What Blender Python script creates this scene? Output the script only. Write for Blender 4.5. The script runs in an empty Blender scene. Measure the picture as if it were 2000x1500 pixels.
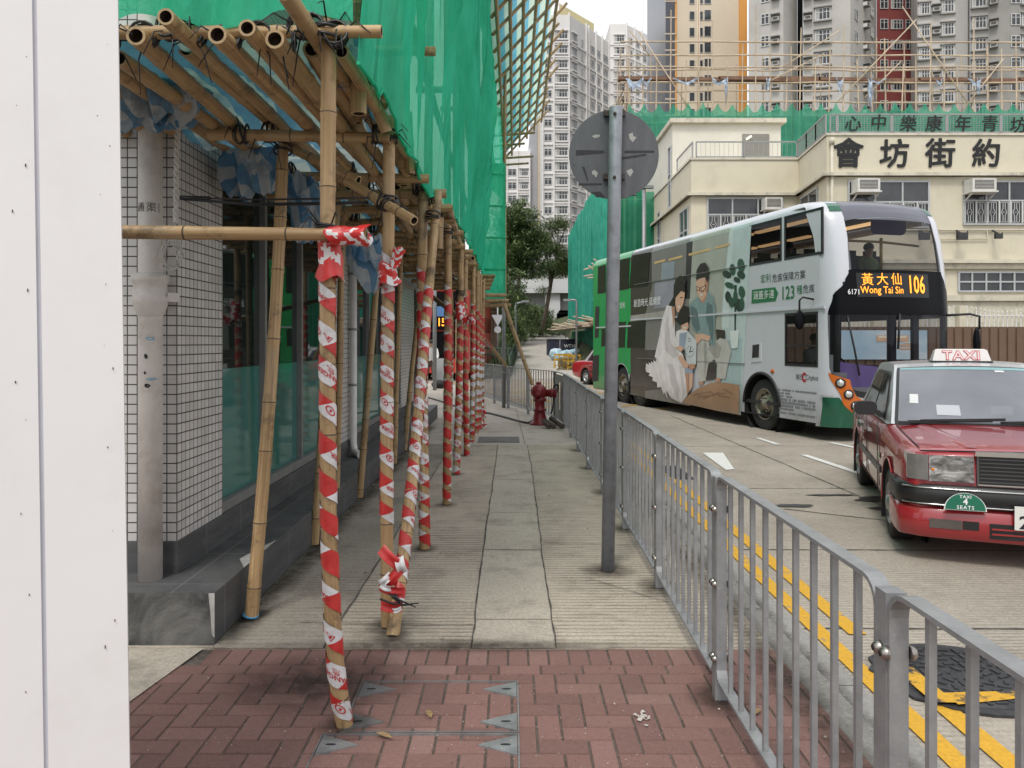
import bpy, bmesh, math, random
from mathutils import Vector, Matrix, noise
R = math.radians
random.seed(7)
sc = bpy.context.scene
COL = sc.collection
# ------------------------------------------------------------------ camera
F, CX, HY, EYE = 1500.0, 1000.0, 668.0, 1.6      # focal length and horizon of the photograph in its own pixels
cam_d = bpy.data.cameras.new('camera'); cam = bpy.data.objects.new('camera', cam_d); COL.objects.link(cam)
cam.location = (0, 0, EYE); cam.rotation_euler = (R(90), 0, 0)
cam_d.sensor_width = 36; cam_d.lens = 36 * F / 2000; cam_d.shift_y = (HY - 750) / 2000
cam_d.clip_start = 0.05; cam_d.clip_end = 3000
sc.camera = cam
# ------------------------------------------------------------------ sky + sun (bright overcast)
SUN_EL, SUN_AZ = 58, 200         # azimuth clockwise from +Y
w = bpy.data.worlds.new('World'); sc.world = w; w.use_nodes = True
nt = w.node_tree; nt.nodes.clear()
sky = nt.nodes.new('ShaderNodeTexSky'); sky.sky_type = 'NISHITA'; sky.sun_disc = False
sky.sun_elevation = R(SUN_EL); sky.sun_rotation = R(SUN_AZ); sky.air_density = 1.0; sky.dust_density = 6.0; sky.ozone_density = 1.0
hs = nt.nodes.new('ShaderNodeHueSaturation'); hs.inputs['Saturation'].default_value = 0.22; hs.inputs['Value'].default_value = 1.0
tc = nt.nodes.new('ShaderNodeTexCoord'); mp = nt.nodes.new('ShaderNodeMapping'); mp.inputs['Scale'].default_value = (1, 1, 2.2)
nz = nt.nodes.new('ShaderNodeTexNoise'); nz.inputs['Scale'].default_value = 2.2; nz.inputs['Detail'].default_value = 5; nz.inputs['Roughness'].default_value = .55
cr = nt.nodes.new('ShaderNodeValToRGB'); cr.color_ramp.elements[0].position = .25; cr.color_ramp.elements[1].position = .7
cr.color_ramp.elements[0].color = (.38, .38, .38, 1); cr.color_ramp.elements[1].color = (1, 1, 1, 1)
mx = nt.nodes.new('ShaderNodeMix'); mx.data_type = 'RGBA'
bg = nt.nodes.new('ShaderNodeBackground'); bg.inputs['Strength'].default_value = 0.11
wo = nt.nodes.new('ShaderNodeOutputWorld'); L = nt.links.new
L(sky.outputs[0], hs.inputs['Color']); L(tc.outputs['Generated'], mp.inputs[0]); L(mp.outputs[0], nz.inputs['Vector'])
L(nz.outputs[0], cr.inputs[0]); L(cr.outputs[0], mx.inputs[0]); L(hs.outputs[0], mx.inputs[6])
mx.inputs[7].default_value = (8.6, 8.85, 9.2, 1); L(mx.outputs[2], bg.inputs[0]); L(bg.outputs[0], wo.inputs[0])
sun_d = bpy.data.lights.new('sun', 'SUN'); sun = bpy.data.objects.new('sun', sun_d); COL.objects.link(sun)
sun_d.energy = 1.3; sun_d.angle = R(14); sun_d.color = (1, .955, .89)
sun.rotation_euler = Vector((-math.sin(R(SUN_AZ)) * math.cos(R(SUN_EL)), -math.cos(R(SUN_AZ)) * math.cos(R(SUN_EL)), -math.sin(R(SUN_EL)))).to_track_quat('-Z', 'Y').to_euler()
sc.view_settings.view_transform = 'Standard'; sc.view_settings.look = 'None'; sc.view_settings.gamma = 1; sc.view_settings.exposure = 0.5
sc.render.engine = 'CYCLES'
sc.cycles.use_denoising = True
sc.cycles.max_bounces = 8; sc.cycles.transparent_max_bounces = 16

# ------------------------------------------------------------------ helpers
def P(px, py, Y):                     # a point of the place at distance Y seen at photo pixel (px, py)
    return Vector(((px - CX) * Y / F, Y, EYE - (py - HY) * Y / F))
def G(px, py, z=0.0):                 # the point at height z seen at pixel
    return P(px, py, F * (EYE - z) / (py - HY))
def srgb(r, g, b, k=1.0):
    f = lambda c: ((c / 255) / 12.92 if c / 255 <= .04045 else ((c / 255 + .055) / 1.055) ** 2.4) * k
    return (f(r), f(g), f(b), 1)

def smart(o, label=None, cat=None, group=None, kind=None):
    if label: o['label'] = label
    if cat: o['category'] = cat
    if group: o['group'] = group
    if kind: o['kind'] = kind
    return o
def empty(name, loc=(0, 0, 0), rz=0.0, label=None, cat=None, group=None, kind=None):
    o = bpy.data.objects.new(name, None); COL.objects.link(o); o.location = loc; o.rotation_euler = (0, 0, rz)
    o.empty_display_size = .2
    return smart(o, label, cat, group, kind)
def kids(o): return [c for c in bpy.data.objects if c.parent == o]
def copy_tree(o, parent=None, depth=0):
    c = o.copy(); COL.objects.link(c)
    if parent is not None: c.parent = parent
    for ch in list(o.children): copy_tree(ch, c, depth + 1)
    return c

class MB:
    def __init__(s): s.v = []; s.f = []; s.m = []; s.s = []; s.uv = []; s.hasuv = False
    def face(s, pts, m=0, smooth=False, uv=None):
        b = len(s.v); s.v.extend([tuple(p) for p in pts]); s.f.append(tuple(range(b, b + len(pts)))); s.m.append(m); s.s.append(smooth); s.uv.append(uv)
        if uv: s.hasuv = True
    def mesh(s, verts, faces, m=0, smooth=False):
        b = len(s.v); s.v.extend([tuple(p) for p in verts])
        for f in faces: s.f.append(tuple(i + b for i in f)); s.m.append(m); s.s.append(smooth); s.uv.append(None)
    def box(s, x0, x1, y0, y1, z0, z1, m=0):
        v = [(x0, y0, z0), (x1, y0, z0), (x1, y1, z0), (x0, y1, z0), (x0, y0, z1), (x1, y0, z1), (x1, y1, z1), (x0, y1, z1)]
        s.mesh(v, [(0, 3, 2, 1), (4, 5, 6, 7), (0, 1, 5, 4), (1, 2, 6, 5), (2, 3, 7, 6), (3, 0, 4, 7)], m)
    def bar(s, a, b, w, h, up=(0, 0, 1), m=0):
        a = Vector(a); b = Vector(b); d = (b - a).normalized(); u = Vector(up)
        x = d.cross(u)
        if x.length < 1e-4: x = d.cross(Vector((1, 0, 0)))
        x.normalize(); y = x.cross(d).normalized(); x *= w / 2; y *= h / 2
        v = [a - x - y, a + x - y, a + x + y, a - x + y, b - x - y, b + x - y, b + x + y, b - x + y]
        s.mesh(v, [(0, 1, 2, 3), (7, 6, 5, 4), (0, 4, 5, 1), (1, 5, 6, 2), (2, 6, 7, 3), (3, 7, 4, 0)], m)
    def prism(s, pts, o, u, v, n, d, m=0, back=True):   # polygon pts (2D) in frame o,u,v, pushed along n by d
        o = Vector(o); u = Vector(u); v = Vector(v); n = Vector(n)
        a = [o + u * p[0] + v * p[1] for p in pts]; b = [q + n * d for q in a]; k = len(pts)
        s.mesh(a + b, [tuple(range(k, 2 * k))] + ([tuple(range(k - 1, -1, -1))] if back else []) + [(i, (i + 1) % k, k + (i + 1) % k, k + i) for i in range(k)], m)
    def tube(s, path, r, n=8, m=0, cap=True, smooth=True, mfun=None, v0=0.0):
        path = [Vector(p) for p in path]; k = len(path); rs = r if isinstance(r, (list, tuple)) else [r] * k
        base = len(s.v); prev = None; L_ = v0; Ls = []
        for i, p in enumerate(path):
            if i: L_ += (p - path[i - 1]).length
            Ls.append(L_)
            t = (path[min(i + 1, k - 1)] - path[max(i - 1, 0)]).normalized()
            if prev is None:
                x = t.cross(Vector((0, 1, 0.01)))
                if x.length < .05: x = t.cross(Vector((1, 0, 0)))
            else: x = prev - t * prev.dot(t)
            x.normalize(); prev = x; y = t.cross(x)
            for j in range(n):
                a = 2 * math.pi * j / n
                s.v.append(tuple(p + (x * math.cos(a) + y * math.sin(a)) * rs[i]))
        for i in range(k - 1):
            mm = mfun(i) if mfun else m
            for j in range(n):
                j2 = (j + 1) % n
                s.f.append((base + i * n + j, base + i * n + j2, base + (i + 1) * n + j2, base + (i + 1) * n + j)); s.m.append(mm); s.s.append(smooth)
                s.uv.append([(j / n, Ls[i]), ((j + 1) / n, Ls[i]), ((j + 1) / n, Ls[i + 1]), (j / n, Ls[i + 1])]); s.hasuv = True
        if cap:
            for e, ids in ((0, list(range(n - 1, -1, -1))), (k - 1, list(range(n)))):
                s.f.append(tuple(base + e * n + j for j in ids)); s.m.append(m); s.s.append(False); s.uv.append([(.5, Ls[e])] * n)
    def lathe(s, prof, o=(0, 0, 0), n=16, m=0, axis=(0, 0, 1), smooth=True, cap=True):
        ax = Vector(axis).normalized(); o = Vector(o); x = ax.cross(Vector((0, 1, 0)))
        if x.length < .05: x = ax.cross(Vector((1, 0, 0)))
        x.normalize(); y = ax.cross(x); base = len(s.v); k = len(prof)
        for (r, z) in prof:
            for j in range(n):
                a = 2 * math.pi * j / n; s.v.append(tuple(o + ax * z + (x * math.cos(a) + y * math.sin(a)) * r))
        for i in range(k - 1):
            for j in range(n):
                j2 = (j + 1) % n; s.f.append((base + i * n + j, base + i * n + j2, base + (i + 1) * n + j2, base + (i + 1) * n + j)); s.m.append(m); s.s.append(smooth); s.uv.append(None)
        if cap:
            for e, ids in ((0, list(range(n - 1, -1, -1))), (k - 1, list(range(n)))):
                if prof[e][0] > 1e-5: s.f.append(tuple(base + e * n + j for j in ids)); s.m.append(m); s.s.append(False); s.uv.append(None)
    def ell(s, c, r, n=12, k=8, m=0):
        c = Vector(c); r = Vector(r) if not isinstance(r, (int, float)) else Vector((r, r, r)); base = len(s.v)
        for i in range(k + 1):
            t = math.pi * i / k
            for j in range(n):
                a = 2 * math.pi * j / n; s.v.append((c.x + r.x * math.sin(t) * math.cos(a), c.y + r.y * math.sin(t) * math.sin(a), c.z - r.z * math.cos(t)))
        for i in range(k):
            for j in range(n):
                j2 = (j + 1) % n; s.f.append((base + i * n + j, base + i * n + j2, base + (i + 1) * n + j2, base + (i + 1) * n + j)); s.m.append(m); s.s.append(True); s.uv.append(None)
    def grid(s, fn, nu, nv, m=0, smooth=True, mfun=None, uvfn=None):
        base = len(s.v)
        for i in range(nu + 1):
            for j in range(nv + 1): s.v.append(tuple(fn(i / nu, j / nv)))
        for i in range(nu):
            for j in range(nv):
                a = base + i * (nv + 1) + j
                s.f.append((a, a + nv + 1, a + nv + 2, a + 1)); s.m.append(mfun(i, j) if mfun else m); s.s.append(smooth)
                if uvfn: s.uv.append([uvfn(i / nu, j / nv), uvfn((i + 1) / nu, j / nv), uvfn((i + 1) / nu, (j + 1) / nv), uvfn(i / nu, (j + 1) / nv)]); s.hasuv = True
                else: s.uv.append(None)
    def text(s, body, size, fn, bold=0.0, m=0, ext=0.0, sx=1.0, spacing=1.0):      # fn maps (x, y, depth) of the lettering to 3D
        if any(ord(c_) > 0x2e80 for c_ in body): 
            if ext and bold:
                for i_, (dx, dy) in enumerate(((0, 0), (1, .5), (-1, -.5), (.5, -1), (-.5, 1))): s.text(body, size, lambda x, y, d, dx=dx, dy=dy, i_=i_: fn(x + dx * bold * size, y + dy * bold * size, d * (1 + .02 * i_)), 0, m, ext, sx, spacing)
                return
            bold = 0.0
        v, f = text_mesh(body, bold, spacing)
        if ext:
            k = len(v); vv = [fn(a * size * sx, b * size, ext) for a, b in v] + [fn(a * size * sx, b * size, 0) for a, b in v]
            ed = {}
            for q in f:
                for i in range(len(q)): ed[(q[i], q[(i + 1) % len(q)])] = ed.get((q[i], q[(i + 1) % len(q)]), 0) + 1
            side = [(a, a + k, b + k, b) for (a, b) in ed if (b, a) not in ed]
            s.mesh(vv, list(f) + side, m)
        else: s.mesh([fn(a * size * sx, b * size, 0) for a, b in v], f, m)
    def build(s, name, mats, parent=None, loc=None, world=True, label=None, cat=None, group=None, kind=None, origin='base', fix=False, weld=False):
        """world=True: vertices were given in world space; they are stored relative to the object's own origin."""
        if not isinstance(mats, (list, tuple)): mats = [mats]
        if parent is not None:
            off = Vector(parent_world(parent)) if world else Vector((0, 0, 0)); oloc = (0, 0, 0)
        elif loc is not None: off = Vector(loc) if world else Vector((0, 0, 0)); oloc = loc
        elif origin == 'base' and s.v:
            xs = [p[0] for p in s.v]; ys = [p[1] for p in s.v]; zs = [p[2] for p in s.v]
            off = Vector(((min(xs) + max(xs)) / 2, (min(ys) + max(ys)) / 2, min(zs))); oloc = off
        else: off = Vector((0, 0, 0)); oloc = (0, 0, 0)
        me = bpy.data.meshes.new(name)
        me.from_pydata([(p[0] - off.x, p[1] - off.y, p[2] - off.z) for p in s.v], [], s.f)
        for mt in mats: me.materials.append(mt)
        me.polygons.foreach_set('material_index', s.m); me.polygons.foreach_set('use_smooth', s.s)
        if s.hasuv:
            ul = me.uv_layers.new(name='UVMap'); d = []
            for f, u in zip(s.f, s.uv):
                for i in range(len(f)): d.extend(u[i] if u else (0, 0))
            ul.data.foreach_set('uv', d)
        if fix or weld:
            bm = bmesh.new(); bm.from_mesh(me)
            if weld: bmesh.ops.remove_doubles(bm, verts=bm.verts, dist=.0008)
            if fix: bmesh.ops.recalc_face_normals(bm, faces=bm.faces)
            bm.to_mesh(me); bm.free()
        me.update()
        o = bpy.data.objects.new(name, me); COL.objects.link(o); o.location = oloc
        if parent is not None: o.parent = parent
        return smart(o, label, cat, group, kind)
def parent_world(p):
    v = Vector(p.location)
    while p.parent is not None: p = p.parent; v += Vector(p.location)
    return v

_tc = {}
def text_mesh(body, bold=0.0, spacing=1.0):
    key = (body, bold, spacing)
    if key in _tc: return _tc[key]
    cu = bpy.data.curves.new('letters', 'FONT'); cu.body = body; cu.size = 1; cu.offset = bold; cu.align_x = 'CENTER'; cu.align_y = 'CENTER'
    cu.resolution_u = 2; cu.space_character = spacing
    o = bpy.data.objects.new('letters', cu); COL.objects.link(o)
    dg = bpy.context.evaluated_depsgraph_get(); dg.update()
    me = bpy.data.meshes.new_from_object(o.evaluated_get(dg))
    v = [(a.co.x, a.co.y) for a in me.vertices]; f = [tuple(p.vertices) for p in me.polygons]
    bpy.data.objects.remove(o); bpy.data.curves.remove(cu); bpy.data.meshes.remove(me)
    _tc[key] = (v, f); return v, f

# ------------------------------------------------------------------ materials
class NT:
    def __init__(s, name):
        s.mat = bpy.data.materials.new(name); s.mat.use_nodes = True; s.t = s.mat.node_tree; s.t.nodes.clear()
        s.out = s.t.nodes.new('ShaderNodeOutputMaterial'); s.b = s.t.nodes.new('ShaderNodeBsdfPrincipled'); s.l(s.b.outputs[0], s.out.inputs[0])
    def n(s, typ, **k):
        x = s.t.nodes.new('ShaderNode' + typ)
        for a, v in k.items():
            if a in x.inputs: x.inputs[a].default_value = v
            else: setattr(x, a, v)
        return x
    def l(s, a, b): s.t.links.new(a, b)
    def coord(s, kind='Object', scale=(1, 1, 1), rot=(0, 0, 0), loc=(0, 0, 0)):
        if kind == 'Position': o = s.n('NewGeometry').outputs['Position']
        else: o = s.n('TexCoord').outputs[kind]
        m = s.n('Mapping'); m.inputs['Scale'].default_value = scale; m.inputs['Rotation'].default_value = rot; m.inputs['Location'].default_value = loc
        s.l(o, m.inputs[0]); return m.outputs[0]
    def noise(s, co, scale, detail=4, rough=.55, dist=0.0):
        x = s.n('TexNoise'); x.inputs['Scale'].default_value = scale; x.inputs['Detail'].default_value = detail; x.inputs['Roughness'].default_value = rough; x.inputs['Distortion'].default_value = dist
        s.l(co, x.inputs['Vector']); return x.outputs[0]
    def ramp(s, fac, stops):
        x = s.n('ValToRGB'); e = x.color_ramp.elements
        while len(e) < len(stops): e.new(.5)
        for i, (p, c) in enumerate(stops): e[i].position = p; e[i].color = c if len(c) == 4 else (*c, 1)
        s.l(fac, x.inputs[0]); return x.outputs[0]
    def mix(s, fac, a, b, blend='MIX'):
        x = s.n('Mix', data_type='RGBA', blend_type=blend)
        for v, i in ((fac, 0), (a, 6), (b, 7)):
            if hasattr(v, 'is_linked'): s.l(v, x.inputs[i])
            else: x.inputs[i].default_value = v
        return x.outputs[2]
    def math(s, op, a, b=0.0, c=0.0, clamp=False):
        x = s.n('Math', operation=op, use_clamp=clamp)
        for v, i in ((a, 0), (b, 1), (c, 2)):
            if hasattr(v, 'is_linked'): s.l(v, x.inputs[i])
            else: x.inputs[i].default_value = v
        return x.outputs[0]
    def sep(s, co):
        x = s.n('SeparateXYZ'); s.l(co, x.inputs[0]); return x.outputs
    def comb(s, a, b, c=0.0):
        x = s.n('CombineXYZ')
        for v, i in ((a, 0), (b, 1), (c, 2)):
            if hasattr(v, 'is_linked'): s.l(v, x.inputs[i])
            else: x.inputs[i].default_value = v
        return x.outputs[0]
    def bump(s, h, strength=.3, dist=.01):
        x = s.n('Bump'); x.inputs['Strength'].default_value = strength; x.inputs['Distance'].default_value = dist
        s.l(h, x.inputs['Height']); s.l(x.outputs[0], s.b.inputs['Normal'])
    def set(s, col=None, rough=None, metal=None, spec=None, **k):
        for v, nme in ((col, 'Base Color'), (rough, 'Roughness'), (metal, 'Metallic'), (spec, 'Specular IOR Level')):
            if v is None: continue
            if hasattr(v, 'is_linked'): s.l(v, s.b.inputs[nme])
            else: s.b.inputs[nme].default_value = v
        for a, v in k.items(): s.b.inputs[a.replace('_', ' ')].default_value = v
        return s.mat
def tint(c, k): return (min(c[0] * k, 1), min(c[1] * k, 1), min(c[2] * k, 1), 1)
_mc = {}
def M(name, col, rough=.6, var=.15, scale=4, bump=0.0, bscale=40, metal=0.0, spec=.5, stretch=(1, 1, 1), coat=0.0, dirt=None, dirt_amt=.5, dscale=3, co='Object'):
    if name in _mc: return _mc[name]
    t = NT(name); c = t.coord(co, stretch)
    n1 = t.noise(c, scale, 6, .6)
    colr = t.ramp(n1, [(.3, tint(col, 1 - var)), (.7, tint(col, 1 + var))])
    if dirt:
        d = t.ramp(t.noise(c, dscale, 8, .7), [(.5, (0, 0, 0, 1)), (.72, (dirt_amt,) * 3 + (1,))])
        colr = t.mix(d, colr, dirt)
    t.set(colr, rough, metal, spec)
    if coat: t.set(Coat_Weight=coat, Coat_Roughness=.06)
    if bump: t.bump(t.noise(c, bscale, 5, .6), bump, .01)
    _mc[name] = t.mat; return t.mat
# ================================================================== GROUND
RZ = -0.12
def m_concrete(name, a, b, groove=0.0, gscale=34, dirtc=(.05, .045, .04, 1), dirt=.45, axis='Y', speck=True):
    t = NT(name); c = t.coord('Position')
    big = t.noise(c, .7, 6, .65); col = t.ramp(big, [(.32, a), (.68, b)])
    fine = t.noise(c, 55, 4, .7); col = t.mix(t.ramp(fine, [(.35, (.62, .62, .62, 1)), (.65, (1.2, 1.2, 1.2, 1))]), (1, 1, 1, 1), col, 'MULTIPLY') if False else t.mix(.8, col, t.ramp(fine, [(.34, tint(a, .62)), (.66, tint(b, 1.28))]), 'MIX') if speck else col
    col = t.mix(.55, col, t.ramp(big, [(.32, a), (.68, b)]))
    d = t.ramp(t.noise(c, 2.3, 9, .72), [(.5, (0, 0, 0, 1)), (.74, (dirt,) * 3 + (1,))]); col = t.mix(d, col, dirtc)
    h = t.noise(c, 120, 4, .7)
    if groove:
        sx_ = t.sep(c); wob = t.noise(t.coord('Position', (1.3, 9, 1)), 1.0, 4, .6); jit = t.noise(t.coord('Position', (7, 60, 1)), 1.0, 2, .6)
        g = t.math('SINE', t.math('ADD', t.math('MULTIPLY', sx_[1], gscale * 2.9), t.math('MULTIPLY', wob, 7.0)))
        g = t.math('ADD', g, t.math('MULTIPLY', t.math('SUBTRACT', jit, .5), 3.2))
        gm = t.ramp(t.math('MULTIPLY_ADD', g, .25, .5), [(.22, (0, 0, 0, 1)), (.58, (1, 1, 1, 1))])
        pat = t.ramp(t.noise(c, 1.1, 4, .6), [(.35, (.25, .25, .25, 1)), (.62, (1, 1, 1, 1))])
        h = t.math('ADD', t.math('MULTIPLY', t.math('MULTIPLY', gm, pat), 1.5), h)
        col = t.mix(t.math('MULTIPLY', t.math('MULTIPLY', t.math('SUBTRACT', 1.0, gm), pat), groove), col, tint(dirtc, 1.2))
    vo = t.n('TexVoronoi'); vo.inputs['Scale'].default_value = 3.6; t.l(c, vo.inputs['Vector']); gum = t.math('LESS_THAN', vo.outputs['Distance'], .045)
    col = t.mix(t.math('MULTIPLY', t.math('MULTIPLY', gum, t.math('GREATER_THAN', t.sep(vo.outputs['Color'])[0], .55)), .45), col, dirtc)
    t.set(col, .88, 0, .25); t.bump(h, .55, .006)
    return t.mat
mRoad = m_concrete('road_concrete', (.28, .245, .205, 1), (.43, .38, .32, 1), .42, 46, (.11, .093, .08, 1), .36)
mRoadFar = m_concrete('far_road_concrete', (.38, .35, .31, 1), (.52, .485, .43, 1), .12, 10, (.1, .09, .08, 1), .5)
mPave = m_concrete('broomed_concrete', (.33, .285, .23, 1), (.53, .465, .38, 1), .66, 40, (.075, .063, .05, 1), .55)
mPaveDark = m_concrete('rough_dark_concrete', (.23, .205, .17, 1), (.38, .345, .29, 1), .25, 40, (.04, .036, .03, 1), .6)
mStrip = m_concrete('smooth_strip_concrete', (.34, .305, .25, 1), (.48, .43, .36, 1), 0, 40, (.09, .078, .064, 1), .6)
mSlab = m_concrete('slab_concrete', (.38, .335, .29, 1), (.52, .46, .40, 1), 0, 40, (.10, .085, .072, 1), .5)
mKerb = m_concrete('kerb_concrete', (.13, .125, .115, 1), (.25, .24, .22, 1), 0, 40, (.05, .045, .04, 1), .7)
mGutter = m_concrete('gutter_concrete', (.23, .225, .21, 1), (.31, .30, .285, 1), 0, 40, (.08, .075, .07, 1), .5)
mJoint = M('joint_tar', (.06, .054, .048, 1), .9, .3)
mEarth = m_concrete('earth', (.12, .11, .09, 1), (.2, .19, .15, 1), 0)
# far ground to the horizon
g = MB(); g.face([(-1500, -400, -.35), (1500, -400, -.35), (1500, 2500, -.35), (-1500, 2500, -.35)]); g.build('ground', mEarth, kind='structure', origin=None)
# road of the junction
g = MB(); g.face([(-60, -14, RZ), (70, -14, RZ), (70, 42, RZ), (-60, 42, RZ)]); g.build('road', mRoad, kind='structure', origin=None)
# uphill road behind the junction
def uphill_z(y):
    t = max(0.0, (y - 40) / 38.0); t = min(t, 1.35); return RZ + .004 + 2.45 * (t * t * (3 - 2 * t) if t < 1 else 1 + (t - 1) * .6)
cl = [(2.0, 36), (2.1, 42), (2.3, 50), (2.6, 58), (2.8, 66), (2.2, 74), (-.3, 83), (-6, 92), (-14, 100)]
def smooth_path(pts, k=6):
    out = []
    for i in range(len(pts) - 1):
        p0 = Vector(pts[max(i - 1, 0)]); p1 = Vector(pts[i]); p2 = Vector(pts[i + 1]); p3 = Vector(pts[min(i + 2, len(pts) - 1)])
        for j in range(k):
            t = j / k; out.append(.5 * ((2 * p1) + (p2 - p0) * t + (2 * p0 - 5 * p1 + 4 * p2 - p3) * t * t + (3 * p1 - p0 - 3 * p2 + p3) * t ** 3))
    out.append(Vector(pts[-1])); return out
cl2 = smooth_path([Vector((a, b, 0)) for a, b in cl])
def road_side(i, d, dz=0.0):
    t = (cl2[min(i + 1, len(cl2) - 1)] - cl2[max(i - 1, 0)]).normalized(); nrm = Vector((t.y, -t.x, 0)); p = cl2[i] + nrm * d; return Vector((p.x, p.y, uphill_z(cl2[i].y) + dz))
g = MB(); n_ = len(cl2) - 1
g.grid(lambda u, v: road_side(int(round(u * n_)), -2.1 + 4.2 * v), n_, 4); g.build('uphill_road', mRoadFar, kind='structure', origin=None)
# hillside: banks left and right of the uphill road and under the far trees
mBank = M('bank_soil', (.05, .065, .025, 1), .95, .5, 1.5, .5, 12, dirt=(.09, .07, .045, 1), co='Position')
def bank(side):
    g = MB()
    def fn(u, v):
        i = int(round(u * n_)); d = 2.1 + v * v * 60
        p = road_side(i, -d if side < 0 else d, -.02)
        p.z += .15 + (v ** .8) * (11 if side < 0 else 5) * min(1, max(0, (cl2[i].y - 40) / 14)) + noise.noise(Vector((p.x * .15, p.y * .15, 3))) * v * 2
        return p
    g.grid(fn, n_, 12); return g
bank(-1).build('hillside', mBank, kind='structure', origin=None)
bank(1).build('hillside', mBank, kind='structure', origin=None)

# pavement outline
curve = [(1.36, 14.6), (1.33, 15.2), (1.18, 16.0), (.92, 16.9), (.62, 17.8), (.3, 18.9), (.0, 20.2), (-.35, 21.6), (-.8, 24), (-1.5, 27), (-2.6, 29.4), (-5, 30.6), (-40, 31)]
def slab(g, pts, z0, z1, m=0, mside=0):
    k = len(pts); b = len(g.v); g.v.extend([(x, y, z0) for x, y in pts] + [(x, y, z1) for x, y in pts])
    g.f.append(tuple(range(b + k, b + 2 * k))); g.m.append(m); g.s.append(False); g.uv.append(None)
    for i in range(k): j = (i + 1) % k; g.f.append((b + i, b + j, b + k + j, b + k + i)); g.m.append(mside); g.s.append(False); g.uv.append(None)
g = MB(); slab(g, [(-40, 11.9), (1.36, 11.9)] + curve, -.3, 0, 0, 1); g.build('far_pavement', [mSlab, mKerb], kind='structure', origin=None)
g = MB(); slab(g, [(-40, 3.995), (1.36, 3.995), (1.36, 11.9), (-40, 11.9)], -.3, 0, 0, 1); g.build('pavement', [mPave, mKerb], kind='structure', origin=None)
g = MB()                                                # the smoother middle strip, laid as sheets with open joints
ys = [4.0, 4.42, 5.9, 7.2, 8.9, 10.6, 11.88]
for a, b in zip(ys[:-1], ys[1:]):
    x0 = lambda y: -.215 + .0 * y; x1 = lambda y: .225 + .004 * (y - 4)
    g.face([(x0(a), a + .006, .004), (x1(a), a + .006, .004), (x1(b), b - .006, .004), (x0(b), b - .006, .004)])
g.build('pavement_strip', mStrip, kind='structure', origin=None)
g = MB(); g.face([(-1.57, 4.0, .004), (-.98, 4.0, .004), (-.93, 12, .004), (-1.57, 12, .004)]); g.build('pavement_edge_strip', mPaveDark, kind='structure', origin=None)
def crack(g, p0, p1, wd, seed, z):
    rr = random.Random(seed); p0 = Vector(p0); p1 = Vector(p1); d = (p1 - p0); k = max(4, int(d.length / .09)); nn = Vector((-d.y, d.x)).normalized(); prev = None; off = 0
    for i in range(k + 1):
        off = off * .8 + rr.uniform(-.0045, .0045); q = p0 + d * i / k + nn * off; h = wd * rr.uniform(.5, 1.3) / 2
        cur = (q + nn * h, q - nn * h)
        if prev: g.face([(*prev[0], z), (*cur[0], z), (*cur[1], z), (*prev[1], z)][::-1])
        prev = cur
g = MB()
for i, a in enumerate([((-.215, 4.0), (-.215, 11.9)), ((.228, 4.0), (.25, 11.9)), ((-.98, 4.0), (-.93, 12)), ((-1.2, 4.36), (-.22, 4.33)), ((-.22, 5.9), (.23, 5.88)), ((-1.5, 7.9), (-.2, 7.6)), ((.25, 6.1), (1.3, 6.0)),
                       ((.5, 5.2), (.95, 4.7)), ((-.2, 8.9), (.25, 8.9)), ((-1.6, 11.9), (1.36, 11.9)), ((-.62, 12), (-.75, 16)), ((-1.9, 14), (1.3, 13.8)), ((-2, 16.6), (.9, 16.3)), ((.2, 12), (.1, 18))]):
    crack(g, a[0], a[1], .009 if i < 3 else .007, i + 3, .0085)
g.build('pavement_joints', mJoint, kind='structure', origin=None)
# kerb and gutter
g = MB(); random.seed(3)
y = -10.0
while y < 14.4:
    g.box(1.362, 1.5, y + .004, y + .91, -.3, -.006 + random.uniform(-.004, .003)); y += .914
kp = [Vector((a, b, 0)) for a, b in curve[:-1]]
for a, b in zip(kp[:-1], kp[1:]):
    d = (b - a).normalized(); nn = Vector((d.y, -d.x, 0))
    g.prism([(0, 0), ((b - a).length - .006, 0), ((b - a).length - .006, .13), (0, .13)], a + Vector((0, 0, -.3)) + nn * .002, d, nn, (0, 0, 1), .296)
g.build('kerb', mKerb, kind='structure', origin=None)
g = MB(); y = -10.0
while y < 14:
    g.face([(1.502, y + .005, RZ + .004), (1.74, y + .005, RZ + .004), (1.74, y + 2.3, RZ + .004), (1.502, y + 2.3, RZ + .004)]); y += 2.306
g.build('gutter', mGutter, kind='structure', origin=None)
# road joints
g = MB()
for i, a in enumerate([((1.75, 6.35), (20, 6.2)), ((1.75, 4.6), (12, 4.55)), ((2.3, 9.0), (20, 9.2)), ((2.8, 7.9), (5.6, 6.1)), ((1.75, 12.6), (16, 13)), ((1.2, 17.5), (12, 17.2)), ((3.9, 6.9), (3.7, 18)), ((.5, 23), (12, 22.6)), ((-8, 36), (14, 35)), ((1.75, 2.6), (9, 2.55))]):
    crack(g, a[0], a[1], .018, i + 33, RZ + .0045)
g.build('road_joints', mJoint, kind='structure', origin=None)
mPatch = M('wet_patch', (.045, .042, .042, 1), .35, .3, 9, co='Position')
g = MB(); rr = random.Random(4)
for (cx, cy, sx, sy) in ((4.25, 8.35, .6, .22), (4.0, 7.9, .4, .15), (2.95, 8.05, .3, .1), (3.6, 8.6, .35, .06)):
    g.face([(cx + sx * math.cos(a) * rr.uniform(.55, 1), cy + sy * math.sin(a) * rr.uniform(.55, 1), RZ + .009) for a in [2 * math.pi * i / 22 for i in range(22)]])
g.build('oil_stains', mPatch, kind='structure', origin=None)
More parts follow.
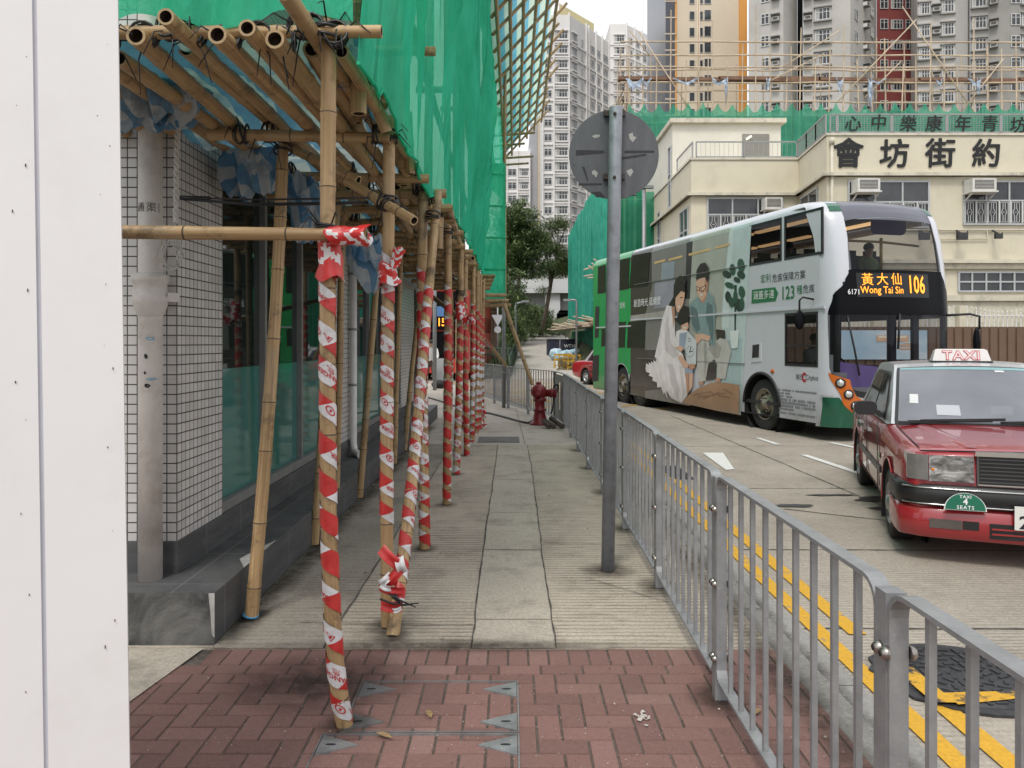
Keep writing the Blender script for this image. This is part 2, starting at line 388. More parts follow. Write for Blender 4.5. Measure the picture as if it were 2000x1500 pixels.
# markings
def m_paint(name, col, wear=.56, under=(.22, .2, .175, 1)):
    t = NT(name); c = t.coord('Position'); k = t.ramp(t.noise(c, 9, 9, .75), [(wear, (0, 0, 0, 1)), (wear + .08, (1, 1, 1, 1))])
    f = t.ramp(t.noise(c, 60, 4), [(.3, tint(col, .82)), (.7, tint(col, 1.1))]); t.set(t.mix(k, f, under), .7, 0, .3); t.bump(t.noise(t.coord('Position', (3, 34, 1)), 1, 3), .4, .004); return t.mat
mYel = m_paint('yellow_road_paint', (.60, .33, .03, 1), .57); mWhite = m_paint('white_road_paint', (.66, .65, .62, 1), .6)
g = MB()
for x in (1.765, 1.975):
    yy = -8.0
    while yy < 13:
        if not (3.62 < yy < 4.1 and x > 1.9):
            g.face([(x, yy, RZ + .009), (x + .105, yy, RZ + .009), (x + .105, min(yy + .5, 14), RZ + .009), (x, min(yy + .5, 14), RZ + .009)])
        yy += .5
# yellow hatch box of the side road, seen through the railing
for k in range(-7, 9):
    a = Vector((-9 + k * 1.8, 19.5)); b = a + Vector((11, 11))
    g.face([(a.x, a.y, RZ + .009), (a.x + .22, a.y, RZ + .009), (b.x + .22, b.y, RZ + .009), (b.x, b.y, RZ + .009)])
for yy in (22.4, 26, 31.5): g.face([(-12, yy, RZ + .012), (3, yy, RZ + .012), (3, yy + .2, RZ + .012), (-12, yy + .2, RZ + .012)])
g.build('yellow_road_markings', mYel, kind='structure', origin=None)
g = MB()
def dash(p, q, wd=.1):
    p = Vector(p); q = Vector(q); d = (q - p).normalized(); n2 = Vector((-d.y, d.x, 0)) * wd / 2; g.face([p - n2, q - n2, q + n2, p + n2])
z = RZ + .009
dash(G(1570, 888, z), G(1690, 928, z), .11); dash(G(1622, 864, z), G(1700, 880, z), .11)
dash(G(1480, 855, z), G(1520, 868, z), .1)
a = [G(*q, z) for q in ((1372, 884), (1412, 884), (1434, 916), (1418, 918))]; g.face(a[::-1])
dash((2.6, 44, .1), (3.4, 60, 1.1), .1)
g.build('white_road_markings', mWhite, kind='structure', origin=None)

# ---------------------------------------------------------------- brick paving
t = NT('red_paving_brick'); at = t.n('Attribute', attribute_name='tone'); c = t.coord('Position')
base = t.ramp(at.outputs['Fac'], [(0, (.14, .078, .066, 1)), (.45, (.195, .108, .091, 1)), (.8, (.235, .132, .112, 1)), (1, (.28, .172, .148, 1))])
fine = t.noise(c, 90, 5, .7); base = t.mix(.35, base, t.ramp(fine, [(.3, (.075, .04, .035, 1)), (.72, (.27, .16, .145, 1))]))
d = t.ramp(t.noise(c, 1.6, 8, .7), [(.5, (0, 0, 0, 1)), (.75, (.55,) * 3 + (1,))]); base = t.mix(d, base, (.17, .115, .095, 1))
st = t.ramp(t.noise(c, 3.1, 6, .8), [(.66, (0, 0, 0, 1)), (.74, (.35,) * 3 + (1,))]); base = t.mix(st, base, (.085, .05, .045, 1))
t.set(base, .8, 0, .3); t.bump(fine, .3, .004); mBrick = t.mat
mSand = M('joint_sand', (.09, .075, .062, 1), .95, .5, 30, .5, 200, co='Position', dirt=(.2, .175, .15, 1), dirt_amt=.8)
def bricks():
    L_, W_ = .198, .099; cells = []; cover = (-.93, .035, 2.2, 3.66)
    def add(x, y, dx, dy): cells.append((x, y, dx, dy))
    # 90 degree herringbone
    n_ = 40
    for i in range(-n_, n_):
        for j in range(-n_, n_):
            k = (i - j) % 4
            if k == 0: add(i * W_, j * W_, 2 * W_, W_)
            elif k == 2: add(i * W_ , j * W_ - W_ * 0, W_, 2 * W_) if False else None
    return cells
def herring():
    W_ = .1; out = []; seen = set()
    for i in range(-40, 40):
        for j in range(-70, 70):
            k = (i + j) % 4 if True else 0
            # horizontal brick at (i,j),(i+1,j) when (i-j)%4==0 ; vertical at (i,j),(i,j+1) when (i-j)%4==2 ... offset one column
            if (i - j) % 4 == 0: out.append((i, j, 2, 1))
            if (i - j) % 4 == 3: out.append((i, j - 0, 1, 2)) if False else None
            if (i - j) % 4 == 2: out.append((i, j - 0, 1, 1)) if False else None
            if (i - j) % 4 == 2: out.append((i, j, 1, 2)) if False else None
            if (j - i) % 4 == 1: out.append((i, j, 1, 2))
    return out
def lay_bricks():
    v = []; f = []; tone = []; rr = random.Random(11); S = .102
    def put(x0, y0, x1, y1):
        x0 = max(x0, -2.6); x1 = min(x1, 1.36); y0 = max(y0, -5); y1 = min(y1, 3.99)
        if x1 - x0 < .012 or y1 - y0 < .012: return
        gp = .0022; e = .004; h = .006 + rr.uniform(-.0012, .0012); tx, ty = rr.uniform(-.006, .006), rr.uniform(-.006, .006)
        b = len(v); cx, cy = (x0 + x1) / 2, (y0 + y1) / 2
        for (x, y) in ((x0 + gp, y0 + gp), (x1 - gp, y0 + gp), (x1 - gp, y1 - gp), (x0 + gp, y1 - gp)): v.append((x, y, -.004))
        for (x, y) in ((x0 + gp + e, y0 + gp + e), (x1 - gp - e, y0 + gp + e), (x1 - gp - e, y1 - gp - e), (x0 + gp + e, y1 - gp - e)): v.append((x, y, h + (x - cx) * tx + (y - cy) * ty))
        ff = [(b + 4, b + 5, b + 6, b + 7)] + [(b + i, b + (i + 1) % 4, b + 4 + (i + 1) % 4, b + 4 + i) for i in range(4)]
        f.extend(ff); tone.extend([min(1, max(0, rr.gauss(.5, .22)))] * 8)
    # soldier course along the concrete
    x = -1.55
    while x < 1.36:
        put(x, 3.79, x + S, 3.99); x += S
    x = -1.9
    while x < 1.36: put(x, 3.688, x + 2 * S, 3.79); x += 2 * S
    for (i, j, a, b) in herring():
        x0, y0, x1, y1 = i * S, j * S + 3.688 - 40 * S * 0, (i + a) * S, (j + b) * S + 3.688
        y1 = min(y1, 3.688)
        if y1 - y0 < .02 or y0 < -5: continue
        if x0 > 1.36 or x1 < -2.6: continue
        # metal-edged recessed cover keeps its own bricks: leave the channel free
        put(x0, y0, x1, y1)
    me = bpy.data.meshes.new('brick_paving'); me.from_pydata(v, [], f)
    a = me.attributes.new('tone', 'FLOAT', 'POINT'); a.data.foreach_set('value', tone); me.materials.append(mBrick); me.update()
    o = bpy.data.objects.new('brick_paving', me); COL.objects.link(o); o['kind'] = 'structure'
lay_bricks()
g = MB(); slab(g, [(-6, -8), (1.36, -8), (1.36, 3.99), (-6, 3.99)], -.3, 0.0); g.build('paving_bed', mSand, kind='structure', origin=None)
# pale concrete ramp beside the plinth
g = MB(); g.face([(-4, 2.0, .011), (-2.05, 2.0, .011), (-1.72, 3.2, .011), (-1.60, 3.985, .011), (-4, 3.985, .011)]); g.build('concrete_ramp', mStrip, kind='structure', origin=None)
# recessed chamber cover: steel edges and corner plates
mGalv = M('galvanised_steel', (.36, .37, .375, 1), .5, .2, 14, .1, 60, metal=.75, dirt=(.16, .15, .14, 1), dirt_amt=.6, co='Position')
mDark = M('black_rubber', (.012, .012, .013, 1), .7, .3)
def chamber_cover(x0, x1, y0, y1, label):
    e = empty('chamber_cover', ((x0 + x1) / 2, (y0 + y1) / 2, .006), 0, label, 'chamber cover', 'recessed chamber covers in the brick paving')
    fr = MB(); z = .0125
    for (a, b, c, d) in ((x0, x1, y0, y0 + .005), (x0, x1, y1 - .005, y1), (x0, x0 + .005, y0 + .005, y1 - .005), (x1 - .006, x1, y0 + .005, y1 - .005)): fr.box(a, b, c, d, .0, z)
    fr.build('edge_frame', mGalv, e)
    for (cx, cy, sx, sy) in ((x0, y0, 1, 1), (x1, y0, -1, 1), (x0, y1, 1, -1), (x1, y1, -1, -1)):
        p = MB(); a = Vector((cx + sx * .0095, cy + sy * .0095, 0)); pts = [a, a + Vector((sx * .15, sy * .07 if False else 0, 0)), a + Vector((0, sy * .16, 0))]
        pts = [a + Vector((0, -sy * 0, 0)), a + Vector((sx * .155, sy * .075, 0)), a + Vector((0, sy * .15, 0))]
        k = [Vector((q.x, q.y, z)) for q in pts]
        if (k[1] - k[0]).cross(k[2] - k[0]).z < 0: k.reverse()
        p.mesh([(*q.xy, 0) for q in k] + k, [(3, 4, 5), (0, 1, 4, 3), (1, 2, 5, 4), (2, 0, 3, 5)])
        cxx = cx + sx * .055; cyy = cy + sy * .085
        p.mesh([(cxx + .022 * math.cos(q) , cyy + .007 * math.sin(q), z + .001) for q in [i * math.pi / 6 for i in range(12)]], [tuple(range(12))], 1)
        p.build('corner_plate', [mGalv, mDark], e)
chamber_cover(-.70, .03, 3.13, 3.60, 'larger brick filled chamber cover with grey corner plates under the nearest pole')
chamber_cover(-.77, .03, 2.35, 3.115, 'nearer brick filled chamber cover cut off by the bottom edge')
# cast iron manholes in the road
mIron = M('cast_iron', (.045, .045, .048, 1), .6, .35, 20, .3, 90, metal=.3, co='Position')
def manhole(cx, cy, r, z, label, name='manhole_cover'):
    e = empty(name, (cx, cy, z), 0, label, 'manhole cover')
    f = MB(); f.prism([(r * 1.16 * math.cos(a) * (1.08 if k % 2 else 1), r * 1.16 * math.sin(a)) for k, a in enumerate([i * math.pi / 16 for i in range(32)])], (cx, cy, z), (1, 0, 0), (0, 1, 0), (0, 0, 1), .011); f.build('rim', mIron, e)
    c = MB(); c.lathe([(r, .0), (r, .016), (0.0001, .016)], (cx, cy, z), 40); rr = random.Random(2)
    for ring in range(1, 6):
        n_ = ring * 6
        for i in range(n_):
            a = 2 * math.pi * (i + .5 * (ring % 2)) / n_; q = Vector((cx + r * ring / 5.7 * math.cos(a), cy + r * ring / 5.7 * math.sin(a), z + .019)); tdir = a + (math.pi / 2 if (i + ring) % 2 else .5)
            d = Vector((math.cos(tdir), math.sin(tdir), 0)) * r * .075
            c.bar(q - d, q + d, r * .05, .008)
    c.build('lid', mIron, e); return e
g = MB(); g.face([(1.975, 3.6, RZ + .031), (2.08, 3.6, RZ + .031), (2.08, 3.98, RZ + .031), (1.975, 4.1, RZ + .031)]); g.face([(2.08, 3.58, RZ + .031), (2.5, 3.66, RZ + .031), (2.42, 3.72, RZ + .031), (2.08, 3.70, RZ + .031)]); g.build('yellow_paint_on_lid', m_paint('worn_yellow_paint', (.60, .33, .03, 1), .49, (.045, .045, .048, 1)), kind='structure', origin=None)
manhole(2.30, 3.92, .36, RZ + .006, 'round ribbed iron manhole cover with yellow paint on its near edge')
g = MB(); g.box(2.0, 2.28, 9.6, 10.6, RZ, RZ + .014)
for i in range(9): g.box(2.03, 2.25, 9.65 + i * .105, 9.70 + i * .105, RZ + .014, RZ + .02)
g.build('drain_grating', mIron, label='dark iron drain grating between the yellow lines and the railing', cat='drain grate')
g = MB(); g.box(-.55, .12, 12.2, 12.9, 0, .01); g.box(-.5, .07, 12.25, 12.85, .01, .014); g.build('pavement_cover', M('old_cover_concrete', (.14, .135, .13, 1), .85, .3, 10, .3, 60), label='grey square access cover set in the far pavement', cat='access cover')

rr = random.Random(77); g = MB()
for k in range(1500):
    x = rr.uniform(-1.5, 1.3); y = 2.7 + rr.random() ** 1.6 * 8; z = .0135 if y < 3.99 else .006; s_ = rr.uniform(.0015, .0042) * (1 + (rr.random() > .97) * 1.2); a = rr.uniform(0, 6)
    g.mesh([(x + s_ * math.cos(a + q), y + s_ * math.sin(a + q) * .8, z) for q in (0, 1.9, 3.6)] + [(x, y, z + s_)], [(0, 1, 3), (1, 2, 3), (2, 0, 3)], k % 2)
g.build('grit', [M('pale_grit', (.42, .39, .34, 1), .9, .3, 90), M('dark_grit', (.06, .05, .045, 1), .9, .3, 90)], label='fine grit and specks scattered over the paving', cat='grit', kind='stuff')

g = MB(); rr = random.Random(14); c_ = G(1255, 1400, .013)
for k in range(26):
    a = rr.uniform(0, 6.28); d = abs(rr.gauss(0, .035)); q = c_ + Vector((math.cos(a) * d * 1.2, math.sin(a) * d, 0)); s_ = rr.uniform(.004, .013); ks = [rr.uniform(.5, 1.2) for _ in range(9)]
    g.face([(q.x + s_ * ks[i] * math.cos(i * .698), q.y + s_ * ks[i] * math.sin(i * .698), .0132 + k * .00004) for i in range(9)])
g.build('pale_stain', M('bird_lime', (.46, .42, .38, 1), .9, .25, 60), kind='structure', origin=None)

t = NT('dirt_shade_film'); uv = t.sep(t.n('UVMap').outputs[0]); rr_ = t.math('SQRT', t.math('ADD', t.math('POWER', uv[0], 2.0), t.math('POWER', uv[1], 2.0)))  # dark film: dirt at the feet together with contact shade painted into its colour
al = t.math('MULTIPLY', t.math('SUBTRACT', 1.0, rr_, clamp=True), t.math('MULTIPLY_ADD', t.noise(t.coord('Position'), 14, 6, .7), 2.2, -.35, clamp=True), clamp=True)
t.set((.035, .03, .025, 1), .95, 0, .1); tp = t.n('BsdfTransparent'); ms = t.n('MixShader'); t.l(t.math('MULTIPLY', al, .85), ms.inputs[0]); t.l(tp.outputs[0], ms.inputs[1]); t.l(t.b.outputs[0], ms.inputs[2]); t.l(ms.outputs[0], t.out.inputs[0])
g = MB()
def dirt_shade_at(x, y, rx, ry, z): g.face([(x - rx, y - ry, z), (x + rx, y - ry, z), (x + rx, y + ry, z), (x - rx, y + ry, z)], 0, False, [(-1, -1), (1, -1), (1, 1), (-1, 1)])
q = G(1187, 1116); dirt_shade_at(q.x, q.y, .22, .20, .0098)
for (x, y) in ((.919, 1.863), (.926, 3.43), (.955, 5.0), (.968, 6.57), (.968, 8.14), (.966, 9.71), (.975, 11.28)): dirt_shade_at(x, y, .16, .22, .0125 if y < 3.99 else .0098)
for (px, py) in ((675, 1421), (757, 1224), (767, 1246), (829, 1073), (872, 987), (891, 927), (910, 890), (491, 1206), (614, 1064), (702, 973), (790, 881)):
    q = G(px, py); dirt_shade_at(q.x, q.y, .13, .15, (.0125 if q.y < 3.99 else .0098) + .00002 * (px % 7))
for k in range(14): dirt_shade_at(-1.56 + .03 * (k % 3), 4.4 + k * .75, .16, .6, .0099 + .0001 * k)
for k in range(12): dirt_shade_at(1.30, 1.5 + k * 1.05, .14, .8, (.0128 if 1.5 + k * 1.05 < 3.1 else .0112) + .0001 * k)
for k in range(12): dirt_shade_at(1.56, 2 + k * 1.0, .12, .8, RZ + .0095 + .0001 * k)
dirt_shade_at(-.3, 4.02, 1.3, .10, .0135); dirt_shade_at(-.9, 3.6, .5, .35, .0137)
g.build('dirt_shade_marks', t.mat, kind='structure', origin=None)
# ================================================================== TILED BUILDING ON THE LEFT
def m_tile(name, axes, size=.0565, tile=(.58, .56, .545, 1), grout=(.055, .05, .047, 1)):
    t = NT(name); x = t.sep(t.coord('Position')); co = t.comb(x[axes[0]], x[axes[1]])
    b = t.n('TexBrick', offset=0.0, squash=1.0); b.inputs['Scale'].default_value = 1; b.inputs['Brick Width'].default_value = size; b.inputs['Row Height'].default_value = size
    b.inputs['Mortar Size'].default_value = .0036; b.inputs['Mortar Smooth'].default_value = .12; b.inputs['Bias'].default_value = 0
    b.inputs['Color1'].default_value = tint(tile, .9); b.inputs['Color2'].default_value = tint(tile, 1.08); b.inputs['Mortar'].default_value = grout
    t.l(co, b.inputs['Vector'])
    n1 = t.noise(t.coord('Position'), 2.2, 8, .7); d = t.ramp(n1, [(.5, (0, 0, 0, 1)), (.78, (.4,) * 3 + (1,))])
    col = t.mix(d, b.outputs['Color'], (.30, .265, .23, 1))
    t.set(col, t.math('MULTIPLY_ADD', b.outputs['Fac'], .5, .22), 0, .5)
    t.bump(t.math('SUBTRACT', 1.0, b.outputs['Fac']), .5, .003); return t.mat
mTX = m_tile('white_tile_side', (1, 2)); mTY = m_tile('white_tile_front', (0, 2))
def m_slate(name, axes):
    t = NT(name); x = t.sep(t.coord('Position')); co = t.comb(x[axes[0]], x[axes[1]])
    b = t.n('TexBrick', offset=0.0, squash=1.0); b.inputs['Scale'].default_value = 1; b.inputs['Brick Width'].default_value = .6; b.inputs['Row Height'].default_value = .6
    b.inputs['Mortar Size'].default_value = .003; b.inputs['Color1'].default_value = (.052, .053, .055, 1); b.inputs['Color2'].default_value = (.072, .073, .075, 1); b.inputs['Mortar'].default_value = (.2, .195, .19, 1)
    t.l(co, b.inputs['Vector']); c = t.coord('Position')
    streak = t.noise(t.coord('Position', (4, 4, 1) if axes == (0, 1) else (1.5, 1.5, 9)), 2, 8, .7)
    col = t.mix(t.ramp(streak, [(.42, (0, 0, 0, 1)), (.7, (.5,) * 3 + (1,))]), b.outputs['Color'], (.15, .15, .148, 1))
    col = t.mix(t.ramp(t.noise(c, 1.9, 9, .75), [(.6, (0, 0, 0, 1)), (.68, (.7,) * 3 + (1,))]), col, (.235, .23, .22, 1))
    t.set(col, .55, 0, .4); t.bump(t.noise(c, 40, 5, .7), .25, .004); return t.mat
mSL = m_slate('slate_side', (1, 2)); mST = m_slate('slate_top', (0, 1)); mSF = m_slate('slate_front', (0, 2))
t = NT('exposed_cement'); c = t.coord('Position'); n1 = t.noise(c, 3.2, 9, .72, .6)
t.set(t.ramp(n1, [(.36, (.022, .022, .023, 1)), (.46, (.075, .074, .072, 1)), (.62, (.15, .147, .14, 1)), (.75, (.22, .215, .205, 1))]), .9, 0, .2); t.bump(t.noise(c, 30, 8, .7), .7, .01); mCement = t.mat
bld = empty('tiled_building', (-4, 10, 0), 0, 'white tiled building with dark slate plinth and shop windows', 'building')
WX = -1.92
def wall_piece(y0, y1, z0, z1, name='wall', x=WX, d=.25):
    g = MB(); g.box(x - d, x, y0, y1, z0, z1); 
    # side faces get tile running along their own axis
    g.m = [1, 1, 2, 0, 2, 0]
    return g.build(name, [mTX, mSL, mTY], bld)
ZP = .277
# plinth
g = MB(); g.box(-6, -1.57, 4.05, 16.2, 0, ZP); g.m = [0, 1, 2, 0, 0, 0]; g.build('plinth', [mSL, mST, mCement], bld)
g = MB()    # chipped pale mortar at the plinth corner
g.face([(-1.568, 4.048, .04), (-1.583, 4.048, .06), (-1.589, 4.048, .16), (-1.60, 4.048, .276), (-1.568, 4.048, .276)]); g.face([(-1.571, 4.5, .2795), (-1.66, 4.68, .2795), (-1.61, 4.98, .2795), (-1.571, 5.12, .2795)]) 

g.build('mortar_patch', M('pale_mortar', (.42, .41, .39, 1), .9, .3, 12, .4, 50, co='Position'), bld)
g = MB(); g.box(-6, WX + .012, 4.385, 16.0, ZP, .461); g.m = [0, 1, 2, 0, 0, 0]; g.build('skirting', [mSL, mST, mSF], bld)
# corner pier with tiles, wall above windows, second pier
g = MB(); g.box(-6, WX, 4.40, 5.09, .461, 3.6); g.m = [1, 1, 2, 0, 0, 0]; g.build('corner_pier', [mTX, mSL, mTY], bld)
wall_piece(8.35, 9.35, .461, 3.6, 'pier', WX, 2)
wall_piece(5.09, 8.35, 3.12, 3.6, 'lintel', WX, 1); wall_piece(9.35, 13.3, 2.75, 3.6, 'lintel', WX, 1)
wall_piece(13.3, 16.0, .461, 3.6, 'wall', WX, 2)
mUpper = m_tile('upper_tile', (1, 2), .0565, (.46, .45, .44, 1))
g = MB(); g.box(-14, WX - .25, 4.45, 16.0, 3.6, 15); g.build('upper_wall', mUpper, bld)
g = MB(); g.box(-14, -6.001, 4.45, 16.0, 0, 3.6); g.build('rear_wall', mUpper, bld)
g = MB(); g.box(-6, WX - .3, 15.99, 16.2, ZP, 3.6); g.build('end_wall', mTY, bld)
# interior: dark room behind the glass
mRoom = M('room_grey', (.035, .035, .036, 1), .9, .2)
g = MB(); g.box(-5.9, -5.8, 5.1, 13.3, ZP, 3.6); g.box(-5.9, WX - .1, 5.1, 13.3, .3, .34); g.box(-5.9, WX - .1, 5.1, 13.3, 3.3, 3.34); g.build('room', mRoom, bld)
mAlu = M('aluminium_frame', (.27, .27, .27, 1), .45, .12, 8, metal=.55, co='Position')
t = NT('shop_glass'); t.set((.012, .022, .022, 1), .02, 0, .9); t.b.inputs['IOR'].default_value = 1.62
tr = t.n('BsdfTransparent'); tr.inputs[0].default_value = (.55, .68, .66, 1); mxs = t.n('MixShader'); mxs.inputs[0].default_value = .72
t.l(tr.outputs[0], mxs.inputs[1]); t.l(t.b.outputs[0], mxs.inputs[2]); t.l(mxs.outputs[0], t.out.inputs[0]); mGlass = t.mat
t = NT('teal_film_glass'); t.set((.026, .15, .13, 1), .06, 0, .7); t.b.inputs['IOR'].default_value = 1.6; mFilm = t.mat
def shop_window(y0, y1, zb, zt, mull, x=WX - .06):
    w_ = empty('window', (x, (y0 + y1) / 2, zb)); w_.parent = bld; w_.location = Vector((x, (y0 + y1) / 2, zb)) - Vector(bld.location)
    f = MB(); fw = .05
    f.box(x - .05, x + .055, y0, y1, zb, zb + .07); f.box(x - .05, x + .04, y0, y1, zt - .05, zt)
    for m_ in mull: f.box(x - .05, x + .05, m_ - fw / 2, m_ + fw / 2, zb + .071, zt - .051)
    f.box(x - .05, x + .05, y0, y0 + fw * .6, zb + .071, zt - .051); f.box(x - .05, x + .05, y1 - fw * .6, y1, zb + .071, zt - .051)
    f.build('frame', mAlu, w_)
    ed = [y0 + fw * .6] + list(mull) + [y1 - fw * .6]; split = 1.42
    for a, b in zip(ed[:-1], ed[1:]):
        p = MB(); p.box(x - .006, x + .006, a + .026, b - .026, zb + .072, split - .003); p.build('pane', mFilm, w_)
        p = MB(); p.box(x - .006, x + .006, a + .026, b - .026, split, zt - .052); p.build('pane', mGlass, w_)
    return w_
shop_window(5.093, 8.347, .463, 3.118, (6.03, 7.07)); shop_window(9.353, 13.297, .463, 2.748, (10.4, 11.6, 12.6))
g = MB(); g.box(WX - .4, WX + .03, 15.2, 15.34, .0 + ZP, 2.55); g.box(-2.45, -1.9, 15.1, 15.26, 0, 2.62); g.build('sign_board', M('navy_board', (.008, .009, .014, 1), .35, .2), bld)
# drain pipes
mPipe = M('painted_iron_pipe', (.56, .52, .49, 1), .55, .1, 6, .15, 60, dirt=(.32, .25, .2, 1), dirt_amt=.6, dscale=5, co='Position')
pc = Vector((-2.02, 4.29, 0)); r_ = .064
e = empty('drain_pipe', (pc.x, pc.y, ZP), 0, 'thick cream drain pipe with collars on the plinth corner', 'drain pipe')
g = MB(); g.lathe([(r_, ZP), (r_, 1.74), (r_, 4.2)], pc, 24); g.build('pipe', mPipe, e)
def collar(z):
    g = MB(); g.lathe([(r_, z - .13), (r_ + .014, z - .10), (r_ + .03, z - .05), (r_ + .034, z - .02), (r_ + .024, z - .01), (r_ + .024, z + .055), (r_ + .036, z + .065), (r_ + .036, z + .10), (r_ + .02, z + .11), (r_, z + .115)], pc, 24, cap=False)
    g.bar(pc + Vector((r_ + .02, .02, z - .02)), pc + Vector((r_ + .075, .05, z - .02)), .05, .05); g.build('collar', mPipe, e)
collar(1.87); collar(3.02)
g = MB()
def on_pipe(x, y, d, a0=-1.25, z0=2.34, rr=r_ + .0015):
    a = a0 + x / rr; return pc + Vector((rr * math.sin(a + 1.25 - .25) , -rr * math.cos(a + 1.25 - .25), z0 + y))
g.text('通', .055, lambda x, y, d: on_pipe(x - .012, y, d)); g.text('渠', .055, lambda x, y, d: on_pipe(x + .05, y, d))
for k in range(4): g.mesh([on_pipe(.088 + dx, .02 - k * .013 + dy, 0) for dx, dy in ((0, 0), (.008, 0), (.008, .006), (0, .006))], [(0, 1, 2, 3)])
g.build('lettering', mDark, e)
def flake(g, ang, z, w_, h, m, seed):
    rr = random.Random(seed); g.mesh([(pc.x + (r_ + .0022) * math.sin(ang + w_ * math.cos(q) * rr.uniform(.6, 1) / r_), pc.y - (r_ + .0022) * math.cos(ang + w_ * math.cos(q) * rr.uniform(.6, 1) / r_), z + h * math.sin(q) * rr.uniform(.5, 1)) for q in [i * math.pi / 7 for i in range(14)]], [tuple(range(14))], m)
for fl_ in ((.1, 1.52, .012, .02, 0, 1), (.0, 1.43, .008, .012, 0, 2), (.2, 1.36, .022, .014, 0, 3), (.45, 1.62, .03, .014, 1, 4), (.5, 1.395, .035, .011, 1, 5)):
    g = MB(); flake(g, *fl_); g.build('paint_flake', [mDark, M('faded_blue_tape', (.22, .33, .42, 1), .6, .2)], e)
e2 = empty('downpipe', (-1.83, 9.0, ZP), 0, 'thin white plastic downpipe bending out over the slate step', 'drain pipe')
mPVC = M('white_pvc', (.6, .58, .56, 1), .4, .08, 6, co='Position')
g = MB(); g.tube([(-1.86, 9.0, 3.3), (-1.86, 9.0, .42), (-1.85, 8.98, .36), (-1.83, 8.93, .325), (-1.79, 8.86, .315), (-1.72, 8.74, .312)], .043, 12); g.build('pipe', mPVC, e2)
for z in (1.1, 1.75, 2.4):
    g = MB(); g.lathe([(.044, -.015), (.05, -.012), (.05, .012), (.044, .015)], (-1.86, 9.0, z), 12); g.box(-1.92, -1.86, 8.985, 9.015, z - .012, z + .012); g.build('clip', mAlu, e2)
# rope with a tangle of white cord hanging from the canopy
mRope = M('white_rope', (.5, .48, .45, 1), .9, .2, 30)
g = MB(); rp = (-2.0, 4.33)
px0 = P(347, 225, 4.2); px1 = P(343, 436, 4.2)
for s in (0, math.pi): g.tube([px0.lerp(px1, i / 60) + Vector((.008 * math.cos(i * .9 + s), .008 * math.sin(i * .9 + s), 0)) for i in range(61)], .0085, 6)
rr = random.Random(5); c0 = P(335, 498, 4.18)
for k in range(16):
    a0 = rr.uniform(0, 6.3); g.tube([c0 + Vector(((.05 + .015 * math.sin(k + i)) * math.cos(a0 + i * .55), .02 * math.sin(i * 1.3 + k), (.075 + .02 * math.cos(k * 2 + i)) * math.sin(a0 + i * .55))) for i in range(12)], .0016, 4)
g.tube([px1, px1.lerp(c0, .5) + Vector((.01, 0, 0)), c0], .004, 5)
g.build('rope', mRope, label='twisted white rope with a tangled bundle of cord hanging by the tiled corner', cat='rope')

# ================================================================== WHITE HOARDING AT THE LEFT EDGE
mHoard = M('white_painted_board', (.715, .705, .70, 1), .45, .02, 1.2, .05, 14, dirt=(.62, .6, .58, 1), dirt_amt=.5, dscale=1.6)
e = empty('hoarding', (-1.35, 1.9, 0), 0, 'white painted plywood hoarding with rusty nail heads', 'hoarding')
A = Vector((-1.013, 2.0, 0)); dirv = Vector((-.93, -.36, 0)).normalized(); nn = Vector((dirv.y, -dirv.x, 0)); 
if nn.y > 0: nn = -nn
tilt = Vector((-.0155, 0, 1))
def hp(u, z, off=0.0): 
    return A + dirv * u + tilt * (z - 1.6) + nn * off + Vector((0, 0, 1.6))
def board(u0, u1, off, name):
    g = MB(); a = [hp(u0, 0, off), hp(u1, 0, off), hp(u1, 4.2, off), hp(u0, 4.2, off)]; b = [q - nn * .018 for q in a]
    g.mesh(a + b, [(3, 2, 1, 0), (4, 5, 6, 7), (0, 1, 5, 4), (1, 2, 6, 5), (2, 3, 7, 6), (3, 0, 4, 7)]); g.build(name, mHoard, e, fix=True)
board(0, .183, 0.0, 'panel'); board(.193, 1.6, .002, 'panel')
g = MB(); a = [hp(.1825, 0, -.004), hp(.1935, 0, -.004), hp(.1935, 4.2, -.004), hp(.1825, 4.2, -.004)]; g.face(a[::-1]); g.build('seam', M('seam_shade', (.50, .50, .55, 1), .8, .1), e)
g = MB(); rr = random.Random(8); mRust = M('rusty_nail', (.05, .03, .022, 1), .8, .5, 60)
for (u, zs) in ((.03, (3.0, 2.35, 2.1, 1.75, 1.52, 1.1, .9)), (.045, (2.62, 2.5, 2.2, 1.98, 1.6, 1.3, .8)), (.213, (3.0, 2.7, 2.3, 2.05, 1.72, 1.38, .95)), (.235, (2.85, 2.45, 2.2, 1.9, 1.5, 1.2, .7))):
    for z in zs:
        q = hp(u + rr.uniform(-.008, .008), z + rr.uniform(-.03, .03), .0045); s = rr.uniform(.0006, .0015); h = s * rr.uniform(1, 4)
        g.mesh([q + dirv * s * math.cos(k) * (1 + .3 * rr.random()) + Vector((0, 0, 1)) * h * math.sin(k) for k in [i * math.pi / 4 for i in range(8)]], [tuple(range(8))])
g.build('nail_heads', mRust, e, fix=True)
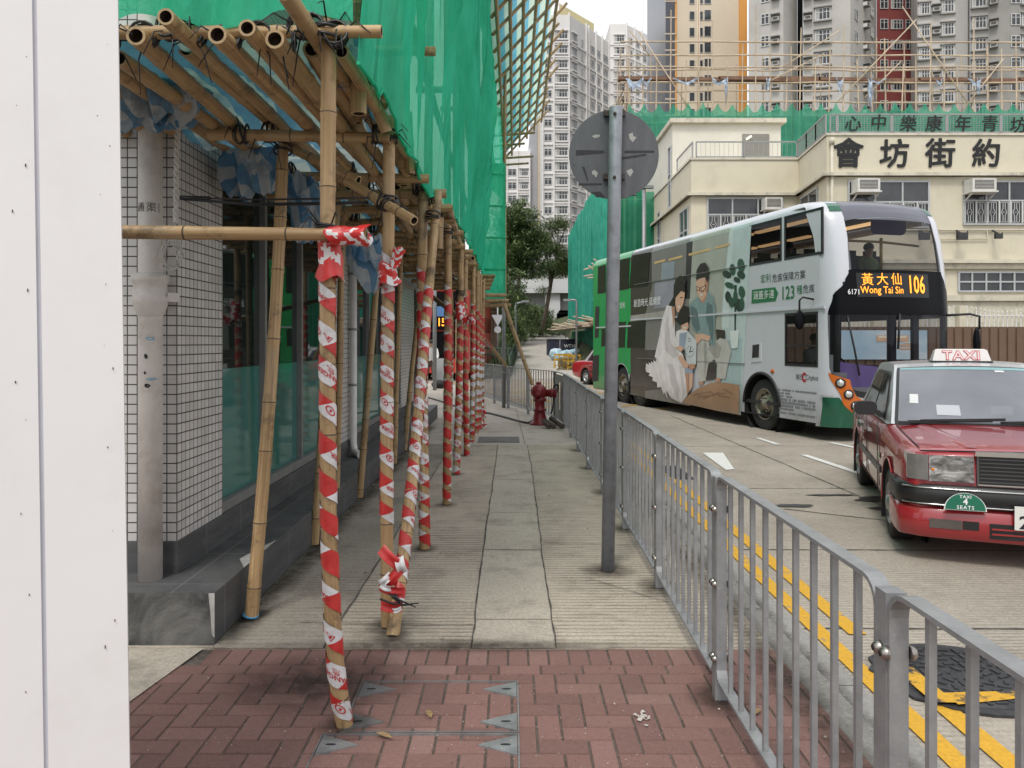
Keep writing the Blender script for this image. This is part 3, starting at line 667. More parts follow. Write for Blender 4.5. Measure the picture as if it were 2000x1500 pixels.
# ================================================================== BAMBOO SCAFFOLD OVER THE PAVEMENT
def m_bamboo(name, a, b, c3):
    t = NT(name); uv = t.n('UVMap').outputs[0]; s = t.sep(uv)
    oi = t.n('ObjectInfo').outputs['Random']
    co = t.comb(t.math('ADD', t.math('MULTIPLY', s[0], 14), t.math('MULTIPLY', oi, 40)), t.math('MULTIPLY', s[1], 1.6), t.math('MULTIPLY', oi, 30))
    st = t.noise(co, 1.0, 6, .6, .3); obj = t.coord('Object')
    col = t.ramp(st, [(.28, a), (.5, b), (.72, c3)])
    col = t.mix(t.math('MULTIPLY', oi, .55), col, tint(b, .72))
    d = t.ramp(t.noise(obj, 5, 9, .75), [(.52, (0, 0, 0, 1)), (.66, (.8,) * 3 + (1,))]); col = t.mix(d, col, (.085, .055, .033, 1))
    d2 = t.ramp(t.noise(obj, 1.7, 6, .7), [(.55, (0, 0, 0, 1)), (.75, (.6,) * 3 + (1,))]); col = t.mix(d2, col, (.30, .26, .19, 1))
    t.set(col, .5, 0, .4); t.bump(t.noise(co, 3.0, 5, .6), .18, .004); return t.mat
mBam = m_bamboo('bamboo', (.23, .142, .07, 1), (.42, .275, .135, 1), (.56, .40, .215, 1))
mBamDark = M('bamboo_node', (.10, .065, .04, 1), .7, .4, 30)
mBamEnd = M('bamboo_hollow', (.05, .03, .018, 1), .9, .4, 40)
mBamCut = M('bamboo_cut', (.42, .30, .17, 1), .8, .2, 60)
mNylon = M('black_nylon_strip', (.012, .012, .014, 1), .4, .2)
BAM = [mBam, mBamDark, mBamEnd, mBamCut]
def bam_path(p0, p1, seed, bend=.01, k=None, mids=None):
    p0 = Vector(p0); p1 = Vector(p1); rr = random.Random(seed); L_ = (p1 - p0).length
    if mids:
        pts = smooth_path([p0] + [Vector(m) for m in mids] + [p1], 8); return pts
    a = Vector((rr.uniform(-1, 1), rr.uniform(-1, 1), rr.uniform(-.4, .4))) * bend * L_; n_ = k or max(6, int(L_ / .25))
    return [p0.lerp(p1, i / n_) + a * math.sin(math.pi * i / n_) + Vector((rr.uniform(-1, 1), rr.uniform(-1, 1), 0)) * .0012 * L_ ** .5 for i in range(n_ + 1)]
def at_len(path, s):
    for i in range(len(path) - 1):
        d = (path[i + 1] - path[i]).length
        if s <= d or i == len(path) - 2: return path[i].lerp(path[i + 1], s / d if d else 0)
        s -= d
def bamboo(path, r, parent, name, seed=0, n=14, hollow=(True, True), taper=.9, label=None, gap=(.28, .42)):
    rr = random.Random(seed * 7 + 1); L_ = sum((path[i + 1] - path[i]).length for i in range(len(path) - 1))
    nodes = []; s = rr.uniform(.08, .3)
    while s < L_ - .05: nodes.append(s); s += rr.uniform(*gap)
    st = [(0, 1.0, 0)]; 
    x = .12
    marks = []
    for q in nodes:
        marks += [(q - .022, 1.0, 0), (q - .009, 1.07, 0), (q - .003, 1.10, 1), (q + .004, 1.03, 0), (q + .012, 1.06, 0), (q + .03, .985, 0)]
    fill = [(i * L_ / max(4, int(L_ / .2)), 1.0, 0) for i in range(1, max(4, int(L_ / .2)))]
    fill = [f for f in fill if all(abs(f[0] - q) > .04 for q in nodes)]
    st = sorted(st + marks + fill + [(L_, 1.0, 0)]); st = [q for q in st if 0 <= q[0] <= L_]
    pts = [at_len(path, q[0]) for q in st]; rad = [r * q[1] * (1 - (1 - taper) * q[0] / L_) * (1 + .02 * math.sin(q[0] * 5 + seed)) for q in st]
    g = MB(); g.tube(pts, rad, n, cap=False, mfun=lambda i: 1 if st[i][2] == 1 else 0)
    for e, h in ((0, hollow[0]), (1, hollow[1])):
        k = len(pts); base = 0 if e == 0 else (k - 1) * n; ring = [Vector(g.v[base + j]) for j in range(n)]; c = pts[0] if e == 0 else pts[-1]; d = (pts[1] - pts[0]).normalized() if e == 0 else (pts[-2] - pts[-1]).normalized()
        if h:
            inner = [c + (q - c) * .72 for q in ring]; deep = [q + d * .05 for q in inner]
            for j in range(n):
                j2 = (j + 1) % n; g.face([ring[j], ring[j2], inner[j2], inner[j]] if e else [ring[j2], ring[j], inner[j], inner[j2]], 3)
                g.face([inner[j], inner[j2], deep[j2], deep[j]] if e else [inner[j2], inner[j], deep[j], deep[j2]], 2, True)
            g.face(deep if e else deep[::-1], 2)
        else: g.face(ring if e else ring[::-1], 3)
    return g.build(name, BAM, parent, label=label)
def lash(pos, axis, r, parent, seed=0, tails=3, wide=.045):
    """black nylon strip lashed round a crossing, with loose ends"""
    rr = random.Random(seed); g = MB(); pos = Vector(pos); ax = Vector(axis).normalized()
    for k in range(3):
        tl = Vector((rr.uniform(-1, 1), rr.uniform(-1, 1), rr.uniform(-1, 1))) * .25
        o = pos + ax * (k - 1) * wide * .45; a2 = (ax + tl).normalized(); x = a2.cross(Vector((.3, .9, .2))).normalized(); y = a2.cross(x)
        g.tube([o + (x * math.cos(i * math.pi / 7) + y * math.sin(i * math.pi / 7)) * (r + .006) for i in range(15)], .0065, 5, cap=False)
    for k in range(tails):
        d = Vector((rr.uniform(-1, 1), rr.uniform(-1, .3), rr.uniform(-1, .6))).normalized(); x = pos + d * r; l_ = rr.uniform(.06, .16)
        g.tube([x, x + d * l_ * .5 + Vector((0, 0, .02)), x + d * l_ + Vector((rr.uniform(-.03, .03), 0, -.05))], [.0035, .0035, .002], 4)
    return g.build('lashing', mNylon, parent)
# warning tape: white and red sections spiral down the pole
t = NT('danger_tape'); uv = t.sep(t.n('UVMap').outputs[0])
ph = t.math('FRACT', t.math('ADD', t.math('DIVIDE', uv[0], .246), t.math('MULTIPLY', uv[1], -4.0)))
edge = t.math('GREATER_THAN', ph, .44); c = t.coord('Object')
white = t.ramp(t.noise(c, 8, 6, .7), [(.32, (.44, .42, .41, 1)), (.6, (.66, .65, .66, 1))]); red = t.ramp(t.noise(c, 9, 6, .7), [(.32, (.36, .016, .016, 1)), (.7, (.56, .04, .036, 1))])
t.set(t.mix(edge, white, red), .32, 0, .5); t.bump(t.noise(t.coord('Object', (1, 1, 2)), 26, 4, .6), .35, .006); mTape = t.mat
mTapeRed = M('tape_red', (.52, .028, .026, 1), .32, .15, 12, .3, 30); mTapeWhite = M('tape_white', (.66, .65, .65, 1), .35, .06, 12, .3, 30)
mTapePrint = M('tape_print_red', (.45, .02, .022, 1), .5, .1)
def tape(path, r, pole, h0, h1, seed=0, pitch=-.154, width=.094, letters=True, ns=26, loose=True):
    rr = random.Random(seed); g = MB(); pr = MB(); a0 = rr.uniform(-.5, .5) + math.pi * .85
    L_ = sum((path[i + 1] - path[i]).length for i in range(len(path) - 1))
    def pt(u, w_, off=.002):                                 # u along the strip (radians), w along the pole
        h = h1 + pitch * u / (2 * math.pi) + w_; h = max(0.003, min(L_ - .003, h)); c = at_len(path, h)
        a = u + a0; rad = r * (1 - .1 * h / L_) * 1.035 + off; T_ = (at_len(path, min(L_, h + .08)) - at_len(path, max(0, h - .08))).normalized(); X = Vector((1, 0, 0)); X = (X - T_ * X.dot(T_)).normalized(); Y_ = T_.cross(X)
        return c + (X * math.cos(a) + Y_ * math.sin(a)) * rad
    U = (h1 - h0) / -pitch * 2 * math.pi; n_ = int(U / (2 * math.pi) * ns)
    wob = lambda u: width * (1 + .10 * math.sin(u * .37 + seed)); sh = lambda u: .006 * math.sin(u * .23 + seed * 2) 
    def fn(a, b): u = a * U; return pt(u, sh(u) - b * wob(u), .0022 + .0016 * math.sin(u * 3 + b * 5 + seed) * b)
    g.grid(fn, n_, 4, uvfn=lambda a, b: (a * U * r, -b * width * 1.0 + .0))
    if letters:
        k = 0; nturn = int(U / (2 * math.pi))
        for q in range(nturn):
            # white section centre nearest the viewer's side
            phs = .25; u0 = None
            base_u = q * 2 * math.pi
            for s in range(60):
                u = base_u + s / 60 * 2 * math.pi; f_ = (u * r / .246 + .5 * width * 4.0) % 1.0
                if abs(f_ - .25) < .02: u0 = u; break
            if u0 is None: continue
            def m3(x, y, d): return pt(u0 - x / r, sh(u0) - wob(u0) / 2 - y, .0048)
            if (q + seed) % 2 == 0:
                pr.text('DANGER', .029, lambda x, y, d: m3(x, y + .006, d), bold=.02); pr.text('危', .029, lambda x, y, d: m3(x - .004, y - .02, d), bold=.015)
            else:
                for (o_, s_, nn_, a_) in ((-.022, .021, 3, math.pi / 2), (.028, .019, 14, 0)):
                    o1 = [(o_ + s_ * math.cos(a_ + i * 2 * math.pi / nn_), s_ * math.sin(a_ + i * 2 * math.pi / nn_)) for i in range(nn_)]; o2 = [(o_ + (x - o_) * .74, y * .74) for x, y in o1]
                    for i in range(nn_): j = (i + 1) % nn_; pr.face([m3(*o1[i], 0), m3(*o1[j], 0), m3(*o2[j], 0), m3(*o2[i], 0)])
                    b_ = [(o_ - .008, -.006), (o_ + .002, -.007), (o_ + .003, .002), (o_ + .008, .006), (o_ - .001, .008), (o_ - .004, .001)]
                    pr.face([m3(x, y, 0) for x, y in b_])
    o = g.build('warning_tape', mTape, pole)
    if letters and pr.f: 
        # the print belongs to the tape: same object
        me = o.data; o_ = pr.build('warning_print', mTapePrint, pole); 
        bm = bmesh.new(); bm.from_mesh(me); me.materials.append(mTapePrint); k = len(bm.faces); bm.from_mesh(o_.data); bm.faces.ensure_lookup_table()
        for f in bm.faces[k:]: f.material_index = 1
        bm.to_mesh(me); bm.free(); bpy.data.objects.remove(o_)
    return o
scaf = empty('bamboo_scaffold', (-.66, 3.2, 0), 0, 'bamboo scaffold and canopy with outer poles spiralled in red and white danger tape', 'scaffold')
TL = 'bamboo pole spiralled in red and white danger tape'
def pole(foot, top, r, seed, tp=None, mids=None, label=None, letters=True, name='pole', n=14):
    path = bam_path(foot, top, seed, .008, mids=mids)
    o = bamboo(path, r, scaf, name, seed, n, label=label or (TL if tp else None))
    if tp: tape(path, r, o, tp[0], tp[1], seed, letters=letters)
    return path, o
# ---- outer row: taped poles
ph1 = [P(655, 1290, 3.17), P(643, 1040, 3.18), P(640, 760, 3.19), P(640, 420, 3.19)]
p1, o1 = pole(P(674, 1421, 3.19), P(644, -160, 3.2), .0345, 1, (.0, 2.05), ph1, 'nearest taped pole, bent outward at its foot')
pole(P(757, 1222, 4.31), P(760, 228, 4.31), .037, 2, (.62, 2.12), [P(755, 900, 4.31), P(758, 550, 4.31)])
p3, o3 = pole(P(767, 1244, 4.18), P(856, 376, 5.95), .037, 3, (.25, 2.5), [P(805, 940, 4.75), P(838, 560, 5.6)], 'leaning taped brace beside the second pole')
pole(P(830, 1072, 5.93), P(826, 360, 5.9), .042, 4, (.02, 2.2))
pole(P(872, 986, 7.55), P(875, 440, 7.55), .040, 5, (.02, 2.2))
pole(P(891, 926, 9.3), P(900, 476, 9.3), .042, 6, (.02, 2.0))
pole(P(912, 890, 10.8), P(909, 488, 10.8), .040, 7, (.02, 2.3), letters=False)
for k, (x, y, Y) in enumerate(((922, 862, 12.35), (931, 845, 13.5), (936, 838, 14.1), (942, 826, 15.1), (905, 840, 14.0), (880, 800, 18.0))):
    pole(P(x, y, Y), Vector((P(x, y, Y).x + .02, Y, 2.85)), .042, 10 + k, (.02, 2.25 - .04 * k), letters=False, n=8)
# crumpled tape ends round the feet of the far poles
g = MB(); rr = random.Random(6)
for k in range(26):
    c = P(rr.uniform(928, 945), 826 + rr.uniform(-40, 14), 14.2); q = [c + Vector((rr.uniform(-.1, .1), rr.uniform(-.1, .1), rr.uniform(-.06, .06))) for _ in range(4)]
    for z_ in q: z_.z = max(z_.z, .01)
    g.face(q, k % 2)
g.build('tape_scraps', [mTapeRed, mTapeWhite], scaf)
# tape wrapped as a bunch on the handrail end
def wrap_bunch(c, ax, l_, r, seed, parent, flare=True):
    rr = random.Random(seed); g = MB(); c = Vector(c); ax = Vector(ax).normalized(); x = ax.cross(Vector((0, 1, .1))).normalized(); y = ax.cross(x)
    def fn(u, v):
        a = v * 2 * math.pi; rad = r * (1.12 + .22 * noise.noise(Vector((math.cos(a) * 1.5, math.sin(a) * 1.5, u * 4 + seed)))) * (1 + (.25 if flare else -.2) * max(0, u - .7) / .3)
        return c + ax * (u * l_ + .012 * math.sin(a * 3 + seed)) + (x * math.cos(a) + y * math.sin(a)) * rad
    def mf(i, j):
        q = noise.noise(Vector((i * .35 + seed * 3, math.cos(j / 20 * 6.28) * 1.2, math.sin(j / 20 * 6.28) * 1.2))); return 1 if q > .16 else 0
    g.grid(fn, 14, 20, mfun=mf); return g.build('tape_bunch', [mTapeRed, mTapeWhite], parent)
# ---- inner row: bare leaning poles at the plinth
pole(P(491, 1206, 4.43), P(553, 275, 4.7), .0385, 21, None, [P(515, 930, 4.5), P(541, 560, 4.6)], 'bare bamboo pole leaning at the front of the slate step')
pole(P(614, 1064, 6.05), P(662, 330, 6.2), .036, 22, None, [P(632, 800, 6.1)])
pole(P(702, 973, 7.85), P(745, 420, 8.0), .036, 23, None, [P(722, 720, 7.9)])
pole(P(790, 881, 11.3), P(835, 470, 11.5), .038, 24, None, [P(808, 690, 11.4)])
pole(P(770, 905, 10.0), P(785, 430, 10.0), .036, 25); pole(P(655, 1010, 7.0), P(668, 400, 7.0), .033, 26)
pole(P(893, 755, 25), P(893, 600, 25), .05, 28, n=8)
# ---- handrail crossbeams (run across the pavement)
def beam(a, b, r, seed, name='crossbeam', n=12, label=None, bend=.004): 
    pth = bam_path(a, b, seed, bend); return pth, bamboo(pth, r, scaf, name, seed, n, label=label)
_, b3 = beam(P(150, 452, 3.12), P(716, 459, 3.12), .0285, 31, label='waist high rail with its end wrapped in red tape')
wrap_bunch(P(640, 460, 3.11), (1, 0, -.02), .165, .034, 1, b3)
wrap_bunch(P(642, 452, 3.185), (0.04, 0, -1), .20, .044, 2, b3, True)
beam(P(100, 64, 3.14), P(746, 62, 3.14), .0285, 32); 
beam(P(408, 262, 4.24), P(762, 270, 4.24), .034, 33)
beam(P(675, 178, 3.95), P(763, 186, 3.95), .034, 34); beam(P(690, 200, 4.1), P(756, 204, 4.1), .03, 35)
wrap_bunch(P(756, 515, 4.27), (.1, 0, -1), .12, .046, 5, scaf); wrap_bunch(P(770, 520, 4.25), (.35, -.2, 1), .10, .026, 6, scaf); wrap_bunch(P(899, 590, 9.25), (.0, 0, -1), .22, .05, 7, scaf); wrap_bunch(P(905, 628, 9.2), (.6, -.2, .2), .12, .045, 9, scaf)
# joined feet of pole two and the brace, bound together with tape
g = MB()
def strip(a, b, w_, m, sag=.02, seed=0):
    a = Vector(a); b = Vector(b); up = (b - a).cross(Vector((0, 1, 0))).normalized() * w_ / 2
    g.grid(lambda u, v: a.lerp(b, u) + up * (v * 2 - 1) + Vector((0, -.03 * math.sin(math.pi * u) - .006 * math.sin(v * 9 + seed), -sag * math.sin(math.pi * u))), 8, 5, m)
Yf = 4.16
strip(P(744, 1072, Yf), P(790, 1110, Yf - .01), .06, 0, 0, 1); strip(P(779, 1088, Yf - .015), P(789, 1118, Yf - .015), .05, 1, 0, 2)
strip(P(788, 1104, Yf - .01), P(747, 1150, Yf - .01), .055, 0, 0, 3); strip(P(764, 1122, Yf - .02), P(742, 1140, Yf - .02), .04, 1, 0, 4)
strip(P(742, 1146, Yf - .012), P(788, 1156, Yf - .012), .05, 0, 0, 5); strip(P(743, 1142, Yf - .022), P(770, 1150, Yf - .022), .035, 1, 0, 6)
strip(P(744, 1180, Yf - .01), P(786, 1184, Yf - .01), .06, 0, 0, 7); strip(P(764, 1190, Yf - .018), P(784, 1188, Yf - .018), .022, 1, 0, 8)
g.build('tape_binding', [mTapeRed, mTapeWhite], scaf)
g = MB()
for a, b, c_ in (((765, 1165), (785, 1182), (818, 1178)), ((770, 1160), (780, 1172), (812, 1186)), ((742, 1170), (770, 1180), (786, 1178)), ((760, 1160), (775, 1168), (783, 1180))):
    g.tube([P(*a, Yf - .05), P(*b, Yf - .06), P(*c_, Yf - .06)], [.006, .006, .003], 5)
g.build('lashing', mNylon, scaf)
g = MB(); g.lathe([(.045, -.004), (.046, .004)], P(490, 1205, 4.43) + Vector((0, 0, .012)), 14, axis=(.2, -.1, 1)); g.build('blue_tie', M('blue_plastic', (.06, .3, .6, 1), .4, .1), scaf)
# ---- canopy joists, running along the street under the crossbeams
rr = random.Random(21)
js = [(-1.66, 3.25, 2.80), (-1.50, 3.06, 2.82), (-1.40, 3.3, 2.86), (-1.31, 2.90, 2.83), (-1.16, 3.02, 2.81), (-1.03, 2.98, 2.82), (-.94, 3.04, 2.80), (-.86, 3.3, 2.86), (-.82, 2.76, 2.86), (-.72, 3.25, 2.83)]
for k, (x, y0, z) in enumerate(js):
    y1 = rr.uniform(6.3, 8); dx = rr.uniform(-.14, .14)
    beam((x, y0, z + .0), (x + dx, y1, z + rr.uniform(-.08, .03)), rr.uniform(.030, .041), 50 + k, 'joist', 14, bend=.009)
    lash((x, 3.14, z + .03), (0, 1, 0), .045, scaf, k, 3)
    y2 = y1 - .5
    while y2 < 15.5:
        y3 = y2 + rr.uniform(4, 5.5); beam((x + dx + .05, y2, z - .02), (x + rr.uniform(-.06, .06), min(y3, 16.8), z - rr.uniform(0, .05)), rr.uniform(.034, .044), 70 + k * 5 + int(y2), 'joist', 8); y2 = y3 - .4
for k in range(5):
    x = -1.78 - .0 * k - .14 * k; beam((x, 3.3 + .2 * k, 2.82), (x, 4.38 if k > 0 else 8, 2.80), .04, 120 + k, 'joist')
# cross members deeper under the canopy
y = 5.3; k = 0
while y < 16.9:
    beam((-1.88, y, 2.755 + rr.uniform(-.03, .02)), (-.56 + rr.uniform(-.07, .1), y + rr.uniform(-.05, .05), 2.745 + rr.uniform(-.03, .02)), rr.uniform(.033, .042), 140 + k, 'crossbeam', 8)
    if k < 10:
        for x in (-1.5, -1.1, -.7): lash((x + rr.uniform(-.05, .05), y, 2.79), (1, 0, 0), .045, scaf, 200 + k * 3 + int(-x * 3), 3)
    y += rr.uniform(.48, .75) if y < 12 else 1.0; k += 1
# braces
beam(P(662, 345, 4.6), P(809, 431, 4.05), .0285, 161, 'brace', 12); lash(P(752, 398, 4.25), (.8, -.3, -.4), .034, scaf, 7, 1)
beam(P(560, 285, 4.7), P(700, 352, 4.5), .03, 162, 'brace'); beam(P(838, 575, 12.0), P(908, 628, 9.3), .035, 163, 'brace', 8)
beam(P(697, 122, 4.2), P(700, 240, 4.2), .026, 164, 'pole'); beam(P(795, 220, 5.1), P(802, 340, 5.1), .034, 165, 'pole'); beam(P(860, 425, 7.1), P(858, 486, 7.1), .035, 166, 'pole')
beam(P(706, 128, 4.0), P(755, 258, 4.1), .036, 167, 'brace'); beam(P(770, 285, 5.0), P(795, 340, 5.2), .034, 168, 'brace')
for i, (x, y, Y, r) in enumerate(((642, 62, 3.16, .05), (757, 268, 4.28, .05), (757, 392, 4.3, .046), (824, 372, 5.9, .048), (874, 452, 7.5, .046), (897, 484, 9.3, .048), (845, 420, 5.85, .045), (899, 572, 9.3, .047), (553, 290, 4.65, .046), (530, 258, 4.3, .05), (475, 262, 4.25, .046), (640, 452, 3.16, .046), (700, 150, 3.97, .045), (735, 262, 4.2, .046))):
    lash(P(x, y, Y), (.1, 0, 1) if i not in (9, 10, 13) else (1, 0, 0), r, scaf, 300 + i, 3)
# uprights and ledgers behind the safety net, going up
for k in range(9):
    y = 3.7 + k * 1.7; x = -.74 - .02 * (k % 3)
    beam((x, y, 2.7), (x + .02, y + .05, 9.5), .04, 400 + k, 'pole', 8)
for k in range(4): beam((-.73, 3.1, 4.0 + 1.5 * k), (-.75, 17, 4.0 + 1.5 * k), .036, 420 + k, 'ledger', 8)
for k in range(5): beam((-.95, 5 + 2.6 * k, 3.5 + .6 * (k % 3)), (-.50, 5.02 + 2.6 * k, 3.5 + .6 * (k % 3)), .036, 430 + k, 'crossbeam', 8)
# far end of the canopy, a little wider, with its raking props
for k, z in enumerate((2.62, 2.5, 2.4)): beam((-.75, 16.7 + .1 * k, z), (-.12 + .05 * k, 16.9, z + .01), .045, 440 + k, 'crossbeam', 8)
beam((-.17, 16.6, 2.42), P(1040, 752, 16.2), .045, 445, 'brace', 8); 
pr_, po_ = pole(P(935, 650, 15.5), P(988, 714, 17.6), .04, 446, (.0, 1.0), letters=False, n=8, name='brace')
for k in range(4): beam((-.95, 15.9 + .05 * k, 2.72 + .08 * k), (-.45 + .03 * k, 15.9, 2.72 + .08 * k), .05, 450 + k, 'crossbeam', 8)
beam((-.16, 17.05, 2.4), (-.15, 17.05, 8.2), .04, 460, 'pole', 8)
# black cable strung under the canopy
g = MB(); 
for k, dz in enumerate((0, 8, 11)): g.tube([P(352, 386 + dz * .3, 4.28), P(500, 390 + dz, 4.3), P(640, 388 + dz, 4.3), P(720, 386 + dz, 4.3)], .0055, 5)
g.tube([P(352, 386, 4.28), P(410, 388, 4.29)], .013, 6); g.build('cable', mNylon, label='black cables strung level under the bamboo canopy', cat='cable', origin='base')

# ================================================================== STRIPED TARPAULIN
t = NT('striped_tarpaulin'); uv = t.sep(t.n('UVMap').outputs[0]); c = t.coord('Object')
wv = t.math('FRACT', t.math('ADD', uv[0], t.math('MULTIPLY', t.noise(c, 1.2, 3), .12))); f1 = t.math('GREATER_THAN', wv, .55)
wv2 = t.math('FRACT', uv[1]); f2 = t.math('GREATER_THAN', wv2, .72)
n1 = t.noise(c, 4, 7, .7)
blue = t.ramp(n1, [(.3, (.10, .24, .42, 1)), (.7, (.22, .42, .60, 1))]); wht = t.ramp(n1, [(.3, (.46, .50, .53, 1)), (.7, (.70, .73, .75, 1))])
col = t.mix(f1, wht, blue); col = t.mix(t.math('MULTIPLY', f2, .45), col, blue); col = t.mix(t.ramp(t.noise(c, 2.2, 8, .75), [(.52, (0, 0, 0, 1)), (.7, (.6,) * 3 + (1,))]), col, (.16, .14, .12, 1))
t.set(col, .42, 0, .45); t.bump(t.noise(c, 16, 5, .7, 1.0), .8, .02)
tl = t.n('BsdfTranslucent'); t.l(col, tl.inputs[0]); ms = t.n('MixShader'); ms.inputs[0].default_value = .5; t.l(t.b.outputs[0], ms.inputs[1]); t.l(tl.outputs[0], ms.inputs[2]); t.l(ms.outputs[0], t.out.inputs[0]); mTarp = t.mat
g = MB()
def tf(u, v):
    y = 3.15 + u * 13.5; x = -2.5 + v * 1.78; z = 2.885 + .06 * noise.noise(Vector((x * 2.2, y * 1.6, 1))) + .06 * abs(noise.noise(Vector((x * 6, y * 4, 4)))) - .05 * abs(noise.noise(Vector((x * 11, y * 7, 9))))
    z += -.10 * max(0, math.sin(y * 1.7) ** 6) * math.sin(v * math.pi)
    return Vector((x, y, z))
g.grid(tf, 200, 44, uvfn=lambda u, v: (v * 1.78 / .22, u * 13.5 / .5)); g.build('canopy_tarpaulin', mTarp, label='blue and white striped tarpaulin spread over the canopy joists', cat='tarpaulin')
def sag_bag(name, label, c, rx, rz, ry, seed, k=6.0):
    g = MB(); c = Vector(c)
    def fn(u, v):
        a = u * 2 * math.pi; t_ = .25 + v * math.pi * .6; q = Vector((math.sin(t_) * math.cos(a) * rx, math.sin(t_) * math.sin(a) * ry, -math.cos(t_) * rz))
        n1 = 1 - 2 * abs(noise.noise(Vector((q.x * k * 1.3 + seed, q.y * k, q.z * k * .8)))); n2 = 1 - 2 * abs(noise.noise(Vector((q.x * k * 3, q.y * k * 3 + seed, q.z * k * 1.6)))); n3 = noise.noise(Vector((q.x * 3 + seed, q.z * 3, 1)))
        return c + q * (.78 + .34 * n1 + .10 * n2 + .3 * n3) + Vector((.05 * n3, 0, .04 * n2 - .05 * n1))
    g.grid(fn, 80, 40, smooth=False, uvfn=lambda u, v: (u * 4.2 + v * 1.3, v * 1.8 + u)); return g.build(name, mTarp, label=label, cat='tarpaulin', group='tarpaulin ends hanging from the canopy')
sag_bag('hanging_tarpaulin', 'checked tarpaulin end hanging like a bag beside the second bare pole', P(492, 318, 4.9), .21, .20, .18, 3)
sag_bag('hanging_tarpaulin', 'rain filled tarpaulin sag bulging over the cream drain pipe', P(322, 140, 3.9), .22, .22, .25, 9)
sag_bag('hanging_tarpaulin', 'crumpled tarpaulin fold at the hoarding edge over the drain pipe', P(262, 185, 3.9), .17, .16, .2, 14)
sag_bag('hanging_tarpaulin', 'long tarpaulin flap hanging behind the nearest taped pole', P(598, 380, 5.3), .15, .26, .1, 21)
sag_bag('hanging_tarpaulin', 'white tarpaulin scrap showing under the green net by the nearest pole', P(678, 105, 3.7), .12, .13, .1, 27, 9)
sag_bag('hanging_tarpaulin', 'striped tarpaulin strip tucked behind the red taped rail end', P(716, 490, 5.8), .13, .24, .1, 33)

# ================================================================== GREEN SAFETY NET
def m_net(name, a, b, trans=.14):
    t = NT(name); c = t.coord('Object'); n1 = t.noise(c, 1.6, 7, .65); col = t.ramp(n1, [(.3, a), (.7, b)])
    d = t.ramp(t.noise(c, 3.2, 7, .7), [(.56, (0, 0, 0, 1)), (.8, (.3,) * 3 + (1,))]); col = t.mix(d, col, (.10, .16, .10, 1)); sy = t.sep(c); seam = t.math('LESS_THAN', t.math('FRACT', t.math('MULTIPLY', t.math('ADD', t.math('ADD', sy[1], sy[0]), t.math('MULTIPLY', t.noise(c, .8, 2), .3)), .62)), .05); col = t.mix(t.math('MULTIPLY', seam, .4), col, tint(a, .45))
    df = t.n('BsdfDiffuse'); tl = t.n('BsdfTranslucent'); tp = t.n('BsdfTransparent'); t.l(col, df.inputs[0]); t.l(col, tl.inputs[0])
    gl = t.n('BsdfGlossy'); gl.inputs['Roughness'].default_value = .5; gl.inputs[0].default_value = (.5, .8, .6, 1)
    m1 = t.n('MixShader'); m1.inputs[0].default_value = .45; m2 = t.n('MixShader'); m2.inputs[0].default_value = trans; m3 = t.n('MixShader'); m3.inputs[0].default_value = .04
    tp.inputs[0].default_value = (.55, .9, .7, 1)
    t.l(df.outputs[0], m1.inputs[1]); t.l(tl.outputs[0], m1.inputs[2]); t.l(m1.outputs[0], m3.inputs[1]); t.l(gl.outputs[0], m3.inputs[2]); t.l(m3.outputs[0], m2.inputs[1]); t.l(tp.outputs[0], m2.inputs[2]); t.l(m2.outputs[0], t.out.inputs[0])
    bp = t.n('Bump'); bp.inputs['Strength'].default_value = .8; bp.inputs['Distance'].default_value = .05; t.l(t.noise(t.coord('Object', (1, 2.4, .5)), 5, 6, .65, .6), bp.inputs['Height']); t.l(bp.outputs[0], df.inputs['Normal']); t.l(bp.outputs[0], tl.inputs['Normal'])
    return t.mat
mNet = m_net('green_net', (.02, .50, .27, 1), (.07, .74, .48, 1), .13)
net = empty('safety_net', (-.62, 10, 2.7), 0, 'bright green safety net draped down the scaffold over the pavement', 'safety net')
def ridge(x): return 1 - abs(noise.noise(x)) * 2
def netx(y, z):
    sl = y + (z - 3) * .16
    f = .17 * ridge(Vector((sl * .85, z * .13, 2.0))) + .12 * ridge(Vector((sl * 1.9 + z * .25, z * .30, 7.0))) + .045 * ridge(Vector((sl * 5.0, z * .7, 11.0)))
    f += .05 * noise.noise(Vector((y * .5, z * .6, 5)))
    return -.655 + f * min(1, .12 + (z - 2.6) * .5) * (.75 + .25 * min(1, y / 8))
def zb(y):
    base = 2.86 if y < 4.3 else 2.86 - .05 * min(1, (y - 4.3)) if y < 5.7 else 2.80 + min(1, (y - 5.7) / 3) * .26
    return base - .10 + .06 * math.sin(y * 2.6 + 1.2) ** 2 * (1 if y > 3.6 else 0) - .03
g = MB(); Y0, Y1, ZT = 3.12, 17.0, 9.6
g.grid(lambda u, v: Vector((netx(Y0 + (Y1 - Y0) * u ** 1.25, zb(Y0 + (Y1 - Y0) * u ** 1.25) + (ZT - zb(Y0 + (Y1 - Y0) * u ** 1.25)) * v), Y0 + (Y1 - Y0) * u ** 1.25, zb(Y0 + (Y1 - Y0) * u ** 1.25) + (ZT - zb(Y0 + (Y1 - Y0) * u ** 1.25)) * v)), 210, 60)
g.build('side_sheet', mNet, net)
g = MB()                                               # hemmed bottom cord
g.tube([Vector((netx(y, zb(y)) + .005, y, zb(y) + .004)) for y in [3.12 + i * .07 for i in range(198)]], .009, 5); g.build('hem', mNet, net)
g = MB()                                               # front end, facing the camera
g.grid(lambda u, v: Vector((-2.4 + 1.75 * u, 3.10 + .05 * noise.noise(Vector((u * 6, v * 3, 1))) + .04 * ridge(Vector((u * 9, v * 2, 4))), 2.90 + .07 * math.sin(u * 9) ** 2 - .04 * math.sin(u * 3.1) + v * 2.4)), 60, 24)
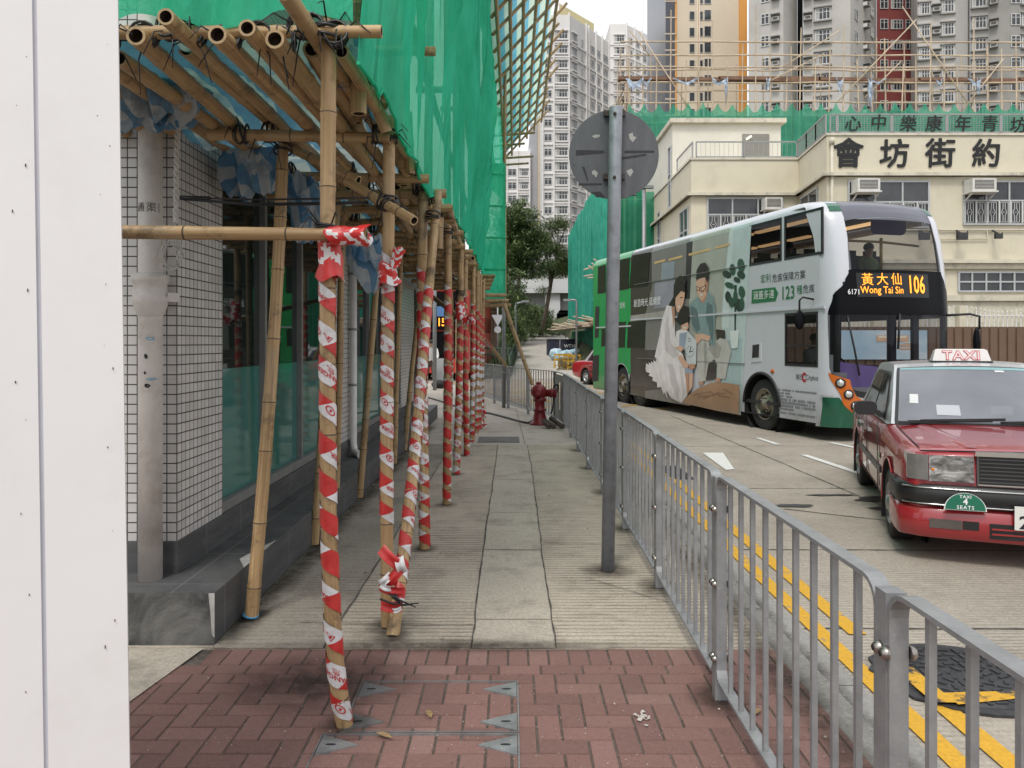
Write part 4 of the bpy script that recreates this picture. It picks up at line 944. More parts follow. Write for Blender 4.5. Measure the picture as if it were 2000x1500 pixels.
g.build('front_sheet', mNet, net)
g = MB(); g.grid(lambda u, v: Vector((-.68 + .54 * u, 17.0 + .02 * noise.noise(Vector((u * 5, v * 7, 3))), 2.56 + v * 3.0)), 16, 30)
for z in (3.2, 3.9, 4.6, 5.3): g.tube([(-.68, 16.96, z), (-.13, 16.96, z + .01)], .02, 6)
g.build('end_sheet', mNet, net)
g = MB(); g.grid(lambda u, v: Vector((-.62 + .06 * noise.noise(Vector((u * 9, v * 4, 8))) + .33 * min(1, u * 3), 17.0 + 7.2 * u, 5.2 + v * 6)), 40, 20); g.build('far_sheet', mNet, net)

# ================================================================== CATCH FAN (sloping bamboo lattice with striped sheet)
fan = empty('catch_fan', (-.3, 16, 7.3), 0, 'sloping bamboo catch fan backed with blue striped sheet above the net', 'catch fan')
Vin = lambda y: Vector((-.30 + .003 * (y - 12), y, 7.3)); Vout = lambda y: Vector((.90, y, 8.62))
g = MB(); g.grid(lambda u, v: Vin(9 + 15 * u).lerp(Vout(9 + 15 * u), -.03 + 1.03 * v) + Vector((-.05, 0, .07 + .03 * noise.noise(Vector((u * 40, v * 6, 0))))), 60, 10, uvfn=lambda u, v: (v * 5.2 , u * 10)); 
t = NT('fan_sheet'); uv = t.sep(t.n('UVMap').outputs[0]); c = t.coord('Object'); f1 = t.math('GREATER_THAN', t.math('FRACT', uv[0]), .5); n1 = t.noise(c, 3, 6, .7)
col = t.mix(f1, t.ramp(n1, [(.3, (.66, .76, .70, 1)), (.7, (.84, .88, .82, 1))]), t.ramp(n1, [(.3, (.16, .46, .72, 1)), (.7, (.32, .64, .84, 1))]))
tl = t.n('BsdfTranslucent'); df = t.n('BsdfDiffuse'); t.l(col, tl.inputs[0]); t.l(col, df.inputs[0]); ms = t.n('MixShader'); ms.inputs[0].default_value = .85; t.l(df.outputs[0], ms.inputs[1]); t.l(tl.outputs[0], ms.inputs[2]); t.l(ms.outputs[0], t.out.inputs[0])
g.build('sheet', t.mat, fan)
rr = random.Random(9); y = 9.2; k = 0
while y < 24.1:
    a = Vin(y); b = Vout(y); d = (b - a).normalized(); ex = rr.uniform(.12, .55)
    pth = bam_path(a - d * .1, b + d * ex + Vector((0, rr.uniform(-.15, .15), 0)), 500 + k, .004); bamboo(pth, .034, fan, 'outrigger', 500 + k, 8); y += rr.uniform(.74, .92); k += 1
for i in range(6):
    s = i / 5; a = Vin(9).lerp(Vout(9), s) + Vector((.03, 0, -.05)); b = Vin(24.3).lerp(Vout(24.3), s) + Vector((.03, 0, -.05)); bamboo(bam_path(a, b, 540 + i, .001), .036, fan, 'ledger', 540 + i, 8)
for i, (y, z) in enumerate(((23.5, 7.0), (22.6, 7.05), (21.5, 7.2), (20.0, 7.15))): bamboo(bam_path((-.5, y, z - .2 * i * .3), (rr.uniform(.3, .8), y - .3, z - .2 * i * .3), 560 + i, .004), .035, fan, 'outrigger', 560 + i, 8)
# ================================================================== STEEL PEDESTRIAN RAILING
t = NT('railing_steel'); c = t.coord('Position'); n1 = t.noise(c, 7, 8, .7)
col = t.ramp(n1, [(.3, (.20, .203, .208, 1)), (.7, (.33, .335, .34, 1))]); col = t.mix(t.ramp(t.noise(c, 16, 9, .8), [(.60, (0, 0, 0, 1)), (.70, (.7,) * 3 + (1,))]), col, (.42, .43, .44, 1))
col = t.mix(t.ramp(t.noise(c, 3.4, 9, .8), [(.62, (0, 0, 0, 1)), (.74, (.55,) * 3 + (1,))]), col, (.16, .095, .07, 1))
t.set(col, .5, .35, .45); t.bump(t.noise(c, 90, 4, .7), .25, .003); mRail = t.mat
t = NT('polished_bolt'); t.set((.36, .33, .30, 1), .28, .9, .5); mBolt = t.mat
rail = empty('pedestrian_railing', (.94, 8, 0), 0, 'grey steel pedestrian railing along the kerb, curving left at the corner', 'railing')
RH = 1.02
posts = [(.905, -1.29), (.912, .285), (.919, 1.863), (.926, 3.43), (.955, 5.0), (.968, 6.57), (.968, 8.14), (.966, 9.71), (.975, 11.28), (.985, 12.85), (.97, 14.2), (.865, 15.5), (.36, 17.0), (-.09, 18.55), (-.46, 20.0), (-.9, 21.6)]
def rail_post(p, d):
    g = MB(); n2 = Vector((-d.y, d.x, 0)); p = Vector((p[0], p[1], 0))
    # square hollow post with a cut top
    for (a, b, w_, h_) in ((0, 0, .05, .055),): g.bar(p + Vector((0, 0, -.02)), p + Vector((0, 0, RH - .02)), w_, h_, up=d)
    o = g.build('post', mRail, rail)
    for z in (.86, .53, .2):
        for sgn in (-1, 1):
            b = MB()
            for off in (-.032,):
                b.lathe([(.017, 0), (.017, .004), (.0155, .010), (.011, .0155), (.0075, .0175)], p + Vector((0, 0, z)) - d * .037 + n2 * sgn * .026, 14, axis=n2 * sgn, m=0)
                b.lathe([(.0075, .0176), (.0075, .019), (.004, .019)], p + Vector((0, 0, z)) - d * .037 + n2 * sgn * .026, 8, axis=n2 * sgn, m=1)
                b.lathe([(.017, 0), (.017, .004), (.0155, .010), (.011, .0155), (.0075, .0175)], p + Vector((0, 0, z)) + d * .0 + n2 * sgn * .026, 14, axis=n2 * sgn, m=0)
                b.lathe([(.0075, .0176), (.0075, .019), (.004, .019)], p + Vector((0, 0, z)) + d * .0 + n2 * sgn * .026, 8, axis=n2 * sgn, m=1)
                break
            b.build('bolt', [mBolt, mDark], o)
def rail_panel(a, b, nb=9, solid=False):
    a = Vector((*a, 0)); b = Vector((*b, 0)); d = (b - a).normalized(); n2 = Vector((-d.y, d.x, 0)); g = MB(); a = a + d * .028; b = b - d * .028; L_ = (b - a).length
    # flat bar frame with rounded upper corners
    W_, T_ = .046, .012; z0, z1, rc = .10, RH - .006, .07
    pts = [(0, z0), (0, z1 - rc)] + [(rc - rc * math.cos(q), z1 - rc + rc * math.sin(q)) for q in [math.pi / 8 * i for i in range(1, 5)]] + [(L_ - rc + rc * math.sin(q), z1 - rc + rc * math.cos(q)) for q in [math.pi / 8 * i for i in range(0, 4)]] + [(L_, z1 - rc), (L_, z0)]
    pts = [(0, z0 + .05)] + pts[1:-1] + [(L_, z0 + .05)]
    pts = pts + [(L_ - .02, z0 + .01), (L_ - .05, z0), (.05, z0), (.02, z0 + .01)]
    k = len(pts); cx_, cz_ = L_ / 2, .55; vs = []
    for i in range(k):
        p_ = Vector(pts[i - 1]); q_ = Vector(pts[(i + 1) % k]); tn = (q_ - p_).normalized(); nr = Vector((tn.y, -tn.x))
        if nr.dot(Vector((cx_, cz_)) - Vector(pts[i])) < 0: nr = -nr
        for (s, o_) in ((-1, 0), (1, 0), (1, 1), (-1, 1)):
            e = Vector(pts[i]) + nr * T_ * o_; vs.append(a + d * e.x + Vector((0, 0, e.y)) + n2 * s * W_ / 2)
    fs = []
    for i in range(k):
        j = (i + 1) % k
        for q in range(4): fs.append((i * 4 + q, i * 4 + (q + 1) % 4, j * 4 + (q + 1) % 4, j * 4 + q))
    g.mesh(vs, fs, 0, False)
    fr = g.build('panel', mRail, rail, fix=True)
    g = MB()
    for i in range(1, nb + 1):
        q = a + d * (L_ * i / (nb + 1)); g.bar(q + Vector((0, 0, z0 + .011)), q + Vector((0, 0, z1 - T_ + .001)), .0175, .0175, up=d)
    if solid:
        g = MB(); s0, s1 = .25, .42
        for (u0, u1, za, zb_) in ((.012, L_ - .012, z0 + .012, .3), (.012, L_ - .012, .82, z1 - .05), (.012, .5, .301, .819), (.66, L_ - .012, .301, .819)):
            g.prism([(u0, za), (u1, za), (u1, zb_), (u0, zb_)], a + n2 * -.004, d, (0, 0, 1), n2, .008)
    g.build('infill_bars' if not solid else 'solid_plate', mRail, fr)
dirs = []
for i in range(len(posts)):
    a = Vector(posts[max(i - 1, 0)]); b = Vector(posts[min(i + 1, len(posts) - 1)]); dd = (b - a).normalized(); dirs.append(Vector((dd.x, dd.y, 0)))
for p, d in zip(posts, dirs): rail_post(p, d)
for i in range(len(posts) - 1): rail_panel(posts[i], posts[i + 1], 9 if i < 12 else 12, i == 10)

# ================================================================== ROUND SIGN SEEN FROM BEHIND
t = NT('sign_back_grey'); c = t.coord('Object'); n1 = t.noise(t.coord('Object', (1, 1, .25)), 9, 7, .7)
t.set(t.mix(t.ramp(t.noise(c, 22, 8, .75), [(.62, (0, 0, 0, 1)), (.72, (.35,) * 3 + (1,))]), t.ramp(n1, [(.3, (.083, .086, .094, 1)), (.7, (.125, .128, .138, 1))]), (.3, .3, .31, 1)), .5, .1, .35); mSignBack = t.mat
mPostG = M('sign_post_paint', (.25, .265, .295, 1), .5, .14, 14, .3, 60, metal=.2, dirt=(.10, .085, .08, 1), dirt_amt=.6, dscale=9, co='Position')
fo = P(1187, 1115, 5.37); to = P(1203, 208, 5.37)
sg = empty('road_sign', fo, 0, 'back of a large round grey road sign on a tall scuffed post', 'road sign')
ax = (to - fo).normalized(); g = MB(); g.lathe([(.0465, -.02), (.0465, (to - fo).length - .012), (.043, (to - fo).length - .004), (.03, (to - fo).length)], fo, 20, axis=ax)
g.build('post', mPostG, sg)
dc = P(1199, 302, 5.44); RR = .318
g = MB(); g.lathe([(RR - .004, -.004), (RR, -.003), (RR, .003), (RR - .004, .004)], dc, 64, axis=(0, 1, 0), smooth=False); g.build('disc', mSignBack, sg)
g = MB()
for (px, py) in ((1201, 222), (1200, 346)):
    q = P(px, py, 5.40); g.box(q.x - .075, q.x + .075, 5.405, 5.432, q.z - .012, q.z + .025)
    g.lathe([(.012, 0), (.012, .006), (.007, .006), (.007, .018)], P(px, py, 5.322), 8, axis=(0, -1, 0))
g.build('bracket', M('rusty_bracket', (.045, .035, .03, 1), .7, .4, 30), sg)
yy = 5.4345; rr = random.Random(12)
SM_ = [M('sign_tape_residue', (.028, .028, .03, 1), .7, .4, 60), M('torn_sticker', (.36, .355, .34, 1), .7, .15, 60)]
def sticker(pts, m): g = MB(); g.face([P(x, y, yy) for x, y in pts], 0); g.build('sticker', SM_[m], sg)
sticker([(1125, 293), (1180, 294), (1181, 299), (1125, 304)], 0); sticker([(1220, 294), (1278, 294), (1278, 298), (1220, 299)], 0); sticker([(1214, 307), (1262, 300), (1262, 304), (1214, 312)], 0)
sticker([(1127, 272), (1134, 267), (1140, 269)][::-1] + [], 1) if False else None
sticker([(1155, 266), (1163, 263), (1172, 263), (1171, 267), (1162, 270)], 1); sticker([(1228, 262), (1236, 259), (1237, 266), (1243, 268), (1236, 278), (1230, 272)], 1)
sticker([(1156, 334), (1162, 332), (1168, 338), (1164, 347), (1160, 341), (1157, 341)], 1); sticker([(1223, 334), (1233, 329), (1237, 335), (1231, 345), (1227, 341)], 1)
sticker([(1136, 325), (1142, 327), (1149, 352), (1147, 355), (1144, 345)], 0); sticker([(1130, 358), (1176, 358), (1176, 361), (1130, 363)], 0); sticker([(1118, 317), (1123, 324), (1121, 324)], 0)
sticker([(1155, 375), (1172, 374), (1182, 385), (1165, 386)], 0); sticker([(1232, 381), (1246, 380), (1240, 384)], 0)

# ================================================================== FIRE HYDRANT WITH HOSE
t = NT('hydrant_red'); c = t.coord('Object'); t.set(t.mix(t.ramp(t.noise(c, 14, 8, .75), [(.58, (0, 0, 0, 1)), (.7, (.6,) * 3 + (1,))]), t.ramp(t.noise(c, 5, 6), [(.3, (.17, .010, .016, 1)), (.7, (.27, .022, .028, 1))]), (.075, .03, .026, 1)), .38, 0, .5); mHyd = t.mat
hb = P(1054, 829, 14.9); hb.z = 0
hy = empty('fire_hydrant', hb, 0, 'dark red fire hydrant with round head on the pavement corner', 'fire hydrant')
g = MB(); g.lathe([(.20, 0), (.20, .03), (.165, .05), (.15, .06), (.12, .17), (.105, .22), (.105, .26), (.125, .27), (.125, .30), (.10, .31), (.098, .44), (.13, .46), (.13, .5), (.105, .51), (.11, .56)], hb, 24); g.build('barrel', mHyd, hy)
g = MB(); g.ell(hb + Vector((-.02, 0, .64)), (.155, .15, .15), 20, 12); g.lathe([(.0, .0), (.045, 0), (.045, .03), (.03, .05)], hb + Vector((-.02, 0, .78)), 10); g.lathe([(.08, 0), (.08, .03), (.05, .04)], hb + Vector((-.03, -.14, .63)), 14, axis=(0, -1, 0)); g.build('head', mHyd, hy)
g = MB(); g.lathe([(.07, 0), (.07, .1), (.09, .11), (.09, .15), (.075, .16), (.075, .19), (.095, .2), (.095, .23)], hb + Vector((.09, 0, .61)), 16, axis=(1, .05, 0)); g.build('outlet', mHyd, hy)
mHose = M('black_hose', (.018, .017, .017, 1), .5, .2, 20)
g = MB(); pts = smooth_path([P(835, 775, 22) , P(880, 788, 19.5), P(905, 800, 18), P(950, 806, 17.2), P(985, 815, 16.2), P(1020, 826, 15.2), P(1040, 822, 15.0), P(1050, 805, 14.95)], 8)
pts = [Vector((p.x, p.y, max(p.z, .02) if i < len(pts) - 14 else p.z)) for i, p in enumerate(pts)]
for p in pts[:-16]: p.z = .02
g.tube(pts, .022, 8); g.build('hose', mHose, label='long black hose trailing over the pavement from the hydrant', cat='hose')
g = MB(); g.tube(smooth_path([hb + Vector((.33, .0, .62)), hb + Vector((.36, .05, .75)), hb + Vector((.28, .1, .72)), hb + Vector((.27, .05, .4)), hb + Vector((.22, -.05, .22))], 6), .018, 7); g.build('short_hose', mHose, label='short black hose looped from the hydrant outlet to the railing', cat='hose')
for k, (a, b) in enumerate(((( 1064, 822), (1083, 834)), ((1075, 818), (1100, 836)), ((1062, 815), (1072, 826)))):
    g = MB(); g.tube([P(*a, 14.3) , P(*b, 14.1)], .045, 10)
    zmin = min(v[2] for v in g.v); g.v = [(x, y, z - zmin) for x, y, z in g.v]
    g.build('rusty_pipe', M('rusty_steel', (.075, .055, .045, 1), .7, .3, 20, .3, 60), label=('longer rusty pipe lying by the hydrant', 'rusty pipe lying outermost against the railing foot', 'short rusty pipe end touching the hydrant base')[k], cat='pipe', group='rusty pipes by the hydrant')

# ================================================================== SIGNS, LAMP POSTS AND FENCE AT THE CORNER
mGalvP = M('galvanised_pole', (.25, .26, .27, 1), .5, .12, 9, metal=.4, co='Position')
mSignW = M('sign_back_pale', (.42, .44, .47, 1), .5, .06, 9)
b = P(972, 712, 42); e = empty('triangle_sign', b, 0, 'pale backs of a triangle sign and a small disc on one post', 'road sign')
g = MB(); g.tube([b, P(972, 600, 42)], .05, 8); g.build('post', mGalvP, e)
g = MB(); g.prism([P(*q, 41.9).xz for q in ((960, 615), (984, 615), (972, 637))], (0, 41.88, 0), (1, 0, 0), (0, 0, 1), (0, 1, 0), .02); g.build('triangle', mSignW, e, fix=True)
g = MB(); c_ = P(972, 644, 41.9); g.lathe([(.19, 0), (.19, .02)], c_ + Vector((0, 0, 0)), 24, axis=(0, 1, 0)); g.build('disc', mSignW, e)
b = P(984, 796, 18.7); b.z = 0; e = empty('steel_post', b, 0, 'slim grey steel post standing behind the corner railing', 'post'); g = MB(); g.lathe([(.045, 0), (.045, 3.6), (.03, 3.62)], b, 12); g.build('shaft', mGalvP, e); g = MB(); g.lathe([(.055, -.03), (.055, .03)], b + Vector((0, 0, .85)), 12); g.build('clamp', mGalvP, e)
b = P(849, 752, 25.5); b.z = 0; e = empty('steel_post', b, 0, 'grey steel post in front of the red bus on the side street', 'post'); g = MB(); g.lathe([(.065, 0), (.065, 3.4), (.05, 3.42)], b, 12); g.build('shaft', mGalvP, e); g = MB(); g.box(b.x + .07, b.x + .55, b.y - .01, b.y + .01, 2.45, 2.78); g.build('blue_plate', M('blue_sign_plate', (.12, .25, .5, 1), .4, .2), e)
b = P(1009, 690, 48); e = empty('street_lamp', b, 0, 'thin grey street lamp with a short arm beside the uphill road', 'street lamp'); g = MB(); g.tube([b, P(1007, 600, 48), P(1008, 593, 48), P(1022, 590, 48)], .07, 8); g.build('pole', mGalvP, e); g = MB(); q = P(1022, 589, 48); g.box(q.x - .1, q.x + .35, 47.9, 48.1, q.z - .05, q.z + .08); g.build('lamp_head', mGalvP, e)
e = empty('street_lamp', P(1126, 720, 43), 0, 'thin lamp pole in front of the netted site wall', 'street lamp'); g = MB(); g.tube([P(1126, 720, 43), P(1126, 590, 43), P(1124, 586, 43), P(1110, 586, 43)], .06, 8); g.build('pole', mGalvP, e); g = MB(); q = P(1111, 586, 43); g.box(q.x - .3, q.x + .1, 42.9, 43.1, q.z - .06, q.z + .06); g.build('lamp_head', mGalvP, e)
e = empty('street_lamp', P(1258, 640, 41), 0, 'tall grey lamp column behind the double decker', 'street lamp'); g = MB(); q0 = P(1258, 640, 41); g.tube([(q0.x, 41, RZ), P(1258, 370, 41)], [.14, .1], 10); g.build('pole', mGalvP, e); g = MB(); q = P(1258, 368, 41); g.box(q.x - .12, q.x + .5, 40.85, 41.15, q.z, q.z + .14); g.build('lamp_head', mGalvP, e)
# ================================================================== CREAM COMMUNITY HALL
mCream = M('cream_paint', (.60, .55, .43, 1), .8, .04, .6, .12, 30, dirt=(.40, .35, .27, 1), dirt_amt=.35, dscale=1.1, co='Position')
mCreamEdge = M('cream_ledge', (.56, .52, .42, 1), .8, .08, 2, .2, 30, dirt=(.2, .19, .17, 1), dirt_amt=.75, dscale=2.2, co='Position')
mWinFrame = M('grey_window_frame', (.42, .43, .44, 1), .5, .08, 5)
t = NT('window_glass'); n1 = t.noise(t.coord('Position'), .5, 4, .6); t.set(t.ramp(n1, [(.35, (.02, .022, .026, 1)), (.7, (.07, .075, .08, 1))]), .08, 0, .6); mWinGlass = t.mat
mDarkGap = M('dark_gap', (.02, .02, .022, 1), .8, .3); mWhiteBar = M('white_painted_metal', (.68, .68, .66, 1), .5, .06, 6)
hall = empty('community_hall', (20, 32, 0), 0, 'cream two storey community hall with black brush characters on its parapet', 'building')
Xf = P(1615, 0, 30).x; Xr = 38.0; Xi = P(1560, 0, 34).x; Xl = P(1350, 0, 34).x; Xw = P(1322, 0, 37).x
ZT_, ZB_ = 9.66, 8.06
out = [(Xr, 30), (Xf, 30), (Xi, 34), (Xl, 34), (Xw, 36.6), (Xw, 48), (Xr, 48)]
g = MB(); slab(g, out, 0, ZB_); g.build('wall', mCream, hall, fix=True)
def off_poly(pts, d):
    r = []
    for i, p in enumerate(pts):
        a = Vector(pts[i - 1]); b = Vector(p); c = Vector(pts[(i + 1) % len(pts)]); n1 = (b - a).normalized(); n2 = (c - b).normalized(); k = Vector((n1.y + n2.y, -n1.x - n2.x)) * -1
        k = k / max(.4, k.length ** 2 / 2); r.append(tuple(b + k * d))
    return r
g = MB(); slab(g, off_poly(out, -.22) if off_poly(out, -.22)[1][1] < 30 else off_poly(out, .22), ZB_, ZB_ + .13); g.build('cornice', mCreamEdge, hall, fix=True)
g = MB(); slab(g, out, ZB_ + .132, ZT_); g.build('parapet', mCream, hall, fix=True)
g = MB(); slab(g, off_poly(out, .05) if off_poly(out, .05)[1][1] < 30 else off_poly(out, -.05), ZT_ + .002, ZT_ + .10); g.build('coping', mCreamEdge, hall, fix=True)
g = MB(); g.box(Xf + .3, Xr, 29.72, 29.998, 4.66, 4.80); g.box(Xf + .3, Xr, 29.86, 29.997, 4.45, 4.655); g.build('ledge', mCreamEdge, hall)
g = MB(); g.box(Xf + .3, Xr, 29.8, 29.998, 3.2, 3.42); g.box(Xf, Xr, 29.93, 29.999, 1.6, 3.19); g.build('plinth', mCreamEdge, hall)
# stair house on the roof
g = MB(); xs0, xs1 = Xw, P(1525, 0, 38).x; g.box(xs0, xs1, 38, 48, ZT_ + .1, 12.4); g.build('stair_house', M('pale_cream_paint', (.66, .63, .55, 1), .8, .05, .7, .12, 30, dirt=(.5, .46, .38, 1), dirt_amt=.4, dscale=1.5, co='Position'), hall)
g = MB(); g.box(xs0 - .15, xs1 + .2, 37.75, 48.2, 12.402, 12.62); g.build('stair_house_roof', mCreamEdge, hall)
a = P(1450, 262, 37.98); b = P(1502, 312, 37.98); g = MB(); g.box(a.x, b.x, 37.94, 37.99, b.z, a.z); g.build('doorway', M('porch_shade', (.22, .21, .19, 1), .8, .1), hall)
g = MB(); g.bar(P(1458, 272, 37.9), P(1467, 266, 37.9), .1, .08); lampm = NT('tube_light'); lampm.b.inputs['Emission Color'].default_value = (1, .9, .55, 1); lampm.b.inputs['Emission Strength'].default_value = 1.2; g.build('tube_light', lampm.mat, hall)
def hall_window(px0, py0, px1, py1, Y, cols, grille=True, a=None, b=None, rows=(.45,)):
    """window on a wall of the hall between two plan points a, b (default: plane Y)"""
    A = P(px0, py0, Y) if a is None else a; B = P(px1, py1, Y) if b is None else b
    z0, z1 = min(A.z, B.z), max(A.z, B.z); u = Vector((B.x - A.x, B.y - A.y, 0)); L_ = u.length; u.normalize(); n2 = Vector((u.y, -u.x, 0)); o = Vector((A.x, A.y, 0))
    f = MB()
    def bx(u0, u1, za, zb_, d0, d1, m=0): f.prism([(u0, za), (u1, za), (u1, zb_), (u0, zb_)], o + n2 * d0, u, (0, 0, 1), n2, d1 - d0, m)
    fw = .07
    bx(0, L_, z1 - fw, z1, .005, .06); bx(0, L_, z0, z0 + fw, .005, .09); bx(0, fw, z0 + fw, z1 - fw, .005, .06); bx(L_ - fw, L_, z0 + fw, z1 - fw, .005, .06)
    for r_ in rows: bx(fw, L_ - fw, z1 - (z1 - z0) * r_ - .03, z1 - (z1 - z0) * r_ + .03, .005, .055)
    for c_ in range(1, cols): bx(L_ * c_ / cols - .03, L_ * c_ / cols + .03, z0 + fw, z1 - fw, .005, .057)
    fr = f.build('window', mWinFrame, hall, fix=True)
    p = MB(); p.prism([(fw, z0 + fw), (L_ - fw, z0 + fw), (L_ - fw, z1 - fw), (fw, z1 - fw)], o + n2 * .002, u, (0, 0, 1), n2, .012); p.build('pane', mWinGlass, fr, fix=True)
    if grille:
        g = MB(); zg = z1 - (z1 - z0) * rows[0] - .03
        for c_ in range(cols * 2):
            x0 = L_ * c_ / (cols * 2) + .05; x1 = L_ * (c_ + 1) / (cols * 2) - .05; h = zg - z0 - fw
            q = lambda s, v_: o + n2 * .075 + u * (x0 + (x1 - x0) * s) + Vector((0, 0, z0 + fw + h * v_))
            for e in (((.06, .05), (.06, .95)), ((.94, .05), (.94, .95)), ((.06, .95), (.94, .95)), ((.06, .05), (.94, .05)), ((.38, .08), (.38, .34)), ((.62, .08), (.62, .34)), ((.38, .66), (.38, .92)), ((.62, .66), (.62, .92)), ((.38, .34), (.2, .5)), ((.2, .5), (.38, .66)), ((.62, .34), (.8, .5)), ((.8, .5), (.62, .66)), ((.38, .5), (.62, .5))):
                g.bar(q(*e[0]), q(*e[1]), .014, .014)
            g.bar(q(-.07, 0), q(-.07, 1), .05, .03) if c_ else None
        g.build('grille', mWhiteBar, fr)
    return fr
hall_window(1655, 353, 1815, 446, 30, 3); hall_window(1880, 353, 2060, 440, 30, 4)
hall_window(1380, 386, 1530, 460, 34, 3); hall_window(1870, 530, 2090, 571, 30, 8, False, rows=(.5,)); hall_window(1640, 530, 1800, 571, 30, 6, False, rows=(.5,))
A_ = Vector((Xi, 34, 0)).lerp(Vector((Xf, 30, 0)), .1); B_ = Vector((Xi, 34, 0)).lerp(Vector((Xf, 30, 0)), .72); A_.z = 6.2; B_.z = 7.9; hall_window(0, 0, 0, 0, 0, 2, False, A_, B_)
A_ = Vector((Xw, 36.6, 0)).lerp(Vector((Xl, 34, 0)), .15); B_ = Vector((Xw, 36.6, 0)).lerp(Vector((Xl, 34, 0)), .8); A_.z = 5.4; B_.z = 7.7; hall_window(0, 0, 0, 0, 0, 2, False, A_, B_)
for y_, z0, z1 in ((38.2, 8.3, 11.4), (41, 5.4, 8.6), (43.5, 5.2, 7.6), (40, 3.4, 5.2)): hall_window(0, 0, 0, 0, 0, 1, False, Vector((Xw, y_ + .7, z0)), Vector((Xw, y_, z1)))
mACw = M('air_con_casing', (.60, .59, .56, 1), .5, .06, 5, dirt=(.3, .28, .25, 1), dirt_amt=.5); mACg = M('air_con_grille', (.075, .07, .062, 1), .7, .3, 30)
def air_con(px0, py0, px1, py1, Y, parent, sy=.55):
    a = P(px0, py0, Y); b = P(px1, py1, Y); z0, z1 = b.z, a.z; g = MB(); y0 = Y - sy
    g.box(a.x, b.x, y0, Y + .02, z0 + .07, z1); w_, h = b.x - a.x, z1 - z0
    g.box(a.x + w_ * .10, a.x + w_ * .9, y0 - .006, y0 - .001, z0 + .07 + h * .12, z1 - h * .1, 1)
    for i in range(7): zz = z0 + .07 + h * (.16 + i * .1); g.box(a.x + w_ * .11, a.x + w_ * .89, y0 - .014, y0 - .006, zz, zz + .015, 0)
    g.box(a.x - .05, b.x + .05, y0 - .05, Y, z0 + .01, z0 + .065)
    for x in (a.x, b.x - .04): g.bar((x + .02, y0, z0 + .02), (x + .02, Y - .02, z0 - h * .45), .04, .04)
    return g.build('air_conditioner', [mACw, mACg], parent)
for q in ((1663, 354, 1706, 381, 29.9), (1883, 354, 1929, 381, 29.9), (1487, 390, 1520, 414, 33.9)): air_con(*q, hall)
air_con(1262, 458, 1277, 472, 45, hall)
# brush characters standing off the parapet
mInk = M('black_lettering', (.005, .005, .006, 1), .5, .2)
for ch, px, py, sz in (('會', 1657, 303, 1.22), ('坊', 1747, 304, 1.18), ('街', 1837, 303, 1.2), ('約', 1927, 303, 1.16)):
    c_ = P(px, py, 29.96); g = MB(); g.text(ch, sz, lambda x, y, d: Vector((c_.x + x + .12 * y * .3, 29.985 - d, c_.z + y)), bold=.018, ext=.03); g.build('character', mInk, hall, fix=True)
# roof railing with mesh panels
mMesh = M('grey_mesh_wire', (.30, .31, .31, 1), .6, .1, 6, metal=.3)
def roof_panel(a, b, z0, z1, step=.11):
    a = Vector((*a, 0)); b = Vector((*b, 0)); g = MB(); d = (b - a); L_ = d.length; d.normalize()
    q = lambda u, z: a + d * u + Vector((0, 0, z))
    for (u0, za, u1, zb_) in ((0, z0, 0, z1), (L_, z0, L_, z1), (0, z1, L_, z1), (0, z0 + .06, L_, z0 + .06)): g.bar(q(u0, za), q(u1, zb_), .055, .055)
    n_ = max(2, int(L_ / step))
    for i in range(1, n_): g.bar(q(L_ * i / n_, z0 + .06), q(L_ * i / n_, z1), .012, .012)
    if step < .2:
        for i in range(1, 8): z = z0 + .06 + (z1 - z0 - .06) * i / 8; g.bar(q(0, z), q(L_, z), .012, .012)
    return g.build('roof_railing', mMesh, hall)
zr = P(0, 222, 30).z
xe = [P(x, 0, 30).x for x in (1622, 1637, 1744, 1852, 1958, 2066, 2170)]
for a, b in zip(xe[:-1], xe[1:]): roof_panel((a + .03, 30.1), (b - .03, 30.1), ZT_ + .1, zr)
for k in range(3): p0 = Vector((Xi, 34.1)).lerp(Vector((Xf, 30.1)), k / 3); p1 = Vector((Xi, 34.1)).lerp(Vector((Xf, 30.1)), (k + 1) / 3); roof_panel(tuple(p0), tuple(p1), ZT_ + .1, zr)
zr2 = P(0, 276, 34).z
for x0, x1 in ((1361, 1452), (1454, 1558)): roof_panel((P(x0, 0, 34).x, 34.1), (P(x1, 0, 34).x, 34.1), ZT_ + .1, zr2, .2)
roof_panel((Xw + .1, 37.4), (Xl + .1, 34.15), ZT_ + .1, zr2, .25)
for ch, px, py in (('心', 1667, 243), ('中', 1717, 241), ('樂', 1775, 243), ('康', 1825, 243), ('年', 1882, 243), ('青', 1934, 243), ('坊', 1990, 246)):
    c_ = P(px, py, 30); g = MB(); g.text(ch, .66, lambda x, y, d: Vector((c_.x + x + .1 * y, 30.05 - d, c_.z + y)), bold=.012, ext=.03); g.build('character', mInk, hall, fix=True)
